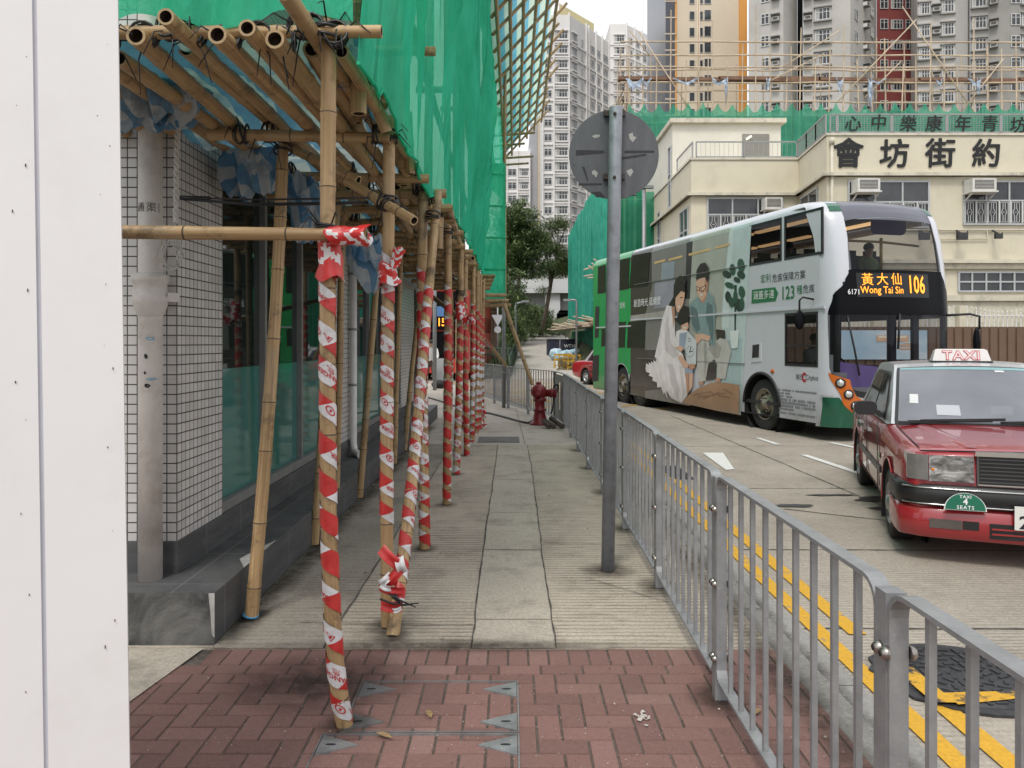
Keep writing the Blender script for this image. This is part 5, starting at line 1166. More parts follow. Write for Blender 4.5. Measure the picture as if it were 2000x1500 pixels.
# pipe, conduit and floodlights on the front
g = MB(); x = P(1625, 0, 29.9).x; g.tube([(x, 29.9, 9.4), (x, 29.9, 3.4)], .06, 8); g.lathe([(.1, 0), (.1, .25)], (x, 29.9, 9.3), 8); g.build('rain_pipe', mCreamEdge, hall)
g = MB(); za = P(0, 449, 29.9).z; g.tube([(Xf + 3, 29.93, za), (Xr, 29.93, za)], .03, 6); g.tube([(P(1926, 0, 30).x, 29.93, za), (P(1926, 0, 30).x, 29.93, za - .35), (Xf + 4, 29.93, za - .35)], .02, 6); g.build('conduit', mCreamEdge, hall)
mLampB = M('black_floodlight', (.03, .03, .033, 1), .5, .2)
for px in (1806, 1880, 1951):
    c_ = P(px, 461, 29.5); s = .19 if px < 1900 else .13; g = MB(); g.box(c_.x - s, c_.x + s, 29.45, 29.6, c_.z - s * .75, c_.z + s * .7); g.bar((c_.x, 29.55, c_.z + .1), (c_.x, 29.95, za), .05, .05); g.box(c_.x - s * 1.15, c_.x - s * 1.02, 29.5, 29.55, c_.z - .05, c_.z + s * 1.1); g.box(c_.x + s * 1.02, c_.x + s * 1.15, 29.5, 29.55, c_.z - .05, c_.z + s * 1.1); g.build('floodlight', mLampB, hall)
# ---- white fence and brown hoarding in front of the hall
mBrownH = M('brown_painted_steel', (.125, .075, .048, 1), .6, .1, 1.2, dirt=(.08, .05, .035, 1), dirt_amt=.4, dscale=1, co='Position')
wl = empty('low_wall', (20, 27.6, 0), 0, 'low cream wall carrying white railings behind the brown hoarding', 'wall'); g = MB(); g.box(9.5, 40, 27.45, 27.75, 0, 2.04); g.build('wall', mCream, wl)
for x in [10 + k * 3.05 for k in range(10)]:
    g = MB(); g.box(x - .13, x + .13, 27.4, 27.8, 2.042, 2.9); g.build('pier', mCream, wl)
g = MB()
for k in range(190):
    x = 9.8 + k * .16; 
    if x < 39: zt = 2.72 + .1 * math.cos((x - 10) / 3.05 * 2 * math.pi); g.bar((x, 27.6, 2.04), (x, 27.6, zt), .03, .03); g.lathe([(.018, 0), (.03, .04), (0, .11)], (x, 27.6, zt), 5)
for z in (2.12, 2.55): g.bar((9.6, 27.56, z), (39, 27.56, z), .03, .03)
g.build('railing_bars', mWhiteBar, wl)
hd = empty('site_hoarding', (18, 26, 0), 0, 'brown corrugated steel hoarding with a pale blue banner behind the bus', 'hoarding')
g = MB(); xx = 9.0; pts = []
while xx < 40: pts += [(xx, 26.0), (xx + .22, 26.0), (xx + .24, 26.05), (xx + .28, 26.05)]; xx += .3
zt = P(0, 641, 26).z
g.mesh([(x, y, RZ) for x, y in pts] + [(x, y, zt) for x, y in pts], [(i, i + 1, len(pts) + i + 1, len(pts) + i) for i in range(len(pts) - 1)]); g.box(9, 40, 26.05, 26.09, zt, zt + .05); g.build('sheet', mBrownH, hd)
t = NT('pale_blue_banner'); c = t.coord('Position'); s = t.sep(c); t.set(t.ramp(t.noise(t.coord('Position', (.5, .5, .9)), 1.3, 5), [(.35, (.34, .50, .62, 1)), (.55, (.48, .60, .68, 1)), (.7, (.72, .74, .74, 1))]), .5); mBanner = t.mat
a = P(1625, 645, 25.9); b = P(1812, 702, 25.9); g = MB(); g.box(a.x, b.x, 25.93, 25.95, b.z, a.z, 0)
for (x0, y0, x1, y1, m) in ((1712, 655, 1775, 667, 1), (1716, 656, 1770, 660, 2), (1758, 672, 1786, 676, 1), (1756, 679, 1790, 682, 1), (1765, 668, 1778, 670, 2)):
    p, q = P(x0, y0, 25.92), P(x1, y1, 25.92); g.box(p.x, q.x, 25.915 - m * .003, 25.928, q.z, p.z, m)
g.build('banner', [mBanner, M('banner_orange', (.62, .40, .26, 1), .5, .1), M('banner_cream', (.8, .72, .55, 1), .5, .05)], hd)

# ================================================================== SCAFFOLDED SITE BEHIND THE HALL
mNetFar = m_net('far_green_net', (.04, .34, .22, 1), (.09, .50, .34, 1), .38)
mPlank = M('rusty_plank', (.17, .095, .06, 1), .8, .3, 3); mPoleFar = M('far_bamboo', (.46, .37, .27, 1), .7, .3, 1.0, co='Position')
mConcOld = M('old_wall_concrete', (.16, .155, .145, 1), .9, .35, .7, .2, 6, dirt=(.06, .055, .05, 1), dirt_amt=.6, dscale=.8, co='Position')
site = empty('demolition_building', (25, 52, 0), 0, 'grey concrete shell behind green netting above the community hall', 'building')
g = MB(); g.box(7.6, 46, 47.6, 60, 0, 15.6)
for i in range(16): g.box(8 + i * 2.4, 8.3 + i * 2.4, 47.4, 47.6, 0, 15.6)
for z in (3, 6.2, 9.4, 12.6, 15.4): g.box(7.6, 46, 47.35, 47.6, z - .2, z)
g.build('wall', mConcOld, site)
sf = empty('site_scaffold', (24, 46, 0), 0, 'tall open bamboo scaffold with rusty planks above the green net', 'scaffold')
rr = random.Random(31); x = 7.0; xs = []
while x < 33: xs.append(x); x += rr.uniform(.8, .95)
for k, x in enumerate(xs):
    zt = P(0, rr.choice((75, 68, 25, 60, 82, 40, 78)), 46).z; zt = rr.uniform(18, 19.5) if k % 3 else rr.uniform(19.5, 22)
    g = MB(); lean = rr.uniform(-.12, .12); g.tube([(x, 46, 0), (x, 46, 15), (x + lean, 46.02, zt)], [.055, .05, .036], 5, cap=False); g.build('pole', mPoleFar, sf)
for k, y in enumerate((82, 107, 130, 136, 160, 178, 199, 240, 280)):
    z = P(0, y, 46).z; g = MB(); xa = 6.6; k2 = 0
    g.tube([(6.5 + i * 2.9, 46.05 + .05 * (i % 2), z + rr.uniform(-.06, .06) + (.2 if y in (153,) else 0)) for i in range(10)], .052, 5, cap=False); g.build('ledger', mPoleFar, sf)
for k, x in enumerate(xs[::2]):
    g = MB(); g.tube([(x, 47.2, 14), (x + rr.uniform(-.1, .1), 47.3, rr.uniform(18, 20.5))], .035, 5, cap=False); g.build('pole', mPoleFar, sf)
for a, b in (((1248, 62), (1365, 240)), ((1635, 200), (1790, 38)), ((1762, 12), (1915, 238)), ((1530, 130), (1640, 60)), ((1500, 160), (1610, 105)), ((1690, 190), (1760, 120)), ((1880, 215), (1960, 115)), ((1230, 60), (1270, 110))):
    g = MB(); g.tube([P(*a, 45.9), P(*b, 45.9)], .04, 5); g.build('brace', mPoleFar, sf)
for k in range(9):
    z = P(0, 151 + (2 if k % 2 else 0) + (k > 3) * 2, 46).z; g = MB(); g.bar((6.4 + k * 3, 46.3, z), (9.5 + k * 3, 46.3, z - .02), .5, .2 if k != 3 else .3); g.build('plank', mPlank, sf)
# end of the scaffold seen edge on: a thicket of poles
for k in range(46):
    y = 46 + k * .33; x = 6.9 + rr.uniform(-.35, .35) - (k % 3) * .12; zt = rr.uniform(15.5, 17.6) if k > 6 else rr.uniform(16, 20)
    g = MB(); g.tube([(x, y, 2), (x + rr.uniform(-.05, .05), y, zt)], .045, 5, cap=False); g.build('pole', mPoleFar, sf)
for k in range(22):
    z = 8.6 + k * .38; g = MB(); g.tube([(6.7 + rr.uniform(-.3, .2), 45.6, z), (6.6 + rr.uniform(-.3, .2), 60.5, z + rr.uniform(-.1, .1))], .045, 5, cap=False); g.build('ledger', mPoleFar, sf)
for k in range(14):
    z = 8.6 + k * .6; y = 46 + rr.uniform(0, 10); g = MB(); g.tube([(6.4, y, z), (7.4, y + .1, z + rr.uniform(-.3, .3))], .04, 5, cap=False); g.build('ledger', mPoleFar, sf)
mBlueTarp = M('blue_tarp_rag', (.36, .43, .53, 1), .6, .3, 3, co='Position')
def rag(c, w_, h, seed, parent):
    g = MB(); rr2 = random.Random(seed); g.grid(lambda u, v: Vector((c.x + (u - .5) * w_ * (1 - .25 * v) + .1 * noise.noise(Vector((u * 3, v * 3, seed))), c.y + .12 * noise.noise(Vector((u * 6, v * 2, seed + 3))), c.z - h * v * (.55 + .45 * abs(noise.noise(Vector((u * 4, 0, seed)))) * 2) + .12 * math.cos(u * math.pi * 2))), 14, 6); g.build('tarp_rag', mBlueTarp, parent)
for k, (px, w_, h) in enumerate(((1240, 1.1, .6), (1262, .7, .3), (1340, 1.6, .25), (1405, 1.0, .35), (1418, .2, 1.3), (1500, .25, .6), (1640, .35, .8), (1700, .25, 1.8), (1715, 1.1, .22), (1835, .5, .3), (1905, .9, .3), (1912, .22, 1.0))):
    rag(P(px, 156, 45.8), w_, h, k, sf)
nf = empty('site_net', (20, 45.8, 0), 0, 'green net with scalloped top edge stretched behind the community hall roof', 'safety net')
def scal(x): return 15.95 - .62 * abs(math.sin((x - 7.0) / .88 * math.pi)) ** .7 - .04 * math.sin(x)
g = MB(); g.grid(lambda u, v: Vector((6.9 + 27 * u, 45.75 + .10 * ridge(Vector((u * 46, v * 1.2, 5))) + .05 * noise.noise(Vector((u * 120, v * 6, 1))), 4 + (scal(6.9 + 27 * u) - 4) * v)), 300, 24); g.build('sheet', mNetFar, nf)
# netted wall along the uphill road
mNetMid = m_net('mid_green_net', (.04, .44, .31, 1), (.11, .64, .48, 1), .06)
nw = empty('street_net', (5.1, 50, 0), 0, 'turquoise green net wall with long vertical folds along the uphill road', 'safety net')
def nwp(u, z):
    p = Vector((5.5, 43, 0)).lerp(Vector((4.55, 60.5, 0)), u); f = .16 * ridge(Vector((u * 26, z * .05, 9))) + .07 * ridge(Vector((u * 70, z * .1, 3))); return Vector((p.x - f, p.y + f * .3, z))
def nwt(u): return 11.0 - 1.2 * max(0, (u - .4) / .6) ** 1.3 + .12 * noise.noise(Vector((u * 30, 0, 0))) - .9 * max(0, .3 - u)
g = MB(); g.grid(lambda u, v: nwp(u, 3.0 + (nwt(u) - 3.0) * v), 220, 14); g.build('upper_sheet', mNetMid, nw)
g = MB(); g.grid(lambda u, v: nwp(u, -.2 + 2.6 * v) + Vector((.35, 0, 0)), 160, 6); g.build('lower_sheet', m_net('low_green_net', (.05, .20, .14, 1), (.09, .30, .21, 1), .05), nw)
g = MB(); g.grid(lambda u, v: Vector((5.52 + 2.6 * u, 43 - .08 * ridge(Vector((u * 9, v * .6, 1))), -.2 + 10.2 * v)), 50, 12); g.build('end_sheet', m_net('end_green_net', (.02, .26, .15, 1), (.05, .36, .22, 1), .3), nw)
g = MB(); g.box(5.7, 20, 43.6, 60, -.3, 9.4); g.build('shell_wall', M('netted_shell', (.05, .07, .06, 1), .9, .4, .6, co='Position'), site)
for k in range(4):
    x = 5.7 + k * .62; g = MB(); g.tube([(x, 43.25, -.1), (x, 43.25, 10.2 if k else 10.6)], .05, 6); g.build('pole', mPoleFar, nw)
for k in range(9): z = 1.2 + k * 1.05; g = MB(); g.tube([(5.6, 43.3, z), (8.2, 43.3, z + .03)], .04, 6); g.build('ledger', mPoleFar, nw)
# spiky catch platform along its foot and a small one higher up
rr = random.Random(17)
for k in range(40):
    u = k / 39; p = nwp(u, 2.7); g = MB(); g.tube([p + Vector((.3, 0, -.1)), p + Vector((-1.15 - rr.uniform(0, .5), rr.uniform(-.3, .3), .12 + rr.uniform(-.35, .3)))], [.05, .04], 5); g.build('outrigger', mPoleFar, nw)
for k in range(4): g = MB(); g.tube([nwp(0, 2.72) + Vector((-.25 * k, 0, -.02)), nwp(1, 2.72) + Vector((-.25 * k, 0, -.02))], .05, 5); g.build('ledger', mPoleFar, nw)
for a, b in (((1140, 527), (1180, 516)), ((1140, 540), (1170, 534)), ((1148, 543), (1176, 540)), ((1150, 519), (1172, 538)), ((1156, 514), (1180, 536)), ((1162, 517), (1185, 537)), ((1160, 506), (1180, 522))):
    g = MB(); g.tube([P(*a, 43.5), P(*b, 44)], .045, 5); g.build('outrigger', mPoleFar, nw)
g = MB(); g.grid(lambda u, v: nwp(u, 2.62) + Vector((.1 - 1.1 * v, 0, .1 * noise.noise(Vector((u * 20, v * 3, 2))) - .05 * v)), 40, 4); g.build('platform_sheet', M('dirty_sheet', (.14, .12, .10, 1), .9, .3, 2, co='Position'), nw)

# ================================================================== TOWER BLOCKS
_wp = {}
def win_proto(w_, h, style, parent, loc, rz, sm=None):
    key = (round(w_, 2), round(h, 2), style, sm.name if sm else '')
    if key in _wp:
        o = bpy.data.objects.new('window', _wp[key]); COL.objects.link(o)
    else:
        g = MB(); d = .12
        g.box(-w_ / 2, w_ / 2, -.04, .0, 0, h, 1)
        f = .09 if style != 'slit' else .05
        for (a, b, c, e) in ((-w_ / 2, -w_ / 2 + f, 0, h), (w_ / 2 - f, w_ / 2, 0, h), (-w_ / 2 + f, w_ / 2 - f, 0, f), (-w_ / 2 + f, w_ / 2 - f, h - f, h)): g.box(a, b, -.1, -.04, c, e, 0)
        if style == 'bay':
            for k in (-1, 0, 1): g.box(k * w_ / 4 - .04, k * w_ / 4 + .04, -.1, -.04, f, h - f, 0)
            g.box(-w_ / 2, -w_ * .28, -.06, -.041, f, h - f, 2) ; g.box(-w_ / 2 + f, w_ / 2 - f, -.1, -.04, h * .62, h * .62 + .07, 0)
        elif style == 'pair': g.box(-.05, .05, -.1, -.04, f, h - f, 0); g.box(-w_ / 2 + f, w_ / 2 - f, -.1, -.04, h * .66, h * .66 + .06, 0)
        if style == 'bay' and sm: g.box(-w_ / 2 - .2, w_ / 2 + .2, -.34, 0, -.28, -.08, 3); g.box(-w_ / 2 - .2, w_ / 2 + .2, -.32, 0, h + .05, h + .2, 3)
        o = g.build('window', [mTWFrame, mWinGlass, mTWCurtain] + ([sm] if sm else []), parent, world=False); _wp[key] = o.data
    o.parent = parent; o.location = Vector(loc) - Vector(parent.location); o.rotation_euler = (0, 0, rz); return o
mTWFrame = M('tower_window_frame', (.58, .58, .57, 1), .6, .05); mTWCurtain = M('tower_curtain', (.36, .36, .35, 1), .8, .2)
def facade(parent, a, b, z0, z1, fh, cols, mat_ledge=None, zoff=.8, rib=None, slab_m=None, ac=None, maxw=95):
    """windows (u centre, width, height, style) on every floor of a vertical face from plan point a to b"""
    a = Vector(a); b = Vector(b); d = (b - a); L_ = d.length; d.normalize(); rz = math.atan2(d.y, d.x); n2 = Vector((d.y, -d.x)); n_ = int((z1 - z0) / fh); g = MB()
    for k in range(n_):
        z = z0 + k * fh
        for (u, w_, h, st) in cols:
            q = a + d * (u * L_) + n2 * .01; win_proto(w_, h, st, parent, (q.x, q.y, z + zoff), rz, slab_m)
        if ac:
            for u in ac: ac_box(a + d * (u * L_), d, n2, z + zoff + .15, parent)
        if rib == 'h':
            g = MB(); g.prism([(0, z), (L_, z), (L_, z + .28), (0, z + .28)], (a.x, a.y, 0), (d.x, d.y, 0), (0, 0, 1), (n2.x, n2.y, 0), .22, 0); g.build('floor_ledge', slab_m, parent, fix=True)
_acp = []
def ac_box(p, d, n2, z, parent):
    if not _acp:
        g = MB(); g.box(-.42, .42, -.55, 0, 0, .5, 0); g.box(-.34, .34, -.56, -.551, .08, .44, 1); g.box(-.6, .6, -.8, 0, .8, .9, 2); g.box(-.52, .52, -.7, 0, -.12, -.02, 2); o = g.build('air_conditioner', [mACw, mACg, M('tower_hood', (.25, .245, .24, 1), .9, .15)], parent, world=False); _acp.append(o.data)
    else: o = bpy.data.objects.new('air_conditioner', _acp[0]); COL.objects.link(o)
    o.parent = parent; o.location = Vector((p.x, p.y, z)) - Vector(parent.location); o.rotation_euler = (0, 0, math.atan2(d.y, d.x))
def wallblock(parent, pts, z0, z1, mat_, name='wall'):
    g = MB(); slab(g, pts, z0, z1); return g.build(name, mat_, parent, fix=True)
X_ = lambda px, Y: (px - CX) * Y / F
Z_ = lambda py, Y: EYE - (py - HY) * Y / F
def tmat(nm, c, dirt=None, amt=.3): return M(nm, c, .85, .06, .12, 0, 1, dirt=dirt or tint(c, .6), dirt_amt=amt, dscale=.15, co='Position')
mT1 = tmat('white_tower_paint', (.66, .64, .63, 1)); mT1g = tmat('grey_tower_recess', (.36, .36, .38, 1)); mT1l = tmat('tower_ledge', (.70, .68, .66, 1))
def ribs(parent, a, b, us, z0, z1, m, d_=.35, w_=.28):
    a = Vector(a); b = Vector(b); d = (b - a); L_ = d.length; d.normalize(); n2 = Vector((d.y, -d.x)); g = MB()
    for u in us: o = a + d * (u * L_ - w_ / 2); g = MB(); g.prism([(0, z0), (w_, z0), (w_, z1), (0, z1)], (o.x, o.y, 0), (d.x, d.y, 0), (0, 0, 1), (n2.x, n2.y, 0), d_); g.build('rib', m, parent, fix=True)

# -- first white tower, corner towards us
T = empty('tower_block', (X_(1110, 150), 150, 0), 0, 'tall white tower with ribbed corner bays and a yellow roof box', 'tower block')
A = (X_(1060, 150), 150); B = (X_(1112, 150), 150); C = (X_(1143, 155), 155); D = (X_(1189, 164), 164)
zt = 65.5; wallblock(T, [A, B, C, D, (D[0], 185), (A[0], 185)], 0, zt, mT1)
fh = 2.85
facade(T, A, B, 3, zt - 1, fh, [(.2, 1.5, 1.4, 'pair'), (.72, 2.2, 1.5, 'bay')], rib='h', slab_m=mT1l); ribs(T, A, B, (.0, .42, .985), 2, zt + .4, mT1l)
facade(T, B, C, 3, zt - 1, fh, [(.3, 1.7, 1.5, 'bay'), (.8, .8, 1.4, 'pair')], rib='h', slab_m=mT1l)
facade(T, C, D, 3, zt - 1.5, fh, [(.3, 1.5, 1.5, 'pair'), (.55, 1.2, 1.5, 'pair'), (.85, 1.9, 1.5, 'pair')], rib='h', slab_m=mT1l); ribs(T, C, D, (.02, .12, .42, .68, .98), 2, zt + .4, mT1l)
wallblock(T, [(X_(1092, 155), 155), (X_(1160, 165), 165), (X_(1160, 175), 175), (X_(1092, 175), 175)], zt, zt + 4.5, tmat('pale_yellow_paint', (.62, .54, .30, 1)), 'roof_box')
# lower left wing with a beige stair strip
T = empty('tower_block', (X_(1020, 165), 165, 0), 0, 'white tower wing low behind the trees beside a beige stair shaft', 'tower block')
A = (X_(985, 165), 165); B = (X_(1036, 165), 165); zt = Z_(295, 165); wallblock(T, [A, B, (B[0], 185), (A[0], 185)], 0, zt, mT1)
facade(T, A, B, 8, zt - 1, fh, [(.3, 1.8, 1.5, 'pair'), (.75, 1.8, 1.5, 'bay')], rib='h', slab_m=mT1l); ribs(T, A, B, (.1, .5, .97), 2, zt + .4, mT1l)
wallblock(T, [(B[0] + .02, 166), (X_(1050, 166), 166), (X_(1050, 186), 186), (B[0] + .02, 186)], 0, Z_(240, 166), mT1g, 'stair_shaft'); wallblock(T, [(X_(1050, 166) + .02, 165.6), (X_(1061, 166), 165.6), (X_(1061, 166), 186), (X_(1050, 166) + .02, 186)], 0, Z_(60, 166), tmat('beige_strip', (.50, .44, .32, 1)), 'stair_strip')
# -- second white tower
T = empty('tower_block', (X_(1220, 185), 185, 0), 0, 'slimmer white tower block standing right of the taller white one', 'tower block')
A = (X_(1191, 185), 185); B = (X_(1222, 185), 185); D = (X_(1268, 192), 192); zt = Z_(47, 185); wallblock(T, [A, B, D, (D[0], 205), (A[0], 205)], 0, zt, mT1)
facade(T, A, B, 20, zt - .6, 2.95, [(.6, 2.4, 1.6, 'bay')], rib='h', slab_m=mT1l); facade(T, B, D, 20, zt - 1.6, 2.95, [(.2, 1.4, 1.5, 'pair'), (.5, 1.4, 1.5, 'pair'), (.8, 1.4, 1.5, 'pair')], rib='h', slab_m=mT1l); ribs(T, B, D, (.02, .35, .65, .98), 10, zt + .3, mT1l)
wallblock(T, [(A[0] - .9, 186.5), (A[0] - .02, 186.5), (A[0] - .02, 204), (A[0] - .9, 204)], 0, zt - 4, mT1g, 'dark_recess')
# -- beige tower with orange stripes
T = empty('tower_block', (X_(1380, 130), 130, 0), 0, 'beige tower block with orange edge stripes and dark glazed corner', 'tower block')
mT3 = tmat('beige_tower_paint', (.62, .53, .41, 1), None, .12); mOr = tmat('orange_stripe', (.68, .32, .08, 1)); mDk = M('dark_glazing', (.05, .05, .062, 1), .2, .3, .4, co='Position')
zt = 75; A = (X_(1321, 130), 130); B = (X_(1443, 130), 130); wallblock(T, [A, B, (B[0], 150), (A[0], 150)], 0, zt, mT3)
wallblock(T, [(X_(1318, 130), 129.7), (A[0] - .01, 129.7), (A[0] - .01, 150), (X_(1318, 130), 150)], 0, zt, mOr, 'stripe'); wallblock(T, [(B[0] + .01, 129.6), (X_(1458, 130), 129.6), (X_(1458, 130), 150), (B[0] + .01, 150)], 26.0, zt, mOr, 'stripe')
wallblock(T, [(X_(1300, 132), 132), (X_(1318, 130) - .01, 129.9), (X_(1318, 130) - .01, 150), (X_(1300, 132), 150)], 0, zt, mDk, 'glazed_corner')
facade(T, A, B, 36, 64, 2.75, [(.25, .9, 1.5, 'slit'), (.40, .55, 1.5, 'slit'), (.50, 1.15, 1.75, 'slit')])
for k in range(11): z = 37 + 2.75 * k; g = MB(); g.box(X_(1298, 130), X_(1319, 130), 129.5, 129.69, z, z + .18); g.build('floor_ledge', mT3, T)
g = MB()
for px in (1362, 1366): g.tube([(X_(px, 130), 129.9, 30), (X_(px, 130), 129.9, 66)], .09, 6)
g.build('pipe', mT3, T)
# -- grey tower with red recess
T = empty('tower_block', (X_(1700, 105), 105, 0), 0, 'weathered grey tower block with a red recess and window air conditioners', 'tower block')
mT4 = tmat('weathered_grey_render', (.46, .44, .41, 1), (.25, .24, .22, 1), .5); mT4d = tmat('darker_grey_render', (.31, .30, .28, 1), (.15, .14, .13, 1), .5); mRedW = tmat('red_wall', (.22, .05, .045, 1)); zt = 62
def blk(pts, m): return wallblock(T, pts, 0, zt, m)
p = lambda px, Y: (X_(px, Y), Y)
blk([p(1462, 106), p(1530, 104), p(1557, 108), p(1557, 125), p(1462, 125)], mT4); blk([p(1557.4, 114), p(1568, 114), p(1568, 126), p(1557.4, 126)], mDarkGap)  # near-black wall closes the narrow gap between the blocks
blk([p(1568.4, 105), p(1661, 103), p(1712, 113), p(1712, 125), p(1568.4, 125)], mT4); blk([p(1712.4, 114), p(1783, 114), p(1783, 126), p(1712.4, 126)], mRedW)
blk([p(1779, 110), p(1792, 104), p(1866, 103), p(1894, 109), p(1894, 125), p(1783.4, 125)], mT4); blk([p(1894.4, 108), p(1930, 107.5), p(1975, 106), p(2080, 106), p(2080, 125), p(1894.4, 125)], mT4d)
fz, fh = Z_(232, 105), 3.02
facade(T, p(1530, 104), p(1557, 108), fz, 56, fh, []); facade(T, p(1462, 106), p(1530, 104), fz, 56, fh, [(.48, 1.1, 1.5, 'pair')], ac=(.78,))
facade(T, p(1568.4, 105), p(1661, 103), fz + .3, 56, fh, [(.42, 1.9, 1.6, 'bay')], ac=(.1,), slab_m=mT4d)
facade(T, p(1661, 103), p(1712, 113), fz + .6, 56, fh, [(.2, 1.6, 1.5, 'pair'), (.8, 1.4, 1.6, 'bay')], ac=(.5,)); facade(T, p(1712.4, 114), p(1783, 114), fz, 56, fh, [(.2, 1.2, 1.5, 'pair'), (.55, 1.8, 1.4, 'bay'), (.9, 1.2, 1.4, 'pair')])
facade(T, p(1792, 104), p(1866, 103), fz + .9, 56, fh, [(.18, 1.3, 1.5, 'bay'), (.8, 1.5, 1.6, 'bay')], ac=(.48,), slab_m=mT4d); facade(T, p(1894.4, 108), p(1930, 107.5), fz + .6, 56, fh, [(.5, 1.8, 1.6, 'bay')], slab_m=mT4d)
facade(T, p(1930, 107.5), p(1975, 106), fz + .5, 56, fh, [], ac=(.25,)); facade(T, p(1975, 106), p(2080, 106), fz + .3, 56, fh, [(.08, 1.3, 1.6, 'pair'), (.3, 1.6, 1.6, 'bay')], slab_m=mT4d)

# ================================================================== FLYOVER
mFly = M('flyover_concrete', (.52, .52, .52, 1), .85, .08, .3, 0, 1, dirt=(.3, .3, .29, 1), dirt_amt=.4, dscale=.4, co='Position'); mFlyD = M('flyover_soffit', (.30, .30, .30, 1), .9, .1, .5, co='Position')
fl = empty('flyover', (5, 86, 0), 0, 'white concrete flyover on a flared pier crossing behind the trees', 'bridge')
g = MB(); g.box(-14, 16, 85, 85.4, Z_(572, 85), Z_(545, 85)); g.build('parapet', mFly, fl); g = MB(); g.box(-14, 16, 85.41, 95, Z_(572, 85), Z_(560, 85)); g.box(-14, 16, 86.5, 93, Z_(606, 86.5), Z_(572, 85) - .01); g.build('deck', mFlyD, fl)
pts = [(1064, 572), (1094, 572), (1094, 604), (1087, 614), (1087, 668), (1072, 668), (1072, 614), (1066, 604)]
g = MB(); g.prism([(X_(x, 85.5), Z_(y, 85.5)) for x, y in pts], (0, 85.5, 0), (1, 0, 0), (0, 0, 1), (0, 1, 0), 3.2); g.build('pier', mFly, fl, fix=True)
g = MB()
for x in [-14 + i * 1.5 for i in range(21)]: g.bar((x, 85.2, Z_(545, 85)), (x, 85.2, Z_(538, 85)), .08, .08)
g.bar((-14, 85.2, Z_(538, 85)), (16, 85.2, Z_(538, 85)), .1, .1); g.build('railing', mGalvP, fl)
# ================================================================== TREES AND PLANTS
def m_leaf(name, a, b, c3):
    t = NT(name); at = t.n('Attribute', attribute_name='tone'); col = t.ramp(at.outputs['Fac'], [(0, a), (.55, b), (1, c3)])
    t.set(col, .55, 0, .35); tl = t.n('BsdfTranslucent'); t.l(col, tl.inputs[0]); ms = t.n('MixShader'); ms.inputs[0].default_value = .3; t.l(t.b.outputs[0], ms.inputs[1]); t.l(tl.outputs[0], ms.inputs[2]); t.l(ms.outputs[0], t.out.inputs[0]); return t.mat
mLeafD = m_leaf('dark_foliage', (.055, .085, .034, 1), (.115, .165, .062, 1), (.22, .28, .11, 1)); mLeafL = m_leaf('light_foliage', (.055, .085, .03, 1), (.115, .165, .055, 1), (.22, .27, .10, 1))
mBark = M('bark', (.12, .09, .065, 1), .9, .4, 3, .8, 8, stretch=(1, 1, .25), co='Position')
def leaves(clumps, n, size, seed, flat=.6):
    """leaf sized faces gathered in twig clumps spread through crown volumes"""
    rr = random.Random(seed); v = []; f = []; tone = []; wts = [c[1].x * c[1].y * c[1].z for c in clumps]; tw = sum(wts); per = 26
    for c, w_ in zip(clumps, wts):
        for k in range(max(1, int(n * w_ / tw / per))):
            d = Vector((rr.gauss(0, 1), rr.gauss(0, 1), rr.gauss(0, 1))).normalized() * (rr.random() ** .42)
            q = c[0] + Vector((d.x * c[1].x, d.y * c[1].y, d.z * c[1].z)); q += Vector((rr.uniform(-1, 1), rr.uniform(-1, 1), rr.uniform(-1, 1))) * .18 * c[1].x
            ct = rr.gauss(.42, .2); sp = size * rr.uniform(1.6, 3.4)
            for j in range(per):
                o = q + Vector((rr.gauss(0, 1), rr.gauss(0, 1), rr.gauss(0, .6))) * sp * .6; a = Vector((rr.uniform(-1, 1), rr.uniform(-1, 1), rr.uniform(-.7, .7))).normalized(); b = a.cross(Vector((rr.uniform(-.6, .6), rr.uniform(-.6, .6), 1))).normalized()
                s = size * rr.uniform(.5, 1.2); i = len(v); v.extend([tuple(o - a * s), tuple(o + b * s * flat * .5), tuple(o + a * s), tuple(o - b * s * flat * .5)]); f.append((i, i + 1, i + 2, i + 3)); tone.extend([min(1, max(0, ct + rr.gauss(0, .14)))] * 4)
    return v, f, tone
def tree(name, label, base, trunk, clumps, n, size, mat_, seed, rt=.3, cat='tree', group=None, flat=.6):
    base = Vector(base); e = empty(name, base, 0, label, cat, group); rr = random.Random(seed)
    g = MB(); top = Vector(trunk); mid = base.lerp(top, .5) + Vector((rr.uniform(-.3, .3), 0, 0)); g.tube(smooth_path([base, mid, top], 5), [rt * (1 - .6 * i / 10) for i in range(11)], 10)
    for c in clumps:
        s = base.lerp(top, rr.uniform(.45, .95)); m = s.lerp(c[0], .5) + Vector((rr.uniform(-.4, .4), rr.uniform(-.4, .4), rr.uniform(-.2, .5))); pts = smooth_path([s, m, c[0]], 4); g.tube(pts, [rt * .45 * (1 - .8 * i / (len(pts) - 1)) for i in range(len(pts))], 6)
        for k in range(3):
            d = Vector((rr.uniform(-1, 1), rr.uniform(-1, 1), rr.uniform(-.5, .8))); g.tube([m, m.lerp(c[0] + Vector((d.x * c[1].x, d.y * c[1].y, d.z * c[1].z)) * .8, .6), c[0] + Vector((d.x * c[1].x, d.y * c[1].y, d.z * c[1].z)) * .8], [rt * .2, rt * .12, rt * .05], 5)
    g.build('trunk', mBark, e)
    v, f, tone = leaves(clumps, n, size, seed, flat); me = bpy.data.meshes.new('crown'); me.from_pydata([(a - base.x, b - base.y, c - base.z) for a, b, c in v], [], f)
    at = me.attributes.new('tone', 'FLOAT', 'POINT'); at.data.foreach_set('value', tone); me.materials.append(mat_); me.update(); o = bpy.data.objects.new('crown', me); COL.objects.link(o); o.parent = e; return e
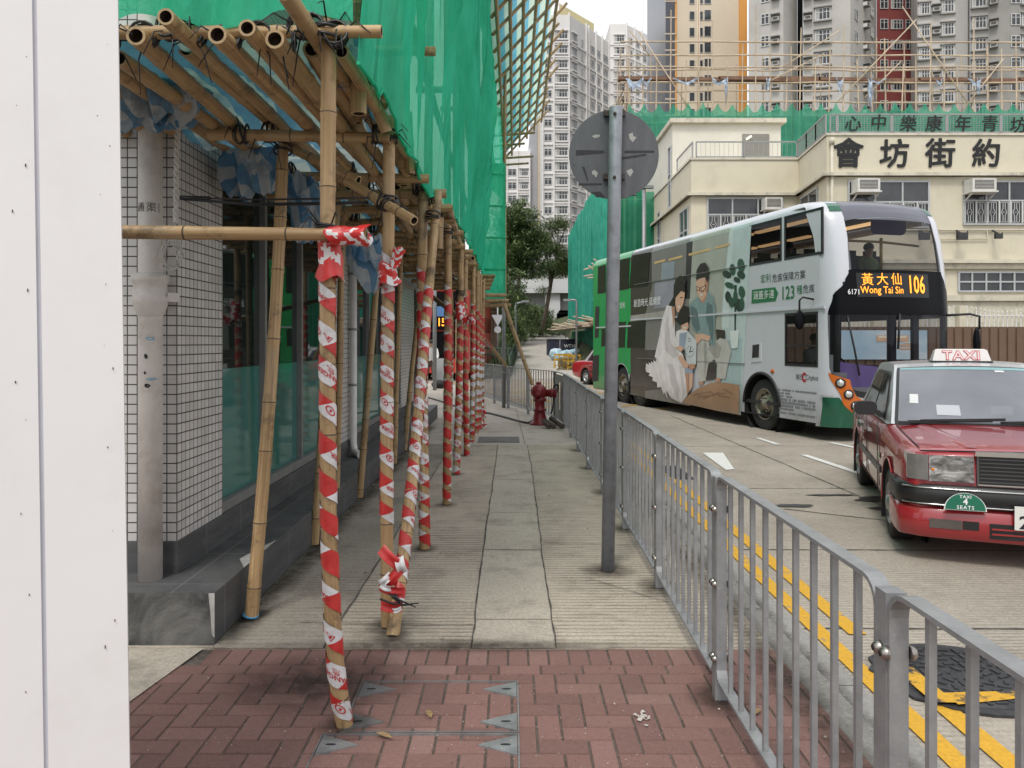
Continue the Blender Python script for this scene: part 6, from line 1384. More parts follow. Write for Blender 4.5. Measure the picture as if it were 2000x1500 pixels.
def C(px, py, Y, rx, ry, rz): return (P(px, py, Y), Vector((rx, ry, rz)))
tree('broadleaf_tree', 'tall dark broadleaf tree rising beside the green net edge', P(1012, 668, 60), P(1016, 520, 60), [C(1000, 430, 60, 1.7, 1.6, 1.5), C(1020, 455, 60, 1.5, 1.6, 1.9), C(1000, 500, 60, 2.0, 1.8, 1.7), C(1034, 505, 60, 1.5, 1.5, 1.6), C(975, 520, 61, 1.8, 1.5, 2.2), C(1048, 470, 60.5, 1.0, 1.0, 1.1), C(992, 590, 60, 1.6, 1.4, 1.3)], 30000, .18, mLeafD, 3, .22)
tree('feathery_tree', 'lighter feathery tree leaning over the flyover parapet', P(1056, 655, 66), P(1082, 520, 66), [C(1090, 440, 66, 1.2, 1.2, .7), C(1062, 462, 66, 1.0, 1.1, .8), C(1078, 485, 66, 1.2, 1.2, .6), C(1098, 500, 66, .9, 1.2, .7), C(1080, 525, 66, 1.5, 1.3, .7), C(1102, 520, 66, .9, 1.2, .8), C(1060, 566, 66, .7, .8, .3)], 20000, .15, mLeafL, 5, .22, flat=.3)
tree('broadleaf_tree', 'broad dark tree filling the bank below the flyover', P(1040, 668, 72), P(1040, 610, 72), [C(1025, 615, 72, 1.6, 1.6, 1.0), C(1050, 618, 72, 1.4, 1.6, .8), C(1005, 585, 72, 1.2, 1.4, 1.5), C(1010, 620, 71, 1.5, 1.3, 1.2), C(1055, 630, 70, 1.3, 1.2, .9)], 12000, .17, mLeafD, 7, .25)
tree('old_banyan', 'old tree with thick fluted trunks standing on the lawn', P(955, 700, 44), P(953, 590, 44), [C(945, 560, 44.5, 2.2, 1.8, 1.6), C(915, 580, 44.5, 2.0, 1.6, 1.6), C(975, 590, 45, 1.3, 1.4, 1.0)], 8000, .15, mLeafD, 9, .42)
g = MB(); rr = random.Random(3)
for k in range(7): x = 940 + k * 4.6; g.tube(smooth_path([P(x + rr.uniform(-3, 3), 702, 43.8 + rr.uniform(-.3, .3)), P(x + rr.uniform(-2, 3), 660, 43.9), P(950 + (x - 950) * 1.25, 600, 44)], 4), [.16, .12, .11, .1, .1, .1, .12, .1, .1][:9], 7)
o_ = [q for q in bpy.data.objects if q.name.startswith('old_banyan')][0]; g.build('aerial_roots', mBark, o_)
tree('broadleaf_tree', 'small bushy tree at the left edge of the uphill road', P(1003, 690, 52), P(1003, 640, 52), [C(1000, 640, 52, 1.1, 1.1, .9), C(985, 625, 52, 1.0, 1.0, 1.0), C(1012, 655, 53, .7, .8, .5), C(982, 660, 51, .7, .7, .5)], 7000, .10, mLeafL, 11, .12)
v, f, tone = leaves([C(x, y, Y, rx, 1.2, rz) for (x, y, Y, rx, rz) in ((1020, 650, 62, 1.6, .5), (1045, 648, 66, 1.6, .5), (1070, 645, 72, 1.8, .6), (1095, 643, 76, 1.6, .6), (990, 668, 50, .9, .5), (975, 672, 48, .9, .5), (1000, 640, 66, 1.6, .8), (960, 640, 56, 2.2, 1.6), (930, 640, 56, 2.2, 1.6))], 17000, .11, 13)
def leaf_obj(name, v, f, tone, mat_, **k):
    me = bpy.data.meshes.new(name); me.from_pydata(v, [], f); at = me.attributes.new('tone', 'FLOAT', 'POINT'); at.data.foreach_set('value', tone); me.materials.append(mat_); me.update(); o = bpy.data.objects.new(name, me); COL.objects.link(o); return smart(o, **k)
leaf_obj('undergrowth', v, f, tone, mLeafL, label='tangled green undergrowth along the bank of the uphill road', cat='undergrowth', kind='stuff')
rr = random.Random(5); v, f, tone = leaves([(Vector((x, 100 + rr.uniform(-4, 4), rr.uniform(2, 9))), Vector((3.4, 3, 3.2))) for x in range(-24, 22, 2)], 34000, .34, 15)
leaf_obj('far_wood', v, f, tone, mLeafD, label='dark wooded slope seen under and behind the flyover', cat='wood', kind='stuff')
# lawn by the corner
v = []; f = []; tone = []; rr = random.Random(8)
for k in range(9000):
    y = rr.uniform(39, 47); x = rr.uniform(-7, -.1); z = RZ + .12 + max(0, (y - 39)) * .09 + .1; i = len(v); a = rr.uniform(0, 6.3); s = rr.uniform(.05, .14)
    v.extend([(x - .03 * math.cos(a), y - .03 * math.sin(a), z - .1), (x + .03 * math.cos(a), y + .03 * math.sin(a), z - .1), (x + rr.uniform(-.06, .06), y + rr.uniform(-.06, .06), z + s)]); f.append((i, i + 1, i + 2)); tone.extend([rr.uniform(.4, 1)] * 3)
leaf_obj('grass', v, f, tone, mLeafL, label='short lawn grass at the corner under the old tree', cat='grass', kind='stuff')
g = MB(); g.grid(lambda u, v: Vector((-9 + 8.95 * u, 38.6 + 9 * v, RZ + .1 + max(0, 9 * v - .4) * .09 if v > 0 else RZ)), 6, 8); g.build('lawn', mBank, kind='structure', origin=None)
# green tube railings beside the road
e = empty('green_railing', (0, 50, 0), 0, 'dark green tube railing along the left side of the uphill road', 'railing'); mGreenRail = M('green_rail_paint', (.04, .075, .05, 1), .5, .2)
g = MB(); pl = [road_side(i, -2.2, 0) for i in range(4, 44)]
for z in (.5, 1.0): g.tube([q + Vector((0, 0, z)) for q in pl], .045, 6)
g.build('rail', mGreenRail, e)
for q in pl[::2]: g = MB(); g.tube([q, q + Vector((0, 0, 1.05))], .05, 6); g.build('post', mGreenRail, e)
e = empty('green_railing', P(960, 700, 41), 0, 'low dark railing in front of the lawn at the corner', 'railing'); g = MB()
for y in (680, 692): g.tube([P(935, y, 40), P(1000, y + 1, 40)], .04, 6)
for x in range(940, 1000, 13): g.tube([P(x, 678, 40), P(x, 712, 40)], .035, 6)
g.build('rail', mGreenRail, e)
# ================================================================== DOUBLE DECKER BUS
BO = Vector((5.45, 12.95, RZ)); BTH = R(15); Bb = Vector((math.cos(BTH), math.sin(BTH), 0)); Ba = Vector((-math.sin(BTH), math.cos(BTH), 0)); EY = Vector((0, 0, EYE))
def ray(px, py): return Vector(((px - CX) / F, 1, -(py - HY) / F))
def bside(px, py):
    d = ray(px, py); q = EY + d * ((BO - EY).dot(Bb) / d.dot(Bb)) - BO; return Vector((q.dot(Ba), q.z))
def bfront(px, py, u=0.0):
    d = ray(px, py); q = EY + d * ((BO + Ba * u - EY).dot(Ba) / d.dot(Ba)) - BO; return Vector((q.dot(Bb), q.z))
BW, BL, BHt = 2.55, 11.3, 4.32
bus = empty('double_decker_bus', BO, BTH, 'white and green double decker bus with a family printed along its side', 'bus')
def gloss(name, col, rough=.22, var=.03, **k): return M(name, col, rough, var, .8, coat=.35, **k)
mBWhite = gloss('bus_white_paint', (.56, .57, .62, 1), .25, .02, dirt=(.4, .4, .41, 1), dirt_amt=.25, dscale=.8)
def road_film(mt, top=.95):
    nt_ = mt.node_tree; b_ = [n for n in nt_.nodes if n.type == 'BSDF_PRINCIPLED'][0]; src = b_.inputs['Base Color'].links[0].from_socket
    tc_ = nt_.nodes.new('ShaderNodeTexCoord'); sp = nt_.nodes.new('ShaderNodeSeparateXYZ'); nt_.links.new(tc_.outputs['Object'], sp.inputs[0]); nz_ = nt_.nodes.new('ShaderNodeTexNoise'); nz_.inputs['Scale'].default_value = 3.5; nz_.inputs['Detail'].default_value = 8; nz_.inputs['Roughness'].default_value = .7; nt_.links.new(tc_.outputs['Object'], nz_.inputs['Vector'])
    mr = nt_.nodes.new('ShaderNodeMapRange'); mr.inputs[1].default_value = .25; mr.inputs[2].default_value = top; mr.inputs[3].default_value = .95; mr.inputs[4].default_value = 0; nt_.links.new(sp.outputs[2], mr.inputs[0]); mu = nt_.nodes.new('ShaderNodeMath'); mu.operation = 'MULTIPLY'; nt_.links.new(mr.outputs[0], mu.inputs[0]); nt_.links.new(nz_.outputs[0], mu.inputs[1])
    mx_ = nt_.nodes.new('ShaderNodeMix'); mx_.data_type = 'RGBA'; nt_.links.new(mu.outputs[0], mx_.inputs[0]); nt_.links.new(src, mx_.inputs[6]); mx_.inputs[7].default_value = (.13, .115, .095, 1); nt_.links.new(mx_.outputs[2], b_.inputs['Base Color'])
road_film(mBWhite); mBGreen = gloss('bus_bright_green', (.008, .33, .085, 1), .25); mBDkG = gloss('bus_dark_green', (.012, .10, .055, 1)); mBOr = gloss('bus_orange', (.55, .13, .018, 1))
mBBlack = M('bus_black_gloss', (.006, .006, .008, 1), .15, .1, 2, spec=.08); mBTrim = M('bus_black_trim', (.012, .012, .013, 1), .5, .2)
t = NT('bus_glass'); t.set((.006, .007, .009, 1), .02, 0, .55); tr = t.n('BsdfTransparent'); tr.inputs[0].default_value = (.70, .70, .72, 1); ms = t.n('MixShader'); ms.inputs[0].default_value = .38; t.l(tr.outputs[0], ms.inputs[1]); t.l(t.b.outputs[0], ms.inputs[2]); t.l(ms.outputs[0], t.out.inputs[0]); mBGlass = t.mat
mBDarkGlass = M('bus_dark_glass', (.009, .010, .011, 1), .05, .3, 1.2, coat=.3)
def bsf(z):     # front profile (setback) and side inset
    tab = [(.25, .10, 0), (.6, .03, 0), (1.2, .0, 0), (2.3, .0, 0), (2.75, .03, 0), (3.1, .07, 0), (3.5, .14, 0), (3.85, .24, .0), (4.0, .32, .005), (4.12, .42, .03), (4.2, .56, .08), (4.26, .78, .16), (4.3, 1.2, .30), (4.32, 1.8, .6)]
    for (a, b, c), (d, e, f) in zip(tab[:-1], tab[1:]):
        if z <= d: k = max(0, (z - a) / (d - a)); return b + (e - b) * k, c + (f - c) * k
    return tab[-1][1:]
RRC = .42
def bsurf(t_, z, off=0.0):
    f, s = bsf(z); bow = .10
    if t_ <= 1: a = math.pi / 2 * t_; v = s + RRC - (RRC + off) * math.cos(a); u = f + RRC - (RRC + off) * math.sin(a)
    elif t_ >= 2: a = math.pi / 2 * (3 - t_); v = BW - s - RRC + (RRC + off) * math.cos(a); u = f + RRC - (RRC + off) * math.sin(a)
    else: k = t_ - 1; v = s + RRC + (BW - 2 * s - 2 * RRC) * k; u = f - off - bow * math.sin(math.pi * k) ** 1.0
    if t_ <= 1 or t_ >= 2: pass
    return Vector((v, u, z))
# ---- body shell
W1 = [bside(*q) for q in ((1463, 437), (1527, 418), (1524, 508), (1461, 522))]; W2 = [bside(*q) for q in ((1537, 415), (1596, 404), (1607, 420), (1607, 498), (1532, 510))]
DW = [bside(*q) for q in ((1537, 612), (1612, 606), (1607, 718), (1533, 716))]
zA, zB = .5 * (W1[2].y + W2[4].y), W1[1].y + .02; w1u = (W1[1].x, W1[0].x); w2u = (.5 * (W2[2].x + W2[3].x), W2[4].x); dwu = (max(.45, DW[1].x), DW[3].x); dz0, dz1 = DW[2].y, DW[0].y
AX = [bside(1487, 792).x, bside(1245, 757).x, bside(1213, 752).x]; WR = .50
g = MB(); z0 = .30
def arch(uc, r_=.60, zc=.50): return [(uc - r_ * math.cos(i * math.pi / 14), max(z0, zc + r_ * math.sin(i * math.pi / 14))) for i in range(15)]
low = [(RRC, z0)]
for uc in AX[:1]: low += [(AX[0] - .6, z0)] + arch(AX[0]) + [(AX[0] + .6, z0)]
low += [(AX[1] - .6, z0)] + [p for p in arch(AX[1]) if p[0] < (AX[1] + AX[2]) / 2 - .02] + [((AX[1] + AX[2]) / 2, .62)] + [p for p in arch(AX[2]) if p[0] > (AX[1] + AX[2]) / 2 + .02] + [(AX[2] + .6, z0), (BL, z0)]
low += [(BL, dz0), (RRC, dz0)]
def sidepoly(pts, v=0.0, m=0): g.face([(v, u, z) for u, z in pts], m)
sidepoly(low); sidepoly([(RRC, dz0), (dwu[0], dz0), (dwu[0], dz1), (RRC, dz1)]); sidepoly([(dwu[1], dz0), (BL, dz0), (BL, dz1), (dwu[1], dz1)]); sidepoly([(RRC, dz1), (BL, dz1), (BL, zA), (RRC, zA)])
zs = 4.06
sidepoly([(RRC, zA), (w2u[0], zA), (w2u[0], zs), (RRC + .39, zs)]); sidepoly([(w2u[1], zA), (w1u[0], zA), (w1u[0], zs), (w2u[1], zs)]); sidepoly([(w1u[1], zA), (BL, zA), (BL, zs), (w1u[1], zs)])
if zB < zs: sidepoly([(w2u[0], zB), (w2u[1], zB), (w2u[1], zs), (w2u[0], zs)]); sidepoly([(w1u[0], zB), (w1u[1], zB), (w1u[1], zs), (w1u[0], zs)])
# far side with open window bands, rear, roof
for (a, b, c, d) in ((RRC, BL, z0, 1.25), (RRC, BL, 2.15, 3.0), (RRC + .42, BL, 3.9, zs), (10.2, BL, 1.25, 3.9), (3.5, 3.7, 1.25, 3.78), (6.2, 6.4, 1.25, 3.78), (8.8, 9.0, 1.25, 3.78), (1.55, 1.7, .3, 2.2)):
    if b - a < 1: g.box(BW - .04, BW - .002, a, b, c, d)
    else: g.face([(BW, a, c), (BW, b, c), (BW, b, d), (BW, a, d)])
lv = [4.06, 4.12, 4.16, 4.2, 4.23, 4.26, 4.30, 4.32]
for sd in (0, 1):
    g.grid(lambda u, v: Vector(((bsf(lv[int(round(v * 7))])[1]) if sd == 0 else BW - bsf(lv[int(round(v * 7))])[1], max(bsf(lv[int(round(v * 7))])[0] + RRC, 0) + (BL - .0 - bsf(lv[int(round(v * 7))])[0] - RRC) * u, lv[int(round(v * 7))])), 24, 7)
g.face([(.6, 2.2, 4.32), (BW - .6, 2.2, 4.32), (BW - .6, BL, 4.32), (.6, BL, 4.32)])
g.face([(0, BL, z0), (BW, BL, z0), (BW, BL, zs), (BW - .3, BL, 4.30), (.3, BL, 4.30), (0, BL, zs)])
def lut(*tab):
    def f(z):
        if z <= tab[0][0]: return tab[0][1]
        for (a, b), (c, d) in zip(tab[:-1], tab[1:]):
            if z <= c: k = (z - a) / (c - a); k = k * k * (3 - 2 * k); return b + (d - b) * k
        return tab[-1][1]
    return f
TLm = lut((.5, .9), (1.0, .5), (1.3, .32), (2.2, .28), (2.5, .42), (2.75, .72), (2.95, .86), (3.9, .93)); TRm = lambda z: 3 - TLm(z)
# front shell with the windscreens left open
NTt, ZL = 36, [.25, .4, .6, .8, .95, 1.2, 1.5, 1.8, 2.05, 2.2, 2.3, 2.5, 2.75, 2.95, 3.1, 3.3, 3.5, 3.7, 3.85, 3.95, 4.04, 4.12, 4.19, 4.25, 4.29, 4.32]
for i in range(NTt):
    for j in range(len(ZL) - 1):
        ta, tb = i * 3 / NTt, (i + 1) * 3 / NTt; za, zb_ = ZL[j], ZL[j + 1]; tm = (ta + tb) / 2; zm = (za + zb_) / 2
        if (.55 < tm < 2.45 and 1.2 < zm < 2.2) or (.75 < tm < 2.25 and .95 < zm < 1.2) or (1.0 < tm < 2.0 and .6 < zm < .95) * 0 or (.92 < tm < 2.08 and 2.95 < zm < 3.85): continue
        g.face([bsurf(ta, za), bsurf(tb, za), bsurf(tb, zb_), bsurf(ta, zb_)], 1 if (TLm(zm) + .06 < tm < 2.94 - TLm(zm) and (1.1 < zm < 2.96 or 2.95 < zm < 3.8)) else 0, True)
body = g.build('body', [mBWhite, mBTrim], bus, world=False, weld=True)
def patch(name, mat_, tl, tr, zlo, zhi, off, ns=30, nz_=14, parent=bus, label=None):
    g = MB()
    def fn(s, w_):
        z = zlo(s) + (zhi(s) - zlo(s)) * w_; a, b = tl(z), tr(z); return bsurf(a + (b - a) * s, z, off)
    g.grid(fn, ns, nz_); return g.build(name, mat_, parent, world=False, label=label)
mid = lambda s: math.sin(math.pi * s)
patch('windscreen', mBGlass, TLm, TRm, lambda s: 1.20 - .42 * mid(s) ** .7, lambda s: 2.18, .006); patch('destination_panel', mBBlack, TLm, TRm, lambda s: 2.185, lambda s: 2.96, .008)
patch('upper_windscreen', mBGlass, TLm, TRm, lambda s: 2.965, lambda s: 3.80 + .1 * mid(s), .006)
patch('roof_front', M('bus_dark_roof', (.10, .10, .13, 1), .25, .05, coat=.4), lambda z: .93, lambda z: 2.07, lambda s: 3.81 + .1 * mid(s), lambda s: 4.30, .008)
patch('windscreen_edge', mBTrim, TLm, TRm, lambda s: 1.09 - .42 * mid(s) ** .7, lambda s: 1.215 - .42 * mid(s) ** .7, .010, 30, 2)
for s0 in (0, 1):
    fl_ = (lambda f: f) if s0 == 0 else (lambda f: (lambda z: 3 - f(z)))
    a_, b_ = lut((.42, 1.02), (.7, .66), (1.22, .3)), lut((.42, 1.2), (.6, 1.12), (1.05, .84), (1.22, .62))
    o_ = patch('headlight_panel', mBOr, fl_(a_), fl_(b_), lambda s: .42, lambda s: 1.2 - .12 * s, .014, 10, 12)
    for z, tt in ((1.02, .60), (.83, .80), (.63, .98)):
        tt = tt if s0 == 0 else 3 - tt; p = bsurf(tt, z, .012); q = bsurf(tt, z, .2); n_ = (q - p).normalized(); g = MB(); g.lathe([(.085, 0), (.085, .012), (.065, .016)], p, 16, axis=n_, m=1, cap=False); g.lathe([(.064, .008), (.05, .022), (.0001, .03)], p, 16, axis=n_, m=0); g.build('headlight', [M('lamp_lens', (.62, .60, .58, 1), .1, .1, 20, metal=.5, coat=.5), mBTrim], bus, world=False)
    patch('corner_panel', mBDkG, fl_(lut((.25, .16), (.78, .16))), fl_(lut((.25, 1.42), (.42, 1.02), (.7, .66), (.78, .58))), lambda s: .25, lambda s: .77, .009, 14, 8)
    patch('roof_corner', mBDkG, fl_(lambda z: .62), fl_(lambda z: .925), lambda s: 4.0, lambda s: 4.22, .007, 6, 4)
patch('bumper', M('bus_ivory', (.62, .60, .55, 1), .3, .04), lambda z: 1.22, lambda z: 1.78, lambda s: .36, lambda s: .74 - .05 * mid(s), .012, 16, 6)
g = MB(); 
for z in (.62,): g.tube([bsurf(1.14 + .72 * i / 20, z, .014) for i in range(21)], .006, 5)
g.lathe([(.03, 0), (.03, .02)], bsurf(1.3, .55, .012), 10, axis=(0, -1, 0)); g.build('bumper_seam', mBTrim, bus, world=False)
# ---- destination display
t = NT('amber_led'); t.set((.3, .12, .01, 1), .5); t.b.inputs['Emission Color'].default_value = (1, .34, .03, 1); t.b.inputs['Emission Strength'].default_value = 1.5; mLED = t.mat
mSignWhite = M('white_lettering', (.78, .78, .78, 1), .5, .03)
def bftext(body_, px, py, size, m, bold=0, name='lettering', ext=0.0, sx=1.0):
    c = bfront(px, py, -.05); g = MB()
    def fn(x, y, d):
        v = c.x + x; k = min(1, max(0, (v - RRC) / (BW - 2 * RRC))); z = c.y + y; f, s = bsf(z); return Vector((v, f - .10 * math.sin(math.pi * k) - .028, z))
    g.text(body_, size, fn, bold=bold, sx=sx); return g.build(name, m, bus, world=False)
a, b = bfront(1678, 532, -.05), bfront(1815, 582, -.05); g = MB()
g.grid(lambda s, w_: (lambda v, z: Vector((v, bsf(z)[0] - .10 * math.sin(math.pi * min(1, max(0, (v - RRC) / (BW - 2 * RRC)))) - .016, z)))(a.x + (b.x - a.x) * s, b.y + (a.y - b.y) * w_), 12, 2); g.build('display', M('display_black', (.004, .004, .005, 1), .3, .1), bus, world=False)
bftext('黃', 1696, 547, .225, mLED, .012); bftext('大', 1722, 547, .225, mLED, .012); bftext('仙', 1748, 547, .225, mLED, .012); bftext('Wong Tai Sin', 1722, 567, .17, mLED, .008, sx=.86); bftext('106', 1787, 558, .43, mLED, .014, sx=.62)
bftext('6171', 1671, 570, .125, mSignWhite, .012)
# ---- side windows, trims and doors on the near side
def sidepanel(name, pts, m, d=.004, parent=bus, label=None):
    g = MB(); g.prism([(-p.x, p.y) for p in pts], (0, 0, 0), (0, -1, 0), (0, 0, 1), (-1, 0, 0), d, 0, False); return g.build(name, m, parent, world=False, label=label, fix=False)
def rounded(u0, u1, za, zb_, r_=.08):
    p = []
    for (cx, cz, a0) in ((u1 - r_, zb_ - r_, 0), (u0 + r_, zb_ - r_, 90), (u0 + r_, za + r_, 180), (u1 - r_, za + r_, 270)):
        for i in range(5): a = R(a0 + i * 22.5); p.append(Vector((cx + r_ * math.cos(a), cz + r_ * math.sin(a))))
    return p
def frame_ring(g, u0, u1, za, zb_, w_, v0=-.006, v1=.02):
    for (a, b, c, d) in ((u0, u1, zb_ - w_, zb_), (u0, u1, za, za + w_), (u0, u0 + w_, za + w_, zb_ - w_), (u1 - w_, u1, za + w_, zb_ - w_)): g.box(v0, v1, a, b, c, d)
for (u0, u1, za, zb_) in ((w2u[0], w2u[1], zA, min(zB, zs)), (w1u[0], w1u[1], zA, min(zB, zs)), (dwu[0], dwu[1], dz0, dz1)):
    g = MB(); frame_ring(g, u0, u1, za, zb_, .045)
    if za == dz0: g.box(-.008, .02, u0 + .046, u1 - .046, za + (zb_ - za) * .37, za + (zb_ - za) * .37 + .035)
    w_ = g.build('side_window', mBTrim, bus, world=False); g = MB(); g.box(.004, .008, u0 + .04, u1 - .04, za + .04, zb_ - .04); g.build('pane', mBGlass, w_, world=False)
PXZ = lambda x, y: (1100 + x / 3, 350 + y / 3)
mMull = M('bus_window_rubber', (.02, .02, .02, 1), .5, .1)
LAY = [0]; ZCL = 4.05
def dec(g, pts, m, zoom=True):
    LAY[0] += 1; q = [bside(*(PXZ(*p) if zoom else p)) for p in pts]; a = sum(q[i].x * q[(i + 1) % len(q)].y - q[(i + 1) % len(q)].x * q[i].y for i in range(len(q)))
    if a < 0: q.reverse()
    vv = -.002 - .0006 * LAY[0]; zc = max(p.y for p in q)
    if zc > ZCL:                      # the print runs on over the roof edge
        t_ = [p for p in q if p.y > ZCL - .05]; u0, u1 = min(p.x for p in t_), max(p.x for p in t_); zt2 = min(zc, 4.24)
        if zt2 > ZCL + .01 and len(q) > 3 and LAY[0] < 9 and u1 - u0 > .3: g.grid(lambda a_, b_: Vector((bsf(ZCL + (zt2 - ZCL) * b_)[1] + vv, u0 + (u1 - u0) * a_, ZCL + (zt2 - ZCL) * b_ + .002)), 4, 8, m)
        q = [Vector((p.x, min(p.y, ZCL))) for p in q]
    g.face([(vv, p.x, p.y) for p in q][::-1], m)
adm = []
def am(name, c, rough=.25): 
    fab = any(k in name for k in ('dress', 'sweater', 'trouser', 'fur', 'hair', 'fold')); adm.append(M('print_' + name, c if len(c) == 4 else (*c, 1), rough, .15 if fab else .12, 4.0 if fab else 1.6, coat=.25, stretch=(1, 1.3, .7) if fab else (1, 1, 1))); return len(adm) - 1
aBrown = am('dark_brown', srgb(62, 57, 52)); aGrey = am('grey_beige', srgb(122, 120, 116)); aOlive = am('olive_beige', srgb(168, 170, 160)); aPale = am('pale_teal', srgb(188, 202, 202)); aFloor = am('teal_floor', srgb(166, 186, 188)); aFrame = am('blue_grey', srgb(140, 150, 160)); aLav = am('lavender_grey', srgb(150, 148, 160))
aHair = am('black_hair', srgb(26, 22, 22)); aSkin = am('skin', srgb(214, 170, 146)); aSkin2 = am('skin_shade', srgb(186, 138, 112)); aDress = am('ivory_dress', srgb(228, 220, 220)); aDress2 = am('dress_fold', srgb(204, 194, 194)); aFur = am('white_fur', srgb(225, 218, 216)); aSweat = am('teal_sweater', srgb(128, 150, 152)); aSweat2 = am('sweater_fold', srgb(92, 112, 114)); aTrou = am('beige_trousers', srgb(186, 182, 176)); aTrou2 = am('trouser_fold', srgb(160, 155, 150)); aBlueD = am('pale_blue_dress', srgb(150, 160, 178)); aClock = am('clock_white', srgb(198, 202, 204)); aDark = am('dark_seat', srgb(52, 46, 44)); aLeaf = am('leaf_green', srgb(44, 82, 66)); aLeaf2 = am('leaf_dark', srgb(30, 56, 50)); aPot = am('white_pot', srgb(220, 226, 224)); aWood = am('table_wood', srgb(164, 124, 92)); aWood2 = am('wood_grain', srgb(132, 94, 66)); aLampGlow = am('ceiling_lamp_glow', srgb(212, 176, 120)); aBlkF = am('door_post', srgb(40, 40, 42)); aCurt = am('pale_curtain', srgb(205, 216, 216)); aGreen = am('bus_green', srgb(28, 150, 76)); aWhiteL = am('white_line', srgb(200, 204, 206))
zt = 3.86
def strip_top(x): # zoom px of roof edge at zoom x
    return 445 - (x - 330) * .272
g = MB()
roofy = lambda x: 432 - (x - 395) * (432 - 248) / (1105 - 395)
boty = lambda x: 1280 + (x - 470) * (1382 - 1280) / (1040 - 470)
dec(g, [(395, roofy(395)), (545, roofy(545)), (545, boty(545)), (470, 1276), (395, 1262)], aBrown); dec(g, [(520, roofy(520)), (745, roofy(745)), (745, boty(745)), (480, boty(480)), (480, 800), (520, 640)], aGrey)
dec(g, [(395, 800), (600, 770), (600, 800), (395, 836)], aTrou2); dec(g, [(395, 1000), (560, 1000), (560, 1230), (478, 1240), (470, 1100), (395, 1090)], aBrown)
dec(g, [(740, roofy(740)), (980, roofy(980)), (960, 1100), (740, 1100)], aOlive); dec(g, [(724, roofy(724)), (760, roofy(760)), (744, 700), (716, 700)], aBlkF)
dec(g, [(975, roofy(975)), (1104, roofy(1104)), (1042, boty(1042)), (935, boty(935)), (930, 780)], aPale); dec(g, [(978, 300), (1000, 294), (970, 870), (930, 870)], aCurt)
dec(g, [(900, 960), (1052, 930), (1044, 1210), (880, 1200)], aFloor); dec(g, [(580, 490), (656, 480), (650, 586), (574, 598)], aFrame); dec(g, [(538, 605), (656, 590), (648, 745), (534, 760)], aLav)
for a in ((535, 478, 600, 488), (620, 458, 700, 470), (738, 425, 866, 440), (893, 388, 978, 400)): dec(g, [(a[0], a[3] - 4), (a[2], a[3] - 4 - (a[2] - a[0]) * .26), (a[2], a[3] + 10 - (a[2] - a[0]) * .26), (a[0], a[3] + 10)], aLampGlow)  # amber quads paint the glow of the ceiling lamps into the print
# plant
dec(g, [(1005, 620), (1020, 620), (1014, 890), (1006, 890)], aLeaf2)
for cx, cy, rx, ry, m in ((995, 530, 18, 34, aLeaf), (962, 558, 26, 22, aLeaf2), (1045, 505, 22, 40, aLeaf), (1046, 560, 24, 24, aLeaf2), (978, 622, 28, 18, aLeaf), (1022, 590, 20, 16, aLeaf2), (970, 690, 18, 34, aLeaf2), (1050, 660, 20, 34, aLeaf), (1035, 740, 22, 40, aLeaf2), (990, 720, 18, 30, aLeaf), (1014, 690, 14, 40, aLeaf), (1052, 730, 14, 36, aLeaf)):
    dec(g, [(cx + rx * math.cos(i * math.pi / 6), cy + ry * math.sin(i * math.pi / 6) + .3 * rx * math.cos(i * math.pi / 6)) for i in range(12)], m)
dec(g, [(980, 890), (1036, 884), (1026, 985), (1008, 992), (990, 990)], aPot)
# man, woman, child
dec(g, [(830, 1000), (905, 1010), (900, 1170), (845, 1180)], aDark); dec(g, [(898, 880), (952, 885), (956, 930), (905, 942)], aDark)
dec(g, [(785, 930), (830, 925), (862, 950), (856, 1080), (838, 1182), (795, 1186), (786, 1060)], aTrou); dec(g, [(850, 990), (925, 930), (968, 945), (990, 1010), (968, 1100), (955, 1170), (905, 1165), (908, 1090), (892, 1055), (850, 1085)], aTrou)
dec(g, [(850, 990), (905, 955), (935, 985), (918, 1050), (895, 1050)], aTrou2); dec(g, [(830, 960), (848, 960), (846, 1090), (832, 1170)], aTrou2); dec(g, [(800, 1186), (828, 1183), (824, 1204), (802, 1206)], aSkin2); dec(g, [(900, 1166), (930, 1168), (925, 1190), (895, 1190)], aSkin2)
dec(g, [(745, 732), (790, 690), (845, 655), (885, 690), (900, 760), (893, 890), (896, 960), (880, 985), (850, 930), (800, 905), (760, 870)], aSweat); dec(g, [(850, 720), (880, 740), (888, 890), (880, 960), (862, 890), (840, 800)], aSweat2); dec(g, [(752, 740), (790, 760), (810, 880), (790, 895), (760, 850)], aSweat2)
dec(g, [(805, 690), (842, 650), (850, 680), (830, 725), (812, 718)], aSkin2); dec(g, [(786, 590), (835, 575), (853, 615), (845, 675), (822, 712), (800, 695), (788, 650)], aSkin); dec(g, [(838, 580), (858, 590), (852, 650), (842, 670), (832, 620)], aSkin2)
dec(g, [(785, 580), (788, 532), (810, 495), (838, 488), (858, 518), (860, 580), (850, 612), (838, 572), (800, 578), (790, 600)], aHair)
for a in (((783, 626), (806, 632), (808, 655), (788, 652)), ((812, 634), (846, 618), (842, 640), (824, 662), (812, 656))): dec(g, a, aDark); c_ = [sum(p[0] for p in a) / len(a), sum(p[1] for p in a) / len(a)]; dec(g, [(c_[0] + (x - c_[0]) * .7, c_[1] + (y - c_[1]) * .7) for x, y in a], aSkin)
dec(g, [(806, 676), (826, 672), (818, 688)], aPot)
dec(g, [(780, 908), (830, 905), (870, 920), (860, 950), (820, 935), (795, 965), (780, 945)], aSkin)
dec(g, [(690, 565), (672, 578), (655, 620), (652, 690), (618, 748), (655, 738), (680, 700), (720, 660), (724, 600), (712, 570)], aHair)
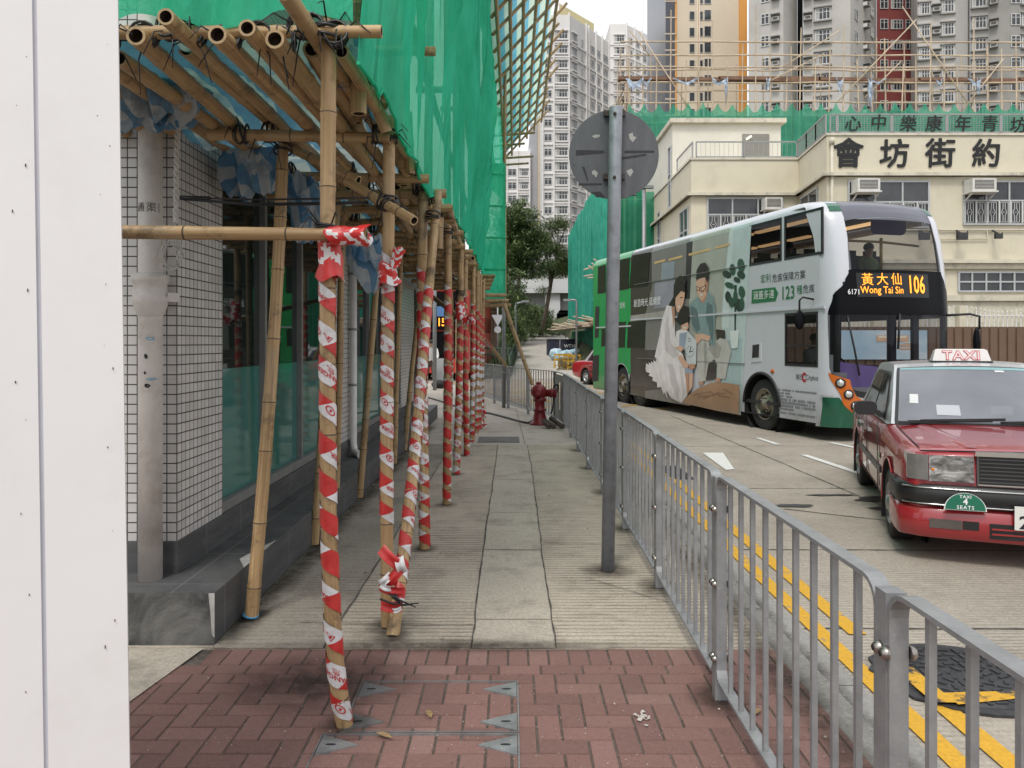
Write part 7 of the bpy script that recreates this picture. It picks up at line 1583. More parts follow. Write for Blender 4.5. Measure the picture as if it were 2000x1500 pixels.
dec(g, [(615, 738), (645, 745), (660, 800), (664, 960), (705, 1020), (718, 1060), (690, 1078), (640, 1066), (560, 1060), (543, 1040), (570, 920), (588, 815)], aDress); dec(g, [(600, 850), (620, 800), (640, 960), (690, 1030), (650, 1050), (605, 1000)], aDress2); dec(g, [(642, 750), (660, 745), (662, 800), (655, 880)], aSkin2)
dec(g, [(560, 1060), (700, 1068), (728, 1112), (738, 1262), (700, 1312), (640, 1282), (600, 1222), (560, 1130)], aDress); dec(g, [(620, 1080), (650, 1085), (690, 1230), (680, 1290), (640, 1200)], aDress2); dec(g, [(690, 1090), (705, 1095), (722, 1240), (708, 1290)], aDress2)
fur = [(490, 1112)] + [(500 + i * 7 + (4 if i % 2 else -6), 1085 - i * 3 + (7 if i % 2 else -7)) for i in range(9)] + [(590, 1080), (605, 1100), (612, 1160), (604, 1200), (626, 1250), (612, 1240), (620, 1290), (602, 1248), (596, 1262), (580, 1215), (560, 1222), (556, 1190), (530, 1180), (534, 1160), (508, 1150), (516, 1136), (494, 1130)]
dec(g, fur, aFur)
dec(g, [(668, 668), (700, 650), (722, 662), (714, 722), (692, 782), (674, 776), (665, 730)], aSkin); dec(g, [(680, 740), (696, 744), (688, 758)], aPot); dec(g, [(694, 690), (710, 692), (708, 697), (694, 696)], aHair); dec(g, [(660, 640), (690, 600), (718, 620), (724, 665), (700, 655), (670, 690), (655, 720)], aHair)
dec(g, [(690, 770), (712, 738), (746, 750), (750, 812), (732, 832), (690, 852), (668, 830)], aHair); dec(g, [(700, 842), (738, 822), (744, 868), (726, 900), (702, 892)], aSkin); dec(g, [(712, 868), (732, 862), (722, 880)], aPot); dec(g, [(692, 845), (742, 815), (744, 835), (700, 856)], aHair)
dec(g, [(672, 892), (700, 880), (742, 890), (764, 950), (742, 1002), (690, 992), (660, 985), (664, 940)], aDress); dec(g, [(690, 905), (735, 895), (740, 1000), (688, 990)], aBlueD); dec(g, [(722, 1106), (772, 1106), (768, 1140), (722, 1136)], aBlueD); dec(g, [(722, 1136), (745, 1138), (746, 1250), (735, 1262), (728, 1180)], aSkin2); dec(g, [(748, 1138), (770, 1138), (766, 1218), (748, 1245)], aSkin)
dec(g, [(738, 886), (792, 948), (788, 1085), (736, 1098), (722, 985)], aClock)
for r0, r1, cx, cy in ((1, .8, 752, 1010), (1, .7, 750, 942)):
    s = 34 if cy > 1000 else 12
    for i in range(16): a0, a1 = i * math.pi / 8, (i + .9 if cy < 1000 else i + .35) * math.pi / 8; LAY[0] -= 1; dec(g, [(cx + s * math.cos(a0) * .8, cy + s * math.sin(a0)), (cx + s * math.cos(a1) * .8, cy + s * math.sin(a1)), (cx + s * r1 * math.cos(a1) * .8, cy + s * r1 * math.sin(a1)), (cx + s * r1 * math.cos(a0) * .8, cy + s * r1 * math.sin(a0))], aHair)
dec(g, [(750, 1012), (770, 1004), (771, 1008), (752, 1016)], aHair); dec(g, [(750, 1010), (756, 985), (760, 986), (754, 1014)], aHair)
dec(g, [(680, 1040), (700, 1030), (745, 1085), (740, 1110), (715, 1100)], aSkin); dec(g, [(742, 1085), (780, 1080), (785, 1105), (755, 1120)], aSkin2); dec(g, [(668, 985), (700, 975), (716, 990), (705, 1010), (685, 1000)], aSkin)
wood = [(704, 1312), (740, 1270), (800, 1225), (880, 1192), (960, 1192), (1044, 1206), (1040, 1380), (900, 1354), (760, 1322)]; dec(g, wood, aWood)
for i in range(7): dec(g, [(770 + i * 30, 1262 - i * 6 + (i % 3) * 16), (880 + i * 22, 1240 + (i % 2) * 20 + i * 3), (882 + i * 22, 1246 + (i % 2) * 20 + i * 3), (772 + i * 30, 1270 - i * 6 + (i % 3) * 16)], aWood2)
# rear green area
dec(g, [(172, 470), (398, 428), (390, 830), (382, 1265), (340, 1250), (310, 1230), (162, 1195)], aGreen) if False else None
for m_ in adm: road_film(m_, .8)
ad = g.build('advertisement', adm, bus, world=False, label='printed advertisement of a seated family with a tall clock')
g = MB(); LAY[0] = 0
ub = bside(*PXZ(396, 600)).x
g.face([(-.003, ub, .95 if False else 1.12), (-.003, BL, 1.12), (-.003, BL, 4.06), (-.003, ub, 4.06)][::-1])
low2 = [(ub, 1.12), (ub, .62)]; 
g.face([(-.003, u, z) for u, z in [(ub, 1.12), (ub, .9)] + [(AX[1] + .63 * math.cos(R(a)), .5 + .63 * math.sin(R(a))) for a in range(90, 20, -15) if AX[1] + .63 * math.cos(R(a)) > ub + .02 and AX[1] + .63 * math.cos(R(a)) < (AX[1] + AX[2]) / 2] + [((AX[1] + AX[2]) / 2, .62)] + [(AX[2] - .63 * math.cos(R(a)), .5 + .63 * math.sin(R(a))) for a in range(30, 181, 15)] + [(AX[2] + .63, .3), (BL, .3), (BL, 1.12)]][::-1])
g.grid(lambda u, v: Vector(((bsf(4.06 + .24 * v)[1]) - .004, ub + (BL - ub) * u, 4.06 + .24 * v + .004)), 10, 8)
road_film(mBGreen, .9); g.build('rear_livery', mBGreen, bus, world=False, label='bright green rear livery of the bus')
def swin(pts, name='side_window', m=mBDarkGlass, d=.012): sidepanel(name, [bside(*PXZ(*p)) for p in pts], m, d)
for w_ in ([(206, 513), (250, 500), (250, 664), (203, 672)], [(325, 474), (392, 460), (385, 642), (322, 654)], [(405, 447), (513, 427), (496, 626), (388, 638)], [(226, 878), (246, 876), (246, 976), (224, 982)], [(316, 838), (368, 835), (362, 986), (314, 986)], [(382, 836), (484, 830), (480, 986), (375, 988)]): swin(w_)
for w_ in ([(190, 748), (213, 745), (207, 925), (186, 930)], [(175, 1035), (211, 1030), (206, 1181), (170, 1186)]): swin(w_, 'vent_grille', mBTrim)
# belt mouldings and panel lines
g = MB()
for (p, q) in (((1233, 625), (1612, 582)), ((1165, 640), (1233, 628))): a, b = bside(*p), bside(*q); g.box(-.026, -.001, min(a.x, b.x), max(a.x, b.x) - .004, a.y - .02, a.y + .02)
g.build('moulding', mBWhite, bus, world=False)
g = MB(); 
for (p, q) in (((1240, 552), (1460, 523)), ((1245, 698), (1455, 712)), ((1604, 772), (1628, 774))): a, b = bside(*p), bside(*q); z = .5 * (a.y + b.y); g.box(-.0295, -.001, min(a.x, b.x), max(a.x, b.x), z - .004, z + .004)
g.build('panel_line', M('panel_line', (.25, .25, .26, 1), .5, .1), bus, world=False)
sidepanel('filler_flap', [bside(*q) for q in ((1468, 671), (1487, 669), (1487, 706), (1468, 708))], mBWhite, .012); sidepanel('filler_cap', [bside(*q) for q in ((1471, 674), (1484, 672), (1483, 698), (1470, 699))], mBTrim, .016)
g = MB(); c_ = bside(1509, 725); g.ell((-.005, c_.x, c_.y), (.025, .06, .045), 10, 6); g.build('marker_light', M('amber_lens', (.45, .1, .02, 1), .2, .1), bus, world=False)
mTxG = M('print_letter_green', srgb(14, 110, 62), .4, .05); mTxK = M('print_letter_dark', srgb(30, 42, 46), .4, .05)
def stext(body_, px, py, size, m, bold=0.0, sx=1.0, d=.006, spacing=1.0):
    c = bside(px, py); g = MB(); g.text(body_, size, lambda x, y, q: Vector((-d, c.x - x, c.y + y)), bold=bold, sx=sx, spacing=spacing); return g.build('lettering', m, bus, world=False)
sz = lambda px, py, h: (bside(px, py - h / 2).y - bside(px, py + h / 2).y)
stext('宏利', 1496, 545, sz(1496, 545, 18), mTxG, .01); stext('危疾保障方案', 1540, 541, sz(1540, 541, 18), mTxK, .01)
sidepanel('arrow_plate', [bside(*q) for q in ((1469, 566), (1514, 561), (1520, 572), (1515, 588), (1468, 593))], mTxG, .006); stext('涵蓋多達', 1492, 577, sz(1492, 577, 18), mSignWhite, .008, d=.009); stext('123', 1539, 573, sz(1539, 573, 36), mTxG, .015, sx=.86); stext('種', 1562, 567, sz(1562, 567, 19), mTxG, .008); stext('危疾', 1580, 565, sz(1580, 565, 18), mTxK, .008)
stext('創造時光 延續愛', 1267, 591, sz(1267, 591, 17), mSignWhite, .012, d=.055); stext('宏利', 1216, 597, sz(1216, 597, 13), mSignWhite, .012); stext('Manulife', 1192, 600, sz(1195, 600, 13), mSignWhite, .012, sx=.9)
stext('城巴', 1562, 737, sz(1562, 737, 12), mTxK, 0); stext('Citybus', 1586, 738, sz(1586, 738, 14), mTxK, .0, sx=.9)
g = MB(); c_ = bside(1571.5, 737); 
for i in range(3): 
    for s in (0, math.pi): pass
g.face([(-.006, c_.x - .075 * math.cos(a), c_.y + .09 * math.sin(a)) for a in [R(40 + i * 28) for i in range(11)]] + [(-.006, c_.x - .03 * math.cos(a), c_.y + .04 * math.sin(a)) for a in [R(320 - i * 28) for i in range(11)]]); g.build('emblem', M('emblem_red', (.42, .02, .03, 1), .4, .1), bus, world=False)
g = MB(); rr = random.Random(3)
for k, (wd, hv) in enumerate(((1.0, 0), (.36, 0), (.37, 0), (1.0, 1), (1.0, .6), (1.0, .6), (.4, 0), (1.0, 0))):
    a = bside(1521 + 0, 761 + k * 6.0 + (k > 6) * 1.5); b = bside(1593, 767 + k * 6.1); u = a.x; end = a.x - (a.x - b.x) * wd
    while u > end: ww = rr.uniform(.02, .034); hh = .018 + .006 * hv; z = a.y; g.face([(-.004, u, z - hh), (-.004, u - ww, z - hh), (-.004, u - ww, z + hh), (-.004, u, z + hh)]) if rr.random() > .08 else None; u -= ww + .012
g.build('small_print', M('small_print_grey', (.16, .16, .18, 1), .6, .3, 60), bus, world=False)
# ---- wheels
mTyre = M('tyre_rubber', (.018, .018, .018, 1), .8, .25, 12); mRim = M('steel_rim', (.26, .23, .18, 1), .4, .2, 12, metal=.7, dirt=(.08, .06, .05, 1), dirt_amt=.7); mHubD = M('hub_dark', (.02, .02, .02, 1), .6, .2)
def wheel(parent, v, u, r_, wd, side=-1, rim=.62, nuts=10, name='wheel', rimmat=None):
    c = Vector((v, u, r_)); ax = (side, 0, 0); g = MB(); g.lathe([(r_ * .62, -wd), (r_ * .9, -wd), (r_, -wd * .85), (r_, -.03), (r_ * .985, -.012), (r_ * .9, .0), (r_ * .7, .004), (r_ * rim, -.004)], c, 36, axis=ax, cap=False); w_ = g.build(name, mTyre, parent, world=False)
    g = MB(); g.lathe([(r_ * rim, -.004), (r_ * (rim - .03), .006), (r_ * (rim - .07), -.03), (r_ * .42, -.09), (r_ * .36, -.05), (r_ * .33, -.03), (r_ * .22, -.03), (r_ * .20, .02), (.001, .03)], c, 30, axis=ax, cap=False)
    for i in range(nuts): a = 2 * math.pi * i / nuts; g.lathe([(.018 * r_ / .5, -.04), (.018 * r_ / .5, .0), (.001, .004)], c + Vector((0, math.cos(a), math.sin(a))) * r_ * .28, 6, axis=ax)
    for i in range(8): a = 2 * math.pi * i / 8; g.lathe([(.04 * r_ / .5, 0), (.04 * r_ / .5, .003)], c + Vector((side * -.062, math.cos(a) * r_ * .47, math.sin(a) * r_ * .47)), 8, axis=ax, m=1)
    g.build('rim', [rimmat or mRim, mHubD], w_, world=False); return w_
for u in AX: wheel(bus, .06, u, WR, .28); wheel(bus, BW - .06, u, WR, .28, 1)
g = MB(); mWell = M('wheel_well_black', (.008, .008, .008, 1), .9, .2)
g.box(.02, BW - .02, .6, BL - .02, .28, .3); 
for u in AX: g.lathe([(.64, -.0), (.64, -.6)], (.03, u, .5), 24, axis=(-1, 0, 0), cap=False); g.face([(.62, u - .66, .2), (.62, u + .66, .2), (.62, u + .66, 1.2), (.62, u - .66, 1.2)])
g.build('underbody', mWell, bus, world=False)
for u in AX[:1]:
    g = MB(); g.tube([(-.004, u - .615 * math.cos(i * math.pi / 20), .50 + .615 * math.sin(i * math.pi / 20)) for i in range(21)], .03, 6); g.build('arch_lip', mBTrim, bus, world=False)
# ---- inside: decks, ceiling lights, rails, seats, dashboard, driver
mDeck = M('bus_interior_dark', (.022, .022, .025, 1), .8, .2); mSeatB = M('bus_seat', (.03, .03, .05, 1), .8, .2); mRailY = M('yellow_rail', (.42, .33, .12, 1), .4, .1); mPurp = M('purple_panel', (.36, .25, .70, 1), .4, .06); mPurpD = M('dark_purple_panel', (.15, .10, .30, 1), .5, .1)
g = MB(); g.box(.05, BW - .05, .75, BL - .1, 2.3, 2.4); g.box(.35, BW - .35, 1.2, BL - .1, 4.05, 4.08); g.box(.05, BW - .05, .5, BL - .1, .5, .56); g.box(.05, BW - .05, 6.3, 6.36, .57, 2.29); g.build('decks', mDeck, bus, world=False)
t = NT('bus_ceiling_lamp'); t.b.inputs['Base Color'].default_value = (.8, .6, .4, 1); t.b.inputs['Emission Color'].default_value = (1, .62, .28, 1); t.b.inputs['Emission Strength'].default_value = 1.1; mBLamp = t.mat
for v in (.5, BW - .62):
    g = MB(); 
    for k in range(5): g.box(v, v + .12, 1.3 + k * 2.1, 3.2 + k * 2.1, 4.0, 4.045)
    g.build('ceiling_light', mBLamp, bus, world=False)
g = MB(); z = bfront(1750, 473, .5).y; g.tube([(.35, .55, z), (BW / 2, .42, z - .02), (BW - .35, .55, z - .05)], .022, 8); g.tube([(1.28, .42, z + .05), (1.28, .42, 3.0)], .026, 8); g.build('handrail', mRailY, bus, world=False)
a, b = bfront(1702, 412, .8), bfront(1768, 460, .8); g = MB(); g.prism([(p.x, p.y) for p in rounded(a.x, b.x, b.y, a.y, .1)], (0, .82, 0), (1, 0, 0), (0, 0, 1), (0, -1, 0), .04); g.build('purple_partition', mPurpD, bus, world=False)
for r_ in range(6):
    for v in (.15, .62, 1.5, 1.97):
        g = MB(); y = 1.35 + r_ * .85; g.box(v, v + .42, y, y + .42, 2.75, 2.85); g.box(v, v + .42, y + .4, y + .48, 2.86, 3.42); g.box(v + .08, v + .34, y + .4, y + .47, 3.421, 3.52); g.build('seat', mSeatB, bus, world=False)
g = MB(); g.grid(lambda s, w_: bsurf(.58 + .92 * s, .74 + (.64 - .10 * s ** 3 - .06 * s) * w_, -.05 - .05 * w_), 14, 5); g.grid(lambda s, w_: bsurf(.58 + .92 * s, 1.38 - .10 * s ** 3 - .06 * s, -.10 - .3 * w_), 14, 2); g.build('dashboard', mPurp, bus, world=False)
g = MB(); g.box(.62, .86, .10, .16, 1.06, 1.15); g.build('dash_mirror', mBTrim, bus, world=False)
for (v0, v1, u_) in ((1.2, 1.30, 1.5), (1.78, 1.9, .75), (2.28, 2.4, .75)): g = MB(); g.box(v0, v1, u_, u_ + .08, .57, 2.28); g.build('door_post', M('dark_blue_post', (.015, .015, .035, 1), .4, .2), bus, world=False)
g = MB(); a = bsurf(.75, 2.15, .03); b = bsurf(1.02, 1.15, .03); g.tube([a, bsurf(.9, 1.6, .05), b], .018, 6); g.build('wiper', mBTrim, bus, world=False); g = MB(); g.tube([bsurf(1.45, 2.2, .03), bsurf(1.42, 1.6, .05)], .02, 6); g.build('wiper', mBTrim, bus, world=False)
# mirrors
a, b = bside(1590, 585), bside(1592, 625); g = MB(); g.tube([(-.02, a.x - .02, a.y), (-.22, a.x + .02, a.y + .04), (-.26, a.x + .05, a.y - .02), (-.26, a.x + .05, b.y + .1)], .018, 6); o_ = g.build('mirror_arm', mBTrim, bus, world=False); g = MB(); g.ell((-.26, a.x + .05, b.y), (.11, .045, .17), 12, 8); g.build('mirror', mBBlack, o_, world=False)
g = MB(); g.tube([(BW - .05, .3, 2.2), (BW + .3, .05, 2.22), (BW + .46, .0, 2.18), (BW + .46, 0, 1.95)], .022, 6); o_ = g.build('mirror_arm', mBTrim, bus, world=False); g = MB(); g.ell((BW + .4, .0, 1.72), (.07, .06, .27), 12, 8); g.build('mirror', mBBlack, o_, world=False)
# driver
def skin_body(name, joints, edges, mats, parent=None, world=True, loc=None, regions=None, sub=2, **kw):
    """one continuous body grown over a jointed skeleton; regions(p) gives the material of each face"""
    me = bpy.data.meshes.new('skeleton'); keys = list(joints); me.from_pydata([joints[k][0] for k in keys], [(keys.index(a), keys.index(b)) for a, b in edges], []); o = bpy.data.objects.new('skeleton', me); COL.objects.link(o)
    o.modifiers.new('skin', 'SKIN').use_smooth_shade = True; sv = me.skin_vertices[0].data
    for i, k in enumerate(keys): r_ = joints[k][1]; sv[i].radius = r_ if isinstance(r_, tuple) else (r_, r_)
    sv[0].use_root = True; o.modifiers.new('sub', 'SUBSURF').levels = sub
    dg = bpy.context.evaluated_depsgraph_get(); dg.update(); m2 = bpy.data.meshes.new_from_object(o.evaluated_get(dg)); g = MB()
    v = [tuple(p.co) for p in m2.vertices]; g.mesh(v, [tuple(p.vertices) for p in m2.polygons], 0, True)
    if regions: g.m = [regions(p.center) for p in m2.polygons]
    bpy.data.objects.remove(o); bpy.data.meshes.remove(m2); return g.build(name, mats, parent, world=world, loc=loc, **kw)
mSkin = M('skin', (.42, .25, .17, 1), .5, .06, 8); mHair = M('black_hair', (.012, .011, .010, 1), .5, .2, 20); mShirtW = M('white_shirt', (.66, .66, .67, 1), .85, .05, 5); mTrousD = M('brown_trousers', (.075, .055, .042, 1), .85, .15, 8); mShoe = M('dark_shoe', (.015, .015, .016, 1), .5, .2)
def V3(*a): return Vector(a)
drv = empty('person', (0, 0, 0), 0, 'driver in a white shirt seated at the wheel of the double decker', 'person')
D = lambda v, u, z: BO + Bb * v + Ba * u + Vector((0, 0, z))
drv.location = D(.62, 1.45, 1.0)
J = dict(pelvis=(D(.62, 1.5, 1.08), .15), waist=(D(.62, 1.47, 1.25), .14), chest=(D(.62, 1.42, 1.46), (.17, .12)), neck=(D(.62, 1.38, 1.62), .055), head=(D(.62, 1.35, 1.72), .085), top=(D(.62, 1.35, 1.82), .08), ls=(D(.45, 1.40, 1.53), .06), le=(D(.40, 1.15, 1.33), .045), lh=(D(.5, .92, 1.38), .03), rs=(D(.79, 1.40, 1.53), .06), re=(D(.84, 1.15, 1.33), .045), rh=(D(.74, .92, 1.38), .03), lk=(D(.5, 1.08, 1.05), .075), lf=(D(.5, 1.0, .68), .05), rk=(D(.74, 1.08, 1.05), .075), rf=(D(.74, 1.0, .68), .05))
skin_body('body', J, [('pelvis', 'waist'), ('waist', 'chest'), ('chest', 'neck'), ('neck', 'head'), ('head', 'top'), ('chest', 'ls'), ('ls', 'le'), ('le', 'lh'), ('chest', 'rs'), ('rs', 're'), ('re', 'rh'), ('pelvis', 'lk'), ('lk', 'lf'), ('pelvis', 'rk'), ('rk', 'rf')], [mShirtW, mSkin, mTrousD], drv, regions=lambda p: 1 if p.z > RZ + 1.60 or ((p - D(.62, .95, 1.38)).length < .26) else (2 if p.z < RZ + 1.16 else 0))
hd_ = D(.62, 1.37, 1.80); g = MB(); g.ell(hd_, (.10, .105, .085), 14, 8); g.build('hair', mHair, drv)
g = MB(); c_ = D(.62, .86, 1.38); ax_ = (-Ba * .55 + Vector((0, 0, .8))).normalized(); x_ = Bb; y_ = ax_.cross(x_); g.tube([c_ + (x_ * math.cos(i * math.pi / 12) + y_ * math.sin(i * math.pi / 12)) * .22 for i in range(25)], .017, 6)
g2 = g.build('steering_wheel', mBTrim, bus, world=True); g2.location = (0, 0, 0); g2.matrix_parent_inverse = Matrix.Rotation(-BTH, 4, 'Z')
def pax(v, u, z, lab, shirt, nm='person'):
    e = empty('person', D(v, u, z), 0, lab, 'person', 'passengers on the upper deck'); J = dict(p=(D(v, u, z), .14), c=(D(v, u - .02, z + .35), (.18, .12)), n=(D(v, u - .03, z + .52), .05), h=(D(v, u - .05, z + .63), .085), t=(D(v, u - .05, z + .74), .08), ls=(D(v - .18, u, z + .42), .06), le=(D(v - .22, u - .1, z + .15), .045), lh=(D(v - .12, u - .3, z + .1), .03), rs=(D(v + .18, u, z + .42), .06), re=(D(v + .22, u - .1, z + .15), .045), rh=(D(v + .12, u - .3, z + .1), .03), lk=(D(v - .1, u - .4, z), .075), rk=(D(v + .1, u - .4, z), .075))
    skin_body('body', J, [('p', 'c'), ('c', 'n'), ('n', 'h'), ('h', 't'), ('c', 'ls'), ('ls', 'le'), ('le', 'lh'), ('c', 'rs'), ('rs', 're'), ('re', 'rh'), ('p', 'lk'), ('p', 'rk')], [shirt, mSkin], e, regions=lambda p: 1 if p.z > RZ + z + .50 else 0); g = MB(); g.ell(D(v, u - .03, z + .70), (.098, .105, .09), 12, 8); g.build('hair', mHair, e)
pax(.36, 1.85, 2.87, 'passenger with dark hair seated at the front upper side window', M('dark_top', (.05, .05, .07, 1), .8, .2)); pax(1.98, 1.6, 2.87, 'passenger in a green top seated behind the upper windscreen', M('green_top', (.16, .22, .09, 1), .8, .1)); pax(.36, 4.3, 2.87, 'passenger in grey seated by the second upper side window', M('grey_top', (.2, .2, .21, 1), .8, .1))
# ================================================================== RED TAXI
TXO = Vector((3.05, 6.03, RZ)); TTH = -R(19)
txi = empty('taxi', TXO, TTH, 'red taxi with silver roof and a lit style roof sign facing the camera', 'taxi'); txi['label'] = 'red taxi with silver roof and green bumper plate driving towards the camera'
TWd = 1.70; c0 = TWd / 2
t = NT('taxi_red_paint'); t.set((.30, .016, .022, 1), .25, .0, .5, Coat_Weight=.9, Coat_Roughness=.05); mTRed = t.mat
mTSil = M('taxi_silver', (.55, .56, .58, 1), .3, .03, 3, metal=.45, coat=.5); mChrome = M('chrome', (.6, .6, .6, 1), .12, .05, 6, metal=1.0); mTBlk = M('taxi_black_trim', (.014, .014, .015, 1), .4, .2)
t = NT('taxi_windscreen'); t.set(t.ramp(t.noise(t.coord('Object', (1.2, .6, 2.0)), 1.1, 3, .5, .4), [(.3, (.22, .23, .265, 1)), (.7, (.35, .36, .40, 1))]), .05, 0, .9, Coat_Weight=.8, Coat_Roughness=.02); tr = t.n('BsdfTransparent'); tr.inputs[0].default_value = (.86, .9, .9, 1); ms = t.n('MixShader'); ms.inputs[0].default_value = .64; t.l(tr.outputs[0], ms.inputs[1]); t.l(t.b.outputs[0], ms.inputs[2]); t.l(ms.outputs[0], t.out.inputs[0]); mTWS = t.mat  # pale mottled base colour paints the sky reflection into the glass
mTGl = M('taxi_side_glass', (.02, .022, .024, 1), .04, .3, 3, coat=.4)
t = NT('headlamp_lens'); w_ = t.n('TexWave', wave_type='BANDS'); w_.inputs['Scale'].default_value = 60; w_.inputs['Distortion'].default_value = .6; t.l(t.coord('Object'), w_.inputs['Vector']); t.set(t.ramp(t.noise(t.coord('Object', (5, 1, 11)), 1.6, 4, .6, .8), [(.36, (.07, .068, .066, 1)), (.52, (.26, .25, .245, 1)), (.68, (.62, .61, .60, 1))]), .12, .3, .8, Coat_Weight=.8); t.bump(w_.outputs['Fac'], .5, .004); mLens = t.mat  # bright and dark blotches paint reflected streaks into the lens colour
mLensD = M('indicator_lens', (.16, .15, .145, 1), .15, .15, 12, coat=.6)
def section(u):
    # (z low, z top, half width, crown)
    tab = [(.02, .40, .835, .745, .01), (.07, .34, .868, .79, .015), (.16, .28, .88, .82, .02), (.4, .24, .90, .838, .025), (.8, .23, .922, .845, .03), (1.15, .22, .945, .848, .03), (1.35, .22, .965, .85, .02), (2.4, .22, .97, .85, .01), (3.4, .22, .985, .85, .02), (3.75, .22, .985, .848, .03), (4.2, .25, .955, .838, .03), (4.55, .30, .92, .815, .02), (4.68, .38, .87, .78, .01)]
    for a, b in zip(tab[:-1], tab[1:]):
        if u <= b[0]: k = max(0, (u - a[0]) / (b[0] - a[0])); return [a[i] + (b[i] - a[i]) * k for i in range(1, 5)]
    return list(tab[-1][1:])
def halfprof(u):
    zl, zt, hw, cr = section(u); m = min(.56, zt - .12)
    return [(0, zl), (hw - .10, zl), (hw - .03, zl + .05), (hw - .005, zl + .14), (hw, m), (hw - .012, zt - .14), (hw - .035, zt - .06), (hw - .075, zt - .018), (hw - .14, zt), (hw * .5, zt + cr * .8), (0, zt + cr)]
us = [.02, .04, .07, .11, .16, .25, .4, .55, .7, .85, 1.0, 1.15, 1.25, 1.35, 1.6, 2.0, 2.4, 2.8, 3.2, 3.4, 3.55, 3.75, 4.0, 4.2, 4.4, 4.55, 4.62, 4.68]
g = MB(); rings = []
for u in us:
    h = halfprof(u); ring = [(c0 + x, u, z) for x, z in h] + [(c0 - x, u, z) for x, z in h[-2:0:-1]]; rings.append(ring)
n_ = len(rings[0]); v = [p for r_ in rings for p in r_]; f = []
for i in range(len(us) - 1):
    for j in range(n_): f.append((i * n_ + j, i * n_ + (j + 1) % n_, (i + 1) * n_ + (j + 1) % n_, (i + 1) * n_ + j))
f.append(tuple(range(n_ - 1, -1, -1))); f.append(tuple((len(us) - 1) * n_ + j for j in range(n_)))
g.mesh(v, f, 0, True)
body = g.build('body', [mTRed, mWell], txi, world=False, fix=True)
WU, WRt = (.80, 3.48), .305
cm = MB()
for u in WU: cm.lathe([(.36, -2.2), (.36, -.0)], (-.25, u, .31), 32, axis=(-1, 0, 0)) if False else None
def cutter(u, side):
    q = MB(); x0 = -.2 if side == 0 else TWd - .30; q.lathe([(.365, 0), (.365, .50)], (x0, u, .33), 36, axis=(1, 0, 0)); return q.build('cut', mWell, None, world=True, origin=None, fix=True)
body.parent = None; body.location = (0, 0, 0); cuts = [cutter(u, s) for u in WU for s in (0, 1)]
for c_ in cuts: md = body.modifiers.new('b', 'BOOLEAN'); md.operation = 'DIFFERENCE'; md.object = c_; md.solver = 'EXACT'
dg = bpy.context.evaluated_depsgraph_get(); dg.update(); nm = bpy.data.meshes.new_from_object(body.evaluated_get(dg)); body.modifiers.clear(); nm.name = 'body'; body.data = nm
for c_ in cuts: bpy.data.objects.remove(c_)
body.parent = txi
for p in nm.polygons:
    c_ = p.center
    if abs(p.normal.x) < .3 and any(abs((c_.y - u) ** 2 + (c_.z - .33) ** 2 - .365 ** 2) < .03 for u in WU) and (c_.x < .35 or c_.x > TWd - .35) and p.area > .002 and c_.z < .75: p.material_index = 1 if abs(p.normal.x) < .2 and not (c_.x < .02) else p.material_index
for u in WU:
    for s in (0, 1):
        x = -.004 if s == 0 else TWd + .004; g = MB(); g.tube([(x + (.010 if s == 0 else -.010), u - .372 * math.cos(R(a)), .33 + .372 * math.sin(R(a))) for a in range(-10, 191, 8)], .008, 6); g.build('arch_lip', mTRed, txi, world=False)
        g = MB(); xx = .29 if s == 0 else TWd - .29; g.lathe([(.0001, 0), (.362, 0)], (xx, u, .33), 20, axis=(1, 0, 0)); g.build('wheel_well', mWell, txi, world=False)
        wheel(txi, .02 if s == 0 else TWd - .02, u, WRt, .19, -1 if s == 0 else 1, .60, 5, rimmat=M('alloy_rim', (.42, .42, .43, 1), .35, .1, 12, metal=.8))
        g = MB(); x0 = .0 if s == 0 else TWd - .2; yy = u + .37; g.box(x0, x0 + .2, yy, yy + .012, .10, .42); g.build('mudflap', mTBlk, txi, world=False)
# greenhouse
def gh(u0, u1, hw0, hw1, z0, z1): pass
zb0, zr = .95, 1.455
def roofz(x): return zr + .045 * (1 - (x / .66) ** 2)
prof = [(1.27, .955, .755), (1.55, 1.19, .705), (1.86, 1.40, .655), (1.97, 1.455, .635), (2.08, 1.485, .625), (2.5, 1.505, .625), (2.95, 1.49, .63), (3.08, 1.465, .64), (3.25, 1.36, .665), (3.45, 1.18, .705), (3.66, .975, .75)]
g = MB()
def ghp(i, s): u, z, hw = prof[i]; return u, z, hw
SX = [-1, -.96, -.8, -.5, -.2, .2, .5, .8, .96, 1]
top = [[Vector((c0 + s * hw, u + (-.10 * (1 - s * s) if i < 4 else (.08 * (1 - s * s) if i > 6 else 0)) * (1 if 0 < i < 11 else 1), z + (.03 * (1 - s ** 2) if 3 <= i <= 7 else .0))) for s in SX] for i, (u, z, hw) in enumerate(prof)]
for i in range(len(prof) - 1):
    for j in range(len(SX) - 1):
        if i < 3 and 1 <= j <= 7: continue
        g.face([top[i][j], top[i + 1][j], top[i + 1][j + 1], top[i][j + 1]][::-1], 0, True)
for s, j in ((-1, 0), (1, len(SX) - 1)):      # sides
    base = [(p[0]) for p in prof]; low = [Vector((c0 + s * .79, u, .955)) for u in base]
    for i in range(len(prof) - 1): g.face([low[i], low[i + 1], top[i + 1][j], top[i][j]] if s > 0 else [low[i + 1], low[i], top[i][j], top[i + 1][j]], 0, False)
roof = g.build('roof', mTSil, txi, world=False, fix=False)
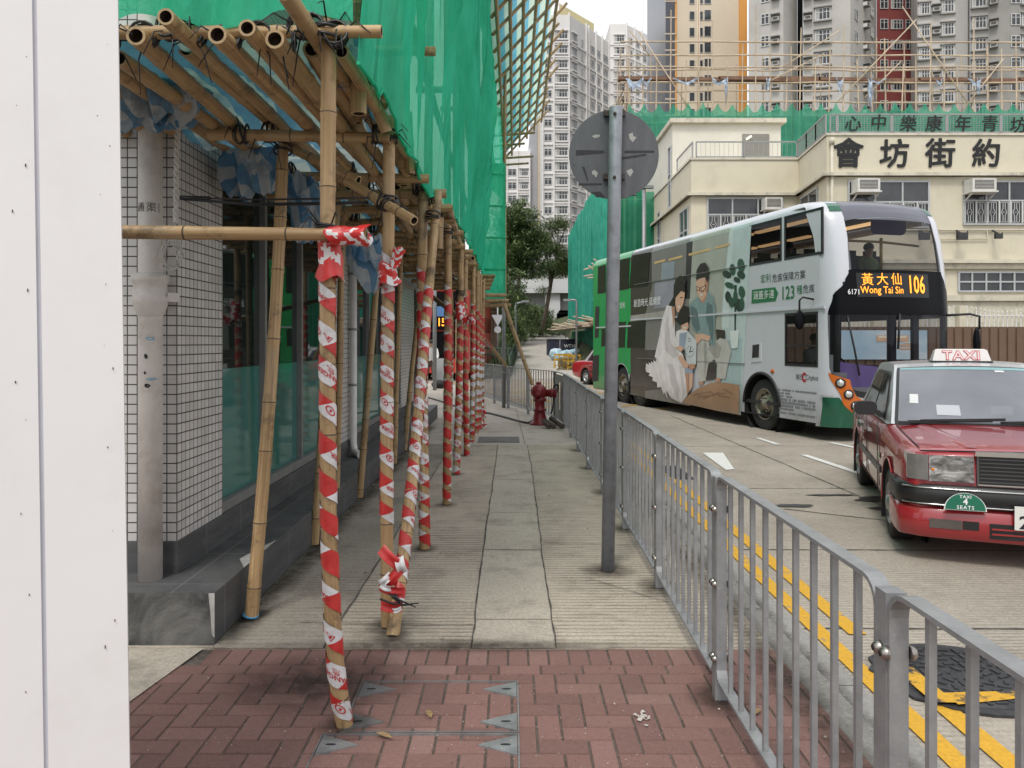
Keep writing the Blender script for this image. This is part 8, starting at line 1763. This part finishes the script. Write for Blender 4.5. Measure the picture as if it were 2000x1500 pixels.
def gpatch(name, m, i0, i1, s0, s1, off, k=8):
    g = MB()
    def fn(a, b):
        fi = i0 + (i1 - i0) * a; i = min(int(fi), len(prof) - 2); k_ = fi - i; s = s0 + (s1 - s0) * b
        def pt(ii): u, z, hw = prof[ii]; return Vector((c0 + s * hw, u + (-.10 * (1 - s * s) if ii < 4 else (.08 * (1 - s * s) if ii > 6 else 0)), z + (.03 * (1 - s ** 2) if 3 <= ii <= 7 else 0)))
        p = pt(i).lerp(pt(i + 1), k_); return p + Vector((0, -off * (.6 if i0 < 5 else -.6), off * .8))
    g.grid(fn, k, 12); return g.build(name, m, txi, world=False)
for q_ in ((.0, .12, -.955, .955), (2.76, 2.97, -.955, .955), (.1, 2.8, -.965, -.90), (.1, 2.8, .90, .965)): gpatch('windscreen_seal', mTBlk, *q_, .004)
gpatch('windscreen', mTWS, .06, 2.80, -.925, .925, .009)
t_ = M('windscreen_tint', (.20, .36, .38, 1), .05, .1, 5, coat=.6); gpatch('sun_strip', t_, 2.5, 2.79, -.92, .92, .012, 3); gpatch('rear_window', mTGl, 7.3, 9.8, -.9, .9, .006)
def glass_side(s, pts, name, m, d=.004):
    g = MB(); zlow, zhi = .955, 1.46
    def pos(u, z): 
        hw_top = lambda u: .635 + max(0, 2.0 - u) * .16 + max(0, u - 3.0) * .16
        # interpolate on the side plane between sill (.79) and the roof edge of that station
        for (a, b) in zip(prof[:-1], prof[1:]):
            if a[0] <= u <= b[0]: k = (u - a[0]) / (b[0] - a[0]); zt_, ht = a[1] + (b[1] - a[1]) * k, a[2] + (b[2] - a[2]) * k; break
        k = (z - zlow) / max(.02, zt_ - zlow); return Vector((c0 + s * (.79 + (ht - .79) * k + d), u, z))
    q = [pos(*p) for p in pts]; g.face(q if s < 0 else q[::-1]); return g.build(name, m, txi, world=False)
for s in (-1, 1):
    glass_side(s, [(1.42, .97), (1.96, 1.375), (2.10, 1.415), (2.95, 1.415), (3.08, 1.37), (3.42, .97)], 'window_surround', mTBlk, .004)
    glass_side(s, [(1.50, .985), (2.00, 1.365), (2.30, 1.40), (2.32, .985)], 'front_side_window', mTGl, .008); glass_side(s, [(2.40, .985), (2.40, 1.40), (2.93, 1.40), (3.05, 1.35), (3.18, .985)], 'rear_side_window', mTGl, .008)
    g = MB(); x = c0 + s * .862; g.box(min(x, x - s * .02), max(x, x - s * .02), .5 if False else 1.2, 3.05, .50, .56); g.build('side_moulding', mTBlk, txi, world=False)
    for u in (2.15, 3.0): g = MB(); g.bar((c0 + s * .845, u, .80), (c0 + s * .845, u + .17, .80), .03, .025, m=0); g.build('door_handle', mTSil, txi, world=False)
    g = MB(); x0 = c0 + s * .945; g.prism([(p.x, p.y) for p in rounded(-.10, .10, -.065, .065, .045)], (x0, 1.52, 1.075), (1, 0, 0), (0, 0, 1), (0, 1, .0), .09); g.bar((c0 + s * .80, 1.57, 1.0), (x0 - s * .1, 1.57, 1.04), .05, .05); g.build('wing_mirror', mTBlk, txi, world=False, fix=True)
    for u in (1.42, 2.36, 3.16):
        g = MB(); q = [(c0 + s * .852, u, .97), (c0 + s * .8555, u, .56), (c0 + s * .85, u, .30)]; g.tube(q, .004, 4); g.build('door_gap', mTBlk, txi, world=False)
# cabin: dash top, seats, wheel, driver
g = MB(); g.box(.14, TWd - .14, 1.34, 3.5, 1.0, 1.012); g.build('cabin_floor', mTBlk, txi, world=False)
g = MB(); g.grid(lambda a, b: Vector((.16 + (TWd - .32) * a, 1.36 + .30 * b, 1.015 + .05 * math.sin(math.pi * b) * (1 + .5 * (a < .45)))), 12, 6); g.build('dashboard', M('grey_dashboard', (.06, .06, .065, 1), .7, .1), txi, world=False)
mTSeat = M('taxi_seat', (.26, .25, .24, 1), .8, .1)
for x in (.45, 1.25):
    g = MB(); g.prism([(p.x, p.y) for p in rounded(-.24, .24, 1.013, 1.24, .08)], (x, 2.46, 0), (1, 0, 0), (0, 0, 1), (0, -1, 0), .12); g.prism([(p.x, p.y) for p in rounded(-.13, .13, 1.255, 1.39, .05)], (x, 2.44, 0), (1, 0, 0), (0, 0, 1), (0, -1, 0), .09); g.bar((x, 2.42, 1.2), (x, 2.42, 1.3), .1, .02); g.build('seat', mTSeat, txi, world=False, fix=True)
g = MB(); g.tube([(.46 + .18 * math.cos(i * math.pi / 12), 1.80 + .09 * math.sin(i * math.pi / 12), 1.075 + .16 * math.sin(i * math.pi / 12)) for i in range(25)], .014, 6); g.build('steering_wheel', mTBlk, txi, world=False)
g = MB(); g.prism([(p.x, p.y) for p in rounded(-.12, .12, -.03, .03, .02)], (c0, 1.93, 1.36), (1, 0, 0), (0, 0, 1), (0, -1, 0), .02); g.build('rear_view_mirror', mTBlk, txi, world=False)
g = MB(); g.box(.95, 1.13, 1.45, 1.56, 1.055, 1.12); g.build('tissue_box', M('pale_box', (.55, .5, .48, 1), .6, .1), txi, world=False)
# hood cut lines, cowl, wipers
g = MB()
for s in (-1, 1): g.tube([(c0 + s * .70, .12, .886), (c0 + s * .715, .6, .918), (c0 + s * .725, 1.2, .962)], .004, 4)
g.tube([(c0 - .70, .06, .868), (c0, .045, .884), (c0 + .70, .06, .868)], .005, 4); g.build('bonnet_gap', mTBlk, txi, world=False)
g = MB()
for s in (-1, 1): g.grid(lambda a, b: Vector((c0 + s * (.34 + .16 * a + .16 * (b - .5)), .13 + 1.0 * a, section(.13 + 1.0 * a)[1] + (section(.13 + 1.0 * a)[3]) * (1 - .45 * abs(.34 + .16 * a + .16 * (b - .5)) / .4 * .5) - .006 + .012 * math.sin(math.pi * b))), 10, 4)
g.build('bonnet_crease', mTRed, txi, world=False)
g = MB(); g.box(c0 - .70, c0 + .70, 1.16, 1.24, .975, .988); g.build('cowl', mTBlk, txi, world=False)
for a, b in (((c0 - .62, 1.22, .985), (c0 + .05, 1.17, 1.015)), ((c0 + .02, 1.22, .985), (c0 + .64, 1.2, 1.01))): g = MB(); g.tube([a, b], .012, 5); g.bar(Vector(a) + Vector((.1, -.02, .012)), Vector(b) + Vector((.1, .0, .015)), .012, .025); g.build('wiper', mTBlk, txi, world=False)
# nose: headlamps, grille, bumper
def nose_u(x): return .018 + .075 * (abs(x - c0) / .8) ** 2.2
def lamp_u(x): e = min(x, TWd - x); return -.006 + .085 * max(0, (.2 - e) / .16) ** 2
def nose_patch(name, m, x0, x1, z0, z1, off, k=6, lean=.012, parent=None, nu=None):
    nf = nu or nose_u; g = MB(); f0 = lambda a, b: Vector((x0 + (x1 - x0) * a, nf(x0 + (x1 - x0) * a) - off + lean * b, z0 + (z1 - z0) * b)); g.grid(f0, k, 3)
    e = [f0(i / k, 0) for i in range(k + 1)] + [f0(1, j / 3) for j in range(1, 4)] + [f0(1 - i / k, 1) for i in range(1, k + 1)] + [f0(0, 1 - j / 3) for j in range(1, 3)]
    for i in range(len(e)): a, b = e[i], e[(i + 1) % len(e)]; g.face([a, a + Vector((0, .14, 0)), b + Vector((0, .14, 0)), b])
    return g.build(name, m, parent or txi, world=False)
for s in (0, 1):
    mx_ = (lambda x: x) if s == 0 else (lambda x: TWd - x)
    a, b = sorted((mx_(.20), mx_(.505))); hl = nose_patch('headlight', mLens, a, b, .645, .842, .004, nu=lamp_u)
    a2, b2 = sorted((mx_(.055), mx_(.195))); nose_patch('indicator', mLensD, a2, b2, .65, .842, .002, nu=lamp_u)
    g = MB(); ce = Vector((mx_(.225), lamp_u(mx_(.225)) - .006, .735)); g.ell(ce, (.012, .008, .012), 8, 6); g.build('amber_bulb', M('amber_bulb', (.7, .2, .02, 1), .3, .05), hl, world=False)
gr = nose_patch('grille', mTBlk, .525, TWd - .525, .63, .862, .004, 8, nu=lamp_u)
g = MB()
for k in range(7): z = .655 + k * .029; g.bar((.54, -.014, z), (TWd - .54, -.014, z), .010, .008)
for x in (.53, TWd - .53): g.bar((x, -.012, .63), (x, -.004, .86), .014, .014)
g.build('slats', M('grille_slat', (.10, .10, .10, 1), .3, .1, metal=.6), gr, world=False)
g = MB(); g.bar((.51, .0, .868), (TWd - .51, .0, .868), .05, .035); g.bar((.53, -.014, .633), (TWd - .53, -.014, .633), .012, .010); g.build('grille_chrome', mChrome, gr, world=False)
def bumper(name, m, z0, z1, out, x0=-.01, x1=TWd + .01, back=.55, parent=None, uoff=0):
    g = MB(); pts = [(x0, back), (x0, .16), (x0 + .03, .075)] + [(x0 + (x1 - x0) * k / 12, nose_u(x0 + (x1 - x0) * k / 12) - out) for k in range(1, 12)] + [(x1 - .03, .075), (x1, .16), (x1, back)]
    k = len(pts); v = []
    for (zz, ins) in ((z0, .03), (z0 + .02, .0), (z1 - .02, 0), (z1, .03)):
        for i, (x, u) in enumerate(pts): cx_ = (x - c0) / abs(x - c0) if abs(x - c0) > .7 else 0; v.append((x - cx_ * ins * .6, u + (ins if .03 < i / k < .97 and u < .15 else 0), zz))
    f = [(r_ * k + i, r_ * k + i + 1, (r_ + 1) * k + i + 1, (r_ + 1) * k + i) for r_ in range(3) for i in range(k - 1)]; g.mesh(v, f, 0, True); g.mesh([v[i] for i in range(k)] + [(x, .3, z0) for x, u in pts], [(i, k + i, k + i + 1, i + 1) for i in range(k - 1)], 0); g.mesh([v[3 * k + i] for i in range(k)] + [(x, .3 if u < .3 else u, z1) for x, u in pts], [(i, i + 1, k + i + 1, k + i) for i in range(k - 1)], 0)
    return g.build(name, m, parent or txi, world=False)
bp = bumper('bumper', mTBlk, .445, .615, .085, -.015, TWd + .015); bumper('lower_bumper', mTRed, .20, .443, .07)
g = MB()
for z in (.592, .468): g.tube([(.02 + (TWd - .04) * k / 14, nose_u(.02 + (TWd - .04) * k / 14) - .089 + (.05 if k in (0, 14) else 0), z) for k in range(15)], .006, 5)
g.build('chrome_strip', mChrome, bp, world=False)
for s in (0, 1):
    mx_ = (lambda x: x) if s == 0 else (lambda x: TWd - x); a, b = sorted((mx_(.20), mx_(.42))); nose_patch('fog_lamp', M('fog_lens', (.09, .075, .07, 1), .2, .2, coat=.5), a, b, .285, .355, .078, 4, 0); a, b = sorted((mx_(.425), mx_(.53))); nose_patch('air_slot', mTBlk, a, b, .29, .355, .076, 4, 0)
nose_patch('air_intake', mTBlk, .60, TWd - .60, .235, .35, .076, 6, 0); g = MB()
for z in (.272, .31): g.box(.61, TWd - .61, nose_u(c0) - .084, nose_u(c0) - .06, z - .004, z + .008)
g.build('intake_bars', mTRed, txi, world=False)
# number plate and seats plate
g = MB(); pc_ = .90; py_ = nose_u(c0) - .115; g.box(pc_ - .15, pc_ + .15, py_, py_ + .012, .325, .50); np_ = g.build('number_plate', M('plate_white', (.66, .65, .62, 1), .5, .03), txi, world=False)
g = MB(); g.text('29', .135, lambda x, y, d: Vector((pc_ - .055 + x, py_ - .002, .378 + y)), bold=.02); g.lathe([(.012, 0), (.012, .004)], (pc_ - .07, py_, .465), 10, axis=(0, -1, 0)); g.build('plate_lettering', mDark, np_, world=False)
g = MB(); sx_, sz_ = .43, .45; yy = nose_u(.43) - .125; pts = [(.135 * math.cos(i * math.pi / 16), .125 * math.sin(i * math.pi / 16)) for i in range(17)]; g.prism([(x * 1.06, y * 1.06 - .006) for x, y in pts], (sx_, yy + .010, sz_), (1, 0, 0), (0, 0, 1), (0, -1, 0), .006, 1); g.prism(pts, (sx_, yy + .003, sz_), (1, 0, 0), (0, 0, 1), (0, -1, 0), .004, 0); sp_ = g.build('seats_plate', [M('plate_green', (.01, .14, .085, 1), .4, .05), mSignWhite], txi, world=False, fix=True)
g = MB(); fn = lambda dx, dz: (lambda x, y, d: Vector((sx_ + dx + x, yy - .0035, sz_ + dz + y)))
g.text('TAXI', .034, fn(0, .099), bold=.015, spacing=1.1); g.text('4', .062, fn(0, .061), bold=.03); g.text('SEATS', .038, fn(0, .018), bold=.015, spacing=1.2); g.build('plate_lettering', mSignWhite, sp_, world=False)
# roof sign
g = MB(); u0, u1 = 2.12, 2.30; zt = 1.515
def trap(w0, w1, d0, d1, za, zb_): return [(c0 - w0, (u0 + u1) / 2 - d0, za), (c0 + w0, (u0 + u1) / 2 - d0, za), (c0 + w0, (u0 + u1) / 2 + d0, za), (c0 - w0, (u0 + u1) / 2 + d0, za), (c0 - w1, (u0 + u1) / 2 - d1, zb_), (c0 + w1, (u0 + u1) / 2 - d1, zb_), (c0 + w1, (u0 + u1) / 2 + d1, zb_), (c0 - w1, (u0 + u1) / 2 + d1, zb_)]
BF = [(0, 3, 2, 1), (4, 5, 6, 7), (0, 1, 5, 4), (1, 2, 6, 5), (2, 3, 7, 6), (3, 0, 4, 7)]
g.mesh(trap(.275, .275, .10, .10, zt, zt + .014), BF, 1); g.mesh(trap(.262, .232, .085, .045, zt + .0141, zt + .125), BF, 0); g.mesh(trap(.226, .212, .042, .03, zt + .1251, zt + .134), BF, 0)
rs_ = g.build('roof_sign', [M('sign_plastic_white', (.62, .58, .57, 1), .35, .04, coat=.3), mTBlk], txi, world=False)
g = MB(); g.text('TAXI', .125, lambda x, y, d: Vector((c0 + x, (u0 + u1) / 2 - .066 - .006 + (y) * .36, zt + .066 + y)), bold=.05, sx=1.12, spacing=1.12); g.build('sign_lettering', M('sign_red', (.42, .02, .03, 1), .4, .05), rs_, world=False)
g = MB(); g.text('TAXI', .125, lambda x, y, d: Vector((c0 + x, (u0 + u1) / 2 - .066 - .008 + (y) * .36, zt + .066 + y)), bold=.004, sx=1.12, spacing=1.12); g.build('sign_lettering', M('sign_letter_inner', (.66, .5, .5, 1), .4, .05), rs_, world=False)
# stickers and things behind the windscreen
def ws(name, m, i0, i1, s0, s1): gpatch(name, m, i0, i1, s0, s1, .0125, 2)
mPap = M('pale_paper', (.58, .58, .58, 1), .6, .06); ws('permit_sticker', mPap, 2.25, 2.45, .33, .45); ws('paper', M('paper_glimpse', (.42, .43, .46, 1), .3, .05), .35, .72, -.5, -.24); ws('paper', mPap, .75, 1.1, -.8, -.7)
g = MB(); g.prism([(0, 0), (.11, 0), (.09, .06), (.0, .05)], (-.004, 1.28, .62), (0, 1, 0), (0, 0, 1), (-1, 0, 0), .003); g.build('door_sticker', M('pale_green_sticker', (.35, .42, .3, 1), .5, .1), txi, world=False)
stx = MB(); 
for i, ch in enumerate('的士'): stx.text(ch, .16, lambda x, y, d: Vector((-.006, 2.0 + i * .19 + x * -1 if False else 2.85 - i * -.0 - x - (i * .2), .70 + y)), bold=.02)
stx.build('door_lettering', mSignWhite, txi, world=False)
# second taxi, half hidden behind the bus, on the side road
t2 = copy_tree(txi); t2.location = (4.42, 27.8, RZ); t2.rotation_euler = (0, 0, R(25)); t2['label'] = 'red taxi tail showing from behind the rear of the bus'

tR = Matrix.Rotation(TTH, 3, 'Z'); T_ = lambda v, u, z: TXO + tR @ Vector((v, u, z))
tdr = empty('person', T_(.46, 2.25, .5), 0, 'taxi driver in a pale shirt faintly seen behind the front taxi windscreen', 'person')
J = dict(p=(T_(.46, 2.28, .62), .13), w=(T_(.46, 2.30, .82), .13), c=(T_(.46, 2.28, 1.02), (.17, .11)), n=(T_(.46, 2.25, 1.16), .05), h=(T_(.46, 2.22, 1.25), .08), t=(T_(.46, 2.22, 1.34), .07), ls=(T_(.28, 2.24, 1.08), .055), le=(T_(.24, 2.04, .98), .042), lh=(T_(.33, 1.84, 1.12), .03), rs=(T_(.64, 2.24, 1.08), .055), re=(T_(.68, 2.04, .98), .042), rh=(T_(.6, 1.84, 1.12), .03), lk=(T_(.36, 1.9, .66), .075), rk=(T_(.56, 1.9, .66), .075))
skin_body('body', J, [('p', 'w'), ('w', 'c'), ('c', 'n'), ('n', 'h'), ('h', 't'), ('c', 'ls'), ('ls', 'le'), ('le', 'lh'), ('c', 'rs'), ('rs', 're'), ('re', 'rh'), ('p', 'lk'), ('p', 'rk')], [M('pale_shirt', (.45, .47, .5, 1), .85, .05), mSkin, mTrousD], tdr, regions=lambda p: 1 if p.z > RZ + 1.14 or (p - T_(.46, 1.82, 1.12)).length < .2 else (2 if p.z < RZ + .74 else 0))
g = MB(); hc = T_(.46, 2.235, 1.325); g.ell(hc, (.092, .10, .075), 14, 8); g.build('hair', mHair, tdr)
# ================================================================== RED BUS, SKIPS, DEBRIS, PERSON ON THE SIDE STREET
rb0 = Vector((X_(806, 34), 34, RZ)); rb = empty('double_decker_bus', rb0, R(-4), 'red double decker bus waiting on the side street with an amber route number', 'bus')
mRB = M('bus_red_paint', (.42, .03, .02, 1), .3, .05, 1, coat=.4)
g = MB(); W_ = 2.5; z0 = .3
g.box(0, W_, .06, 11, .35, 1.0); g.box(0, W_, .08, 11, 2.2, 3.0); g.box(0, .1, .08, 11, 1.0, 4.2); g.box(W_ - .1, W_, .08, 11, 1.0, 4.2); g.box(.1, W_ - .1, .5, 11, 4.0, 4.25); g.box(.1, W_ - .1, 3, 3.1, 1.0, 4.0); g.build('body', mRB, rb, world=False)
g = MB(); g.box(.12, W_ - .12, .02, .05, 1.02, 2.18); g.build('windscreen', mBGlass, rb, world=False); g = MB(); g.box(.12, W_ - .12, .04, .07, 3.02, 3.95); g.build('upper_windscreen', mBGlass, rb, world=False)
g = MB(); g.box(.1, W_ - .1, .03, .078, 2.25, 2.95); g.build('display', mBBlack, rb, world=False); g = MB(); g.text('115', .50, lambda x, y, d: Vector((1.18 + x, .022, 2.58 + y)), bold=.02, sx=.8); g.text('九龍城', .22, lambda x, y, d: Vector((.55 + x, .022, 2.56 + y))) if False else None; g.build('lettering', mLED, rb, world=False)
for x in (.35, W_ - .35): g = MB(); g.lathe([(.11, 0), (.1, .03), (.001, .04)], (x, .06, .78), 12, axis=(0, -1, 0)); g.build('headlight', M('lamp_lens', (.62, .6, .58, 1)), rb, world=False)
for x in (.1, W_ - .1): wheel(rb, x, 2.4, .48, .26, -1 if x < 1 else 1)
g = MB(); g.box(.06, .3, -.02, .02, 1.7, 2.1); g.build('mirror', mBTrim, rb, world=False)
pb = P(858, 752, 27.5); g = MB(); a, b = P(851, 700, 28), P(868, 748, 28); g.box(a.x, b.x, 28, 28.04, .06, a.z); g.box(a.x + .05, a.x + .1, 27.9, 28.2, 0, .06); g.box(b.x - .1, b.x - .05, 27.9, 28.2, 0, .06); g.build('barrier_board', M('pale_grey_board', (.36, .37, .38, 1), .6, .1, 3), label='pale grey barrier board standing by the steel post', cat='barrier')
g = MB(); rr = random.Random(2); c_ = P(857, 742, 26.5); c_.z = .14
g.grid(lambda u, v: c_ + Vector((math.sin(v * math.pi) * math.cos(u * 6.283) * .26, math.sin(v * math.pi) * math.sin(u * 6.283) * .2, -math.cos(v * math.pi) * .14)) * (1 + .25 * noise.noise(Vector((u * 5, v * 4, 2)))), 20, 10); g.build('black_bag', mDark, label='crumpled black bag on the pavement by the steel post', cat='bag')
# person, mostly behind the taped poles
pf = Vector((X_(840, 27.5), 27.5, 0)); per = empty('person', pf, 0, 'person in white shirt and brown trousers bending behind the taped poles', 'person')
q = lambda x, y, z: pf + Vector((x, y, z))
J = dict(pelvis=(q(0, .12, .86), (.15, .12)), waist=(q(.03, .06, 1.02), .13), chest=(q(.06, -.06, 1.24), (.18, .13)), neck=(q(.05, -.15, 1.42), .055), head=(q(.05, -.2, 1.53), .085), top=(q(.05, -.22, 1.63), .08), ls=(q(-.14, -.06, 1.33), .065), le=(q(-.2, -.24, 1.08), .045), lh=(q(-.1, -.42, .95), .03), rs=(q(.25, -.06, 1.32), .065), re=(q(.30, -.2, 1.06), .045), rh=(q(.18, -.40, .93), .03), lt=(q(-.1, .1, .8), .10), lk=(q(-.12, .02, .46), .07), la=(q(-.12, .08, .10), .045), lf=(q(-.13, -.08, .045), .04), rt=(q(.1, .1, .8), .10), rk=(q(.13, .0, .46), .07), ra=(q(.14, .08, .10), .045), rf=(q(.15, -.08, .045), .04))
skin_body('body', J, [('pelvis', 'waist'), ('waist', 'chest'), ('chest', 'neck'), ('neck', 'head'), ('head', 'top'), ('chest', 'ls'), ('ls', 'le'), ('le', 'lh'), ('chest', 'rs'), ('rs', 're'), ('re', 'rh'), ('pelvis', 'lt'), ('lt', 'lk'), ('lk', 'la'), ('la', 'lf'), ('pelvis', 'rt'), ('rt', 'rk'), ('rk', 'ra'), ('ra', 'rf')], [mShirtW, mSkin, mTrousD, mShoe], per, regions=lambda p: 3 if p.z < .11 else (2 if p.z < .93 and p.y > pf.y - .12 else (1 if p.z > 1.40 or p.y < pf.y - .3 else 0)))
g = MB(); g.ell(q(.05, -.19, 1.60), (.10, .11, .085), 14, 8); g.build('hair', mHair, per)
for sx in (-.1, .18):
    g = MB()
    for i in range(5): a = q(sx + (i - 2) * .016, -.42, .94); g.tube([a, a + Vector((0, -.05, -.02)), a + Vector((0, -.075 + .01 * abs(i - 2), -.06))], [.009, .008, .006], 6)
    g.build('hand', mSkin, per)
# skips of rubbish on the uphill road
mSkip = M('navy_skip_paint', (.02, .025, .05, 1), .6, .25, 3, dirt=(.1, .07, .05, 1), dirt_amt=.5)
def skip(px0, px1, py0, py1, Y, label, txt=None):
    a, b = P(px0, py0, Y), P(px1, py1, Y); zb_ = uphill_z(Y); e = empty('rubbish_skip', ((a.x + b.x) / 2, Y + .6, zb_), 0, label, 'skip', 'navy rubbish skips'); g = MB(); zt = a.z
    x0, x1, y0, y1 = a.x, b.x, Y, Y + 1.3
    for (c, d, e0, f0) in ((x0, x1, y0, y0 + .05), (x0, x1, y1 - .05, y1), (x0, x0 + .05, y0 + .05, y1 - .05), (x1 - .05, x1, y0 + .05, y1 - .05)): g.box(c, d, e0, f0, zb_ + .15, zt)
    g.box(x0, x1, y0, y1, zb_ + .1, zb_ + .15)
    for k in range(4): x = x0 + (x1 - x0) * (k + .5) / 4; g.box(x - .04, x + .04, y0 - .04, y0 - .001, zb_ + .2, zt - .05)
    g.build('bin', mSkip, e); g = MB(); g.box(x0 - .05, x1 + .05, y0 - .06, y0 + .06, zt + .001, zt + .07); g.build('rim', mSkip, e)
    g = MB()
    for x in (x0 + .15, x1 - .15):
        for y in (y0 + .2, y1 - .2): g.lathe([(.07, -.03), (.07, .03)], (x, y, zb_ + .07), 10, axis=(1, 0, 0))
    g.build('castors', mDark, e)
    if txt: g = MB(); c_ = P((px0 + px1) / 2 + 2, (py0 + py1) / 2 - 2, Y - .05); g.text(txt, .32, lambda x, y, d: Vector((c_.x + x, Y - .045, c_.z + y)), bold=.02); g.build('lettering', mSignWhite, e)
skip(1069, 1093, 664, 696, 54, 'nearer left navy rubbish skip on the uphill road'); skip(1096, 1126, 664, 692, 55.6, 'navy rubbish skip marked with white letters', 'WT38')
t = NT('pale_blue_plastic'); c = t.coord('Object'); t.set(t.ramp(t.noise(c, 2.5, 5), [(.35, (.30, .48, .58, 1)), (.65, (.58, .66, .70, 1))]), .45); mBag = t.mat
def lump(name, c, r, seed, m, label, cat, k=3.0, group=None):
    g = MB(); c = Vector(c); g.grid(lambda u, v: c + Vector((math.sin(v * math.pi) * math.cos(u * 6.283) * r[0], math.sin(v * math.pi) * math.sin(u * 6.283) * r[1], -math.cos(v * math.pi) * r[2])) * (1 + .35 * noise.noise(Vector((math.cos(u * 6.283) * k * .6, math.sin(u * 6.283) * k * .6 + seed, v * k)))), 24, 12); g.build(name, m, label=label, cat=cat, group=group)
for k, (px, py, Y, r) in enumerate(((1086, 692, 51, (.45, .4, .34)), (1106, 692, 50.5, (.5, .4, .28)), (1096, 697, 49, (.55, .4, .24)), (1122, 688, 51.5, (.35, .4, .26)))): lump('plastic_sheet', P(px, py, Y), r, k * 3, mBag, ('pale blue plastic bundle before the left skip', 'pale blue plastic heap before the lettered skip', 'lowest pale blue plastic sheet lying on the road', 'small pale bundle right of the lettered skip')[k], 'plastic sheet', group='bundles of pale blue plastic')
mYelB = M('yellow_barrier', (.55, .33, .03, 1), .5, .2, 6)
for k in range(4):
    px = 1092 + k * 9; Y = 46 - .5 * k; zb_ = uphill_z(Y); g = MB(); x = X_(px, Y); s = rr.uniform(.9, 1.15)
    for z in (.15, .5, .8): g.bar((x - .3, Y, zb_ + z), (x + .45, Y + .25, zb_ + z + .05 * (k % 2)), .05, .10)
    for xx in (-.3, 0, .4): g.bar((x + xx, Y + (xx + .3) * .33, zb_), (x + xx + .03, Y + (xx + .3) * .33, zb_ + .86), .06, .06)
    g.build('yellow_barrier', mYelB, label=('leftmost yellow barrier stacked by the road', 'second yellow barrier from the left in the stack', 'third yellow barrier from the left in the stack', 'rightmost yellow barrier beside the dry brushwood')[k], cat='barrier', group='stacked yellow barriers')
g = MB(); rr = random.Random(44)
for k in range(420):
    a = Vector((X_(1102 + rr.uniform(-12, 36), 45), 45 + rr.uniform(-.6, .6), uphill_z(45) + rr.uniform(0, .75) * (1 - .3 * rr.random()))); d = Vector((rr.uniform(-1, 1), rr.uniform(-1, 1), rr.uniform(-.5, .9))).normalized() * rr.uniform(.1, .32); g.bar(a, a + d, .018, .012)
g.build('brushwood', M('dry_brush', (.15, .125, .06, 1), .9, .5, 8, co='Position'), label='heap of dry brushwood and bamboo scraps behind the far taxi', cat='brushwood')
# fallen leaves and litter
mLeafDry = M('dry_leaf', (.26, .17, .08, 1), .8, .3, 40)
for k, (px, py) in enumerate(((838, 1396), (1478, 1392), (750, 1438))):
    c_ = G(px, py, .012); g = MB(); rr = random.Random(k); a = rr.uniform(0, 6); ax_, ay_ = Vector((math.cos(a), math.sin(a), 0)), Vector((-math.sin(a), math.cos(a), 0)); s = rr.uniform(.014, .028)
    g.mesh([c_ + ax_ * s * 1.6 * x + ay_ * s * .6 * y + Vector((0, 0, .006 * abs(y) + .004)) for x, y in ((-1, 0), (-.4, .8), (.3, .9), (1, 0), (.3, -.9), (-.4, -.8), (0, 0))], [(0, 6, 1), (1, 6, 2), (2, 6, 3), (3, 6, 4), (4, 6, 5), (5, 6, 0)])
    g.build('dry_leaf', mLeafDry, label=('curled dry leaf on the brick chamber cover', 'torn scrap by the railing foot on the bricks', 'dry stalk on the bricks right of the nearest pole foot', 'twig on the bricks left of the nearest pole', 'dead leaf on the concrete between the two feet')[k], cat='leaf', group='dry leaves and scraps on the ground')
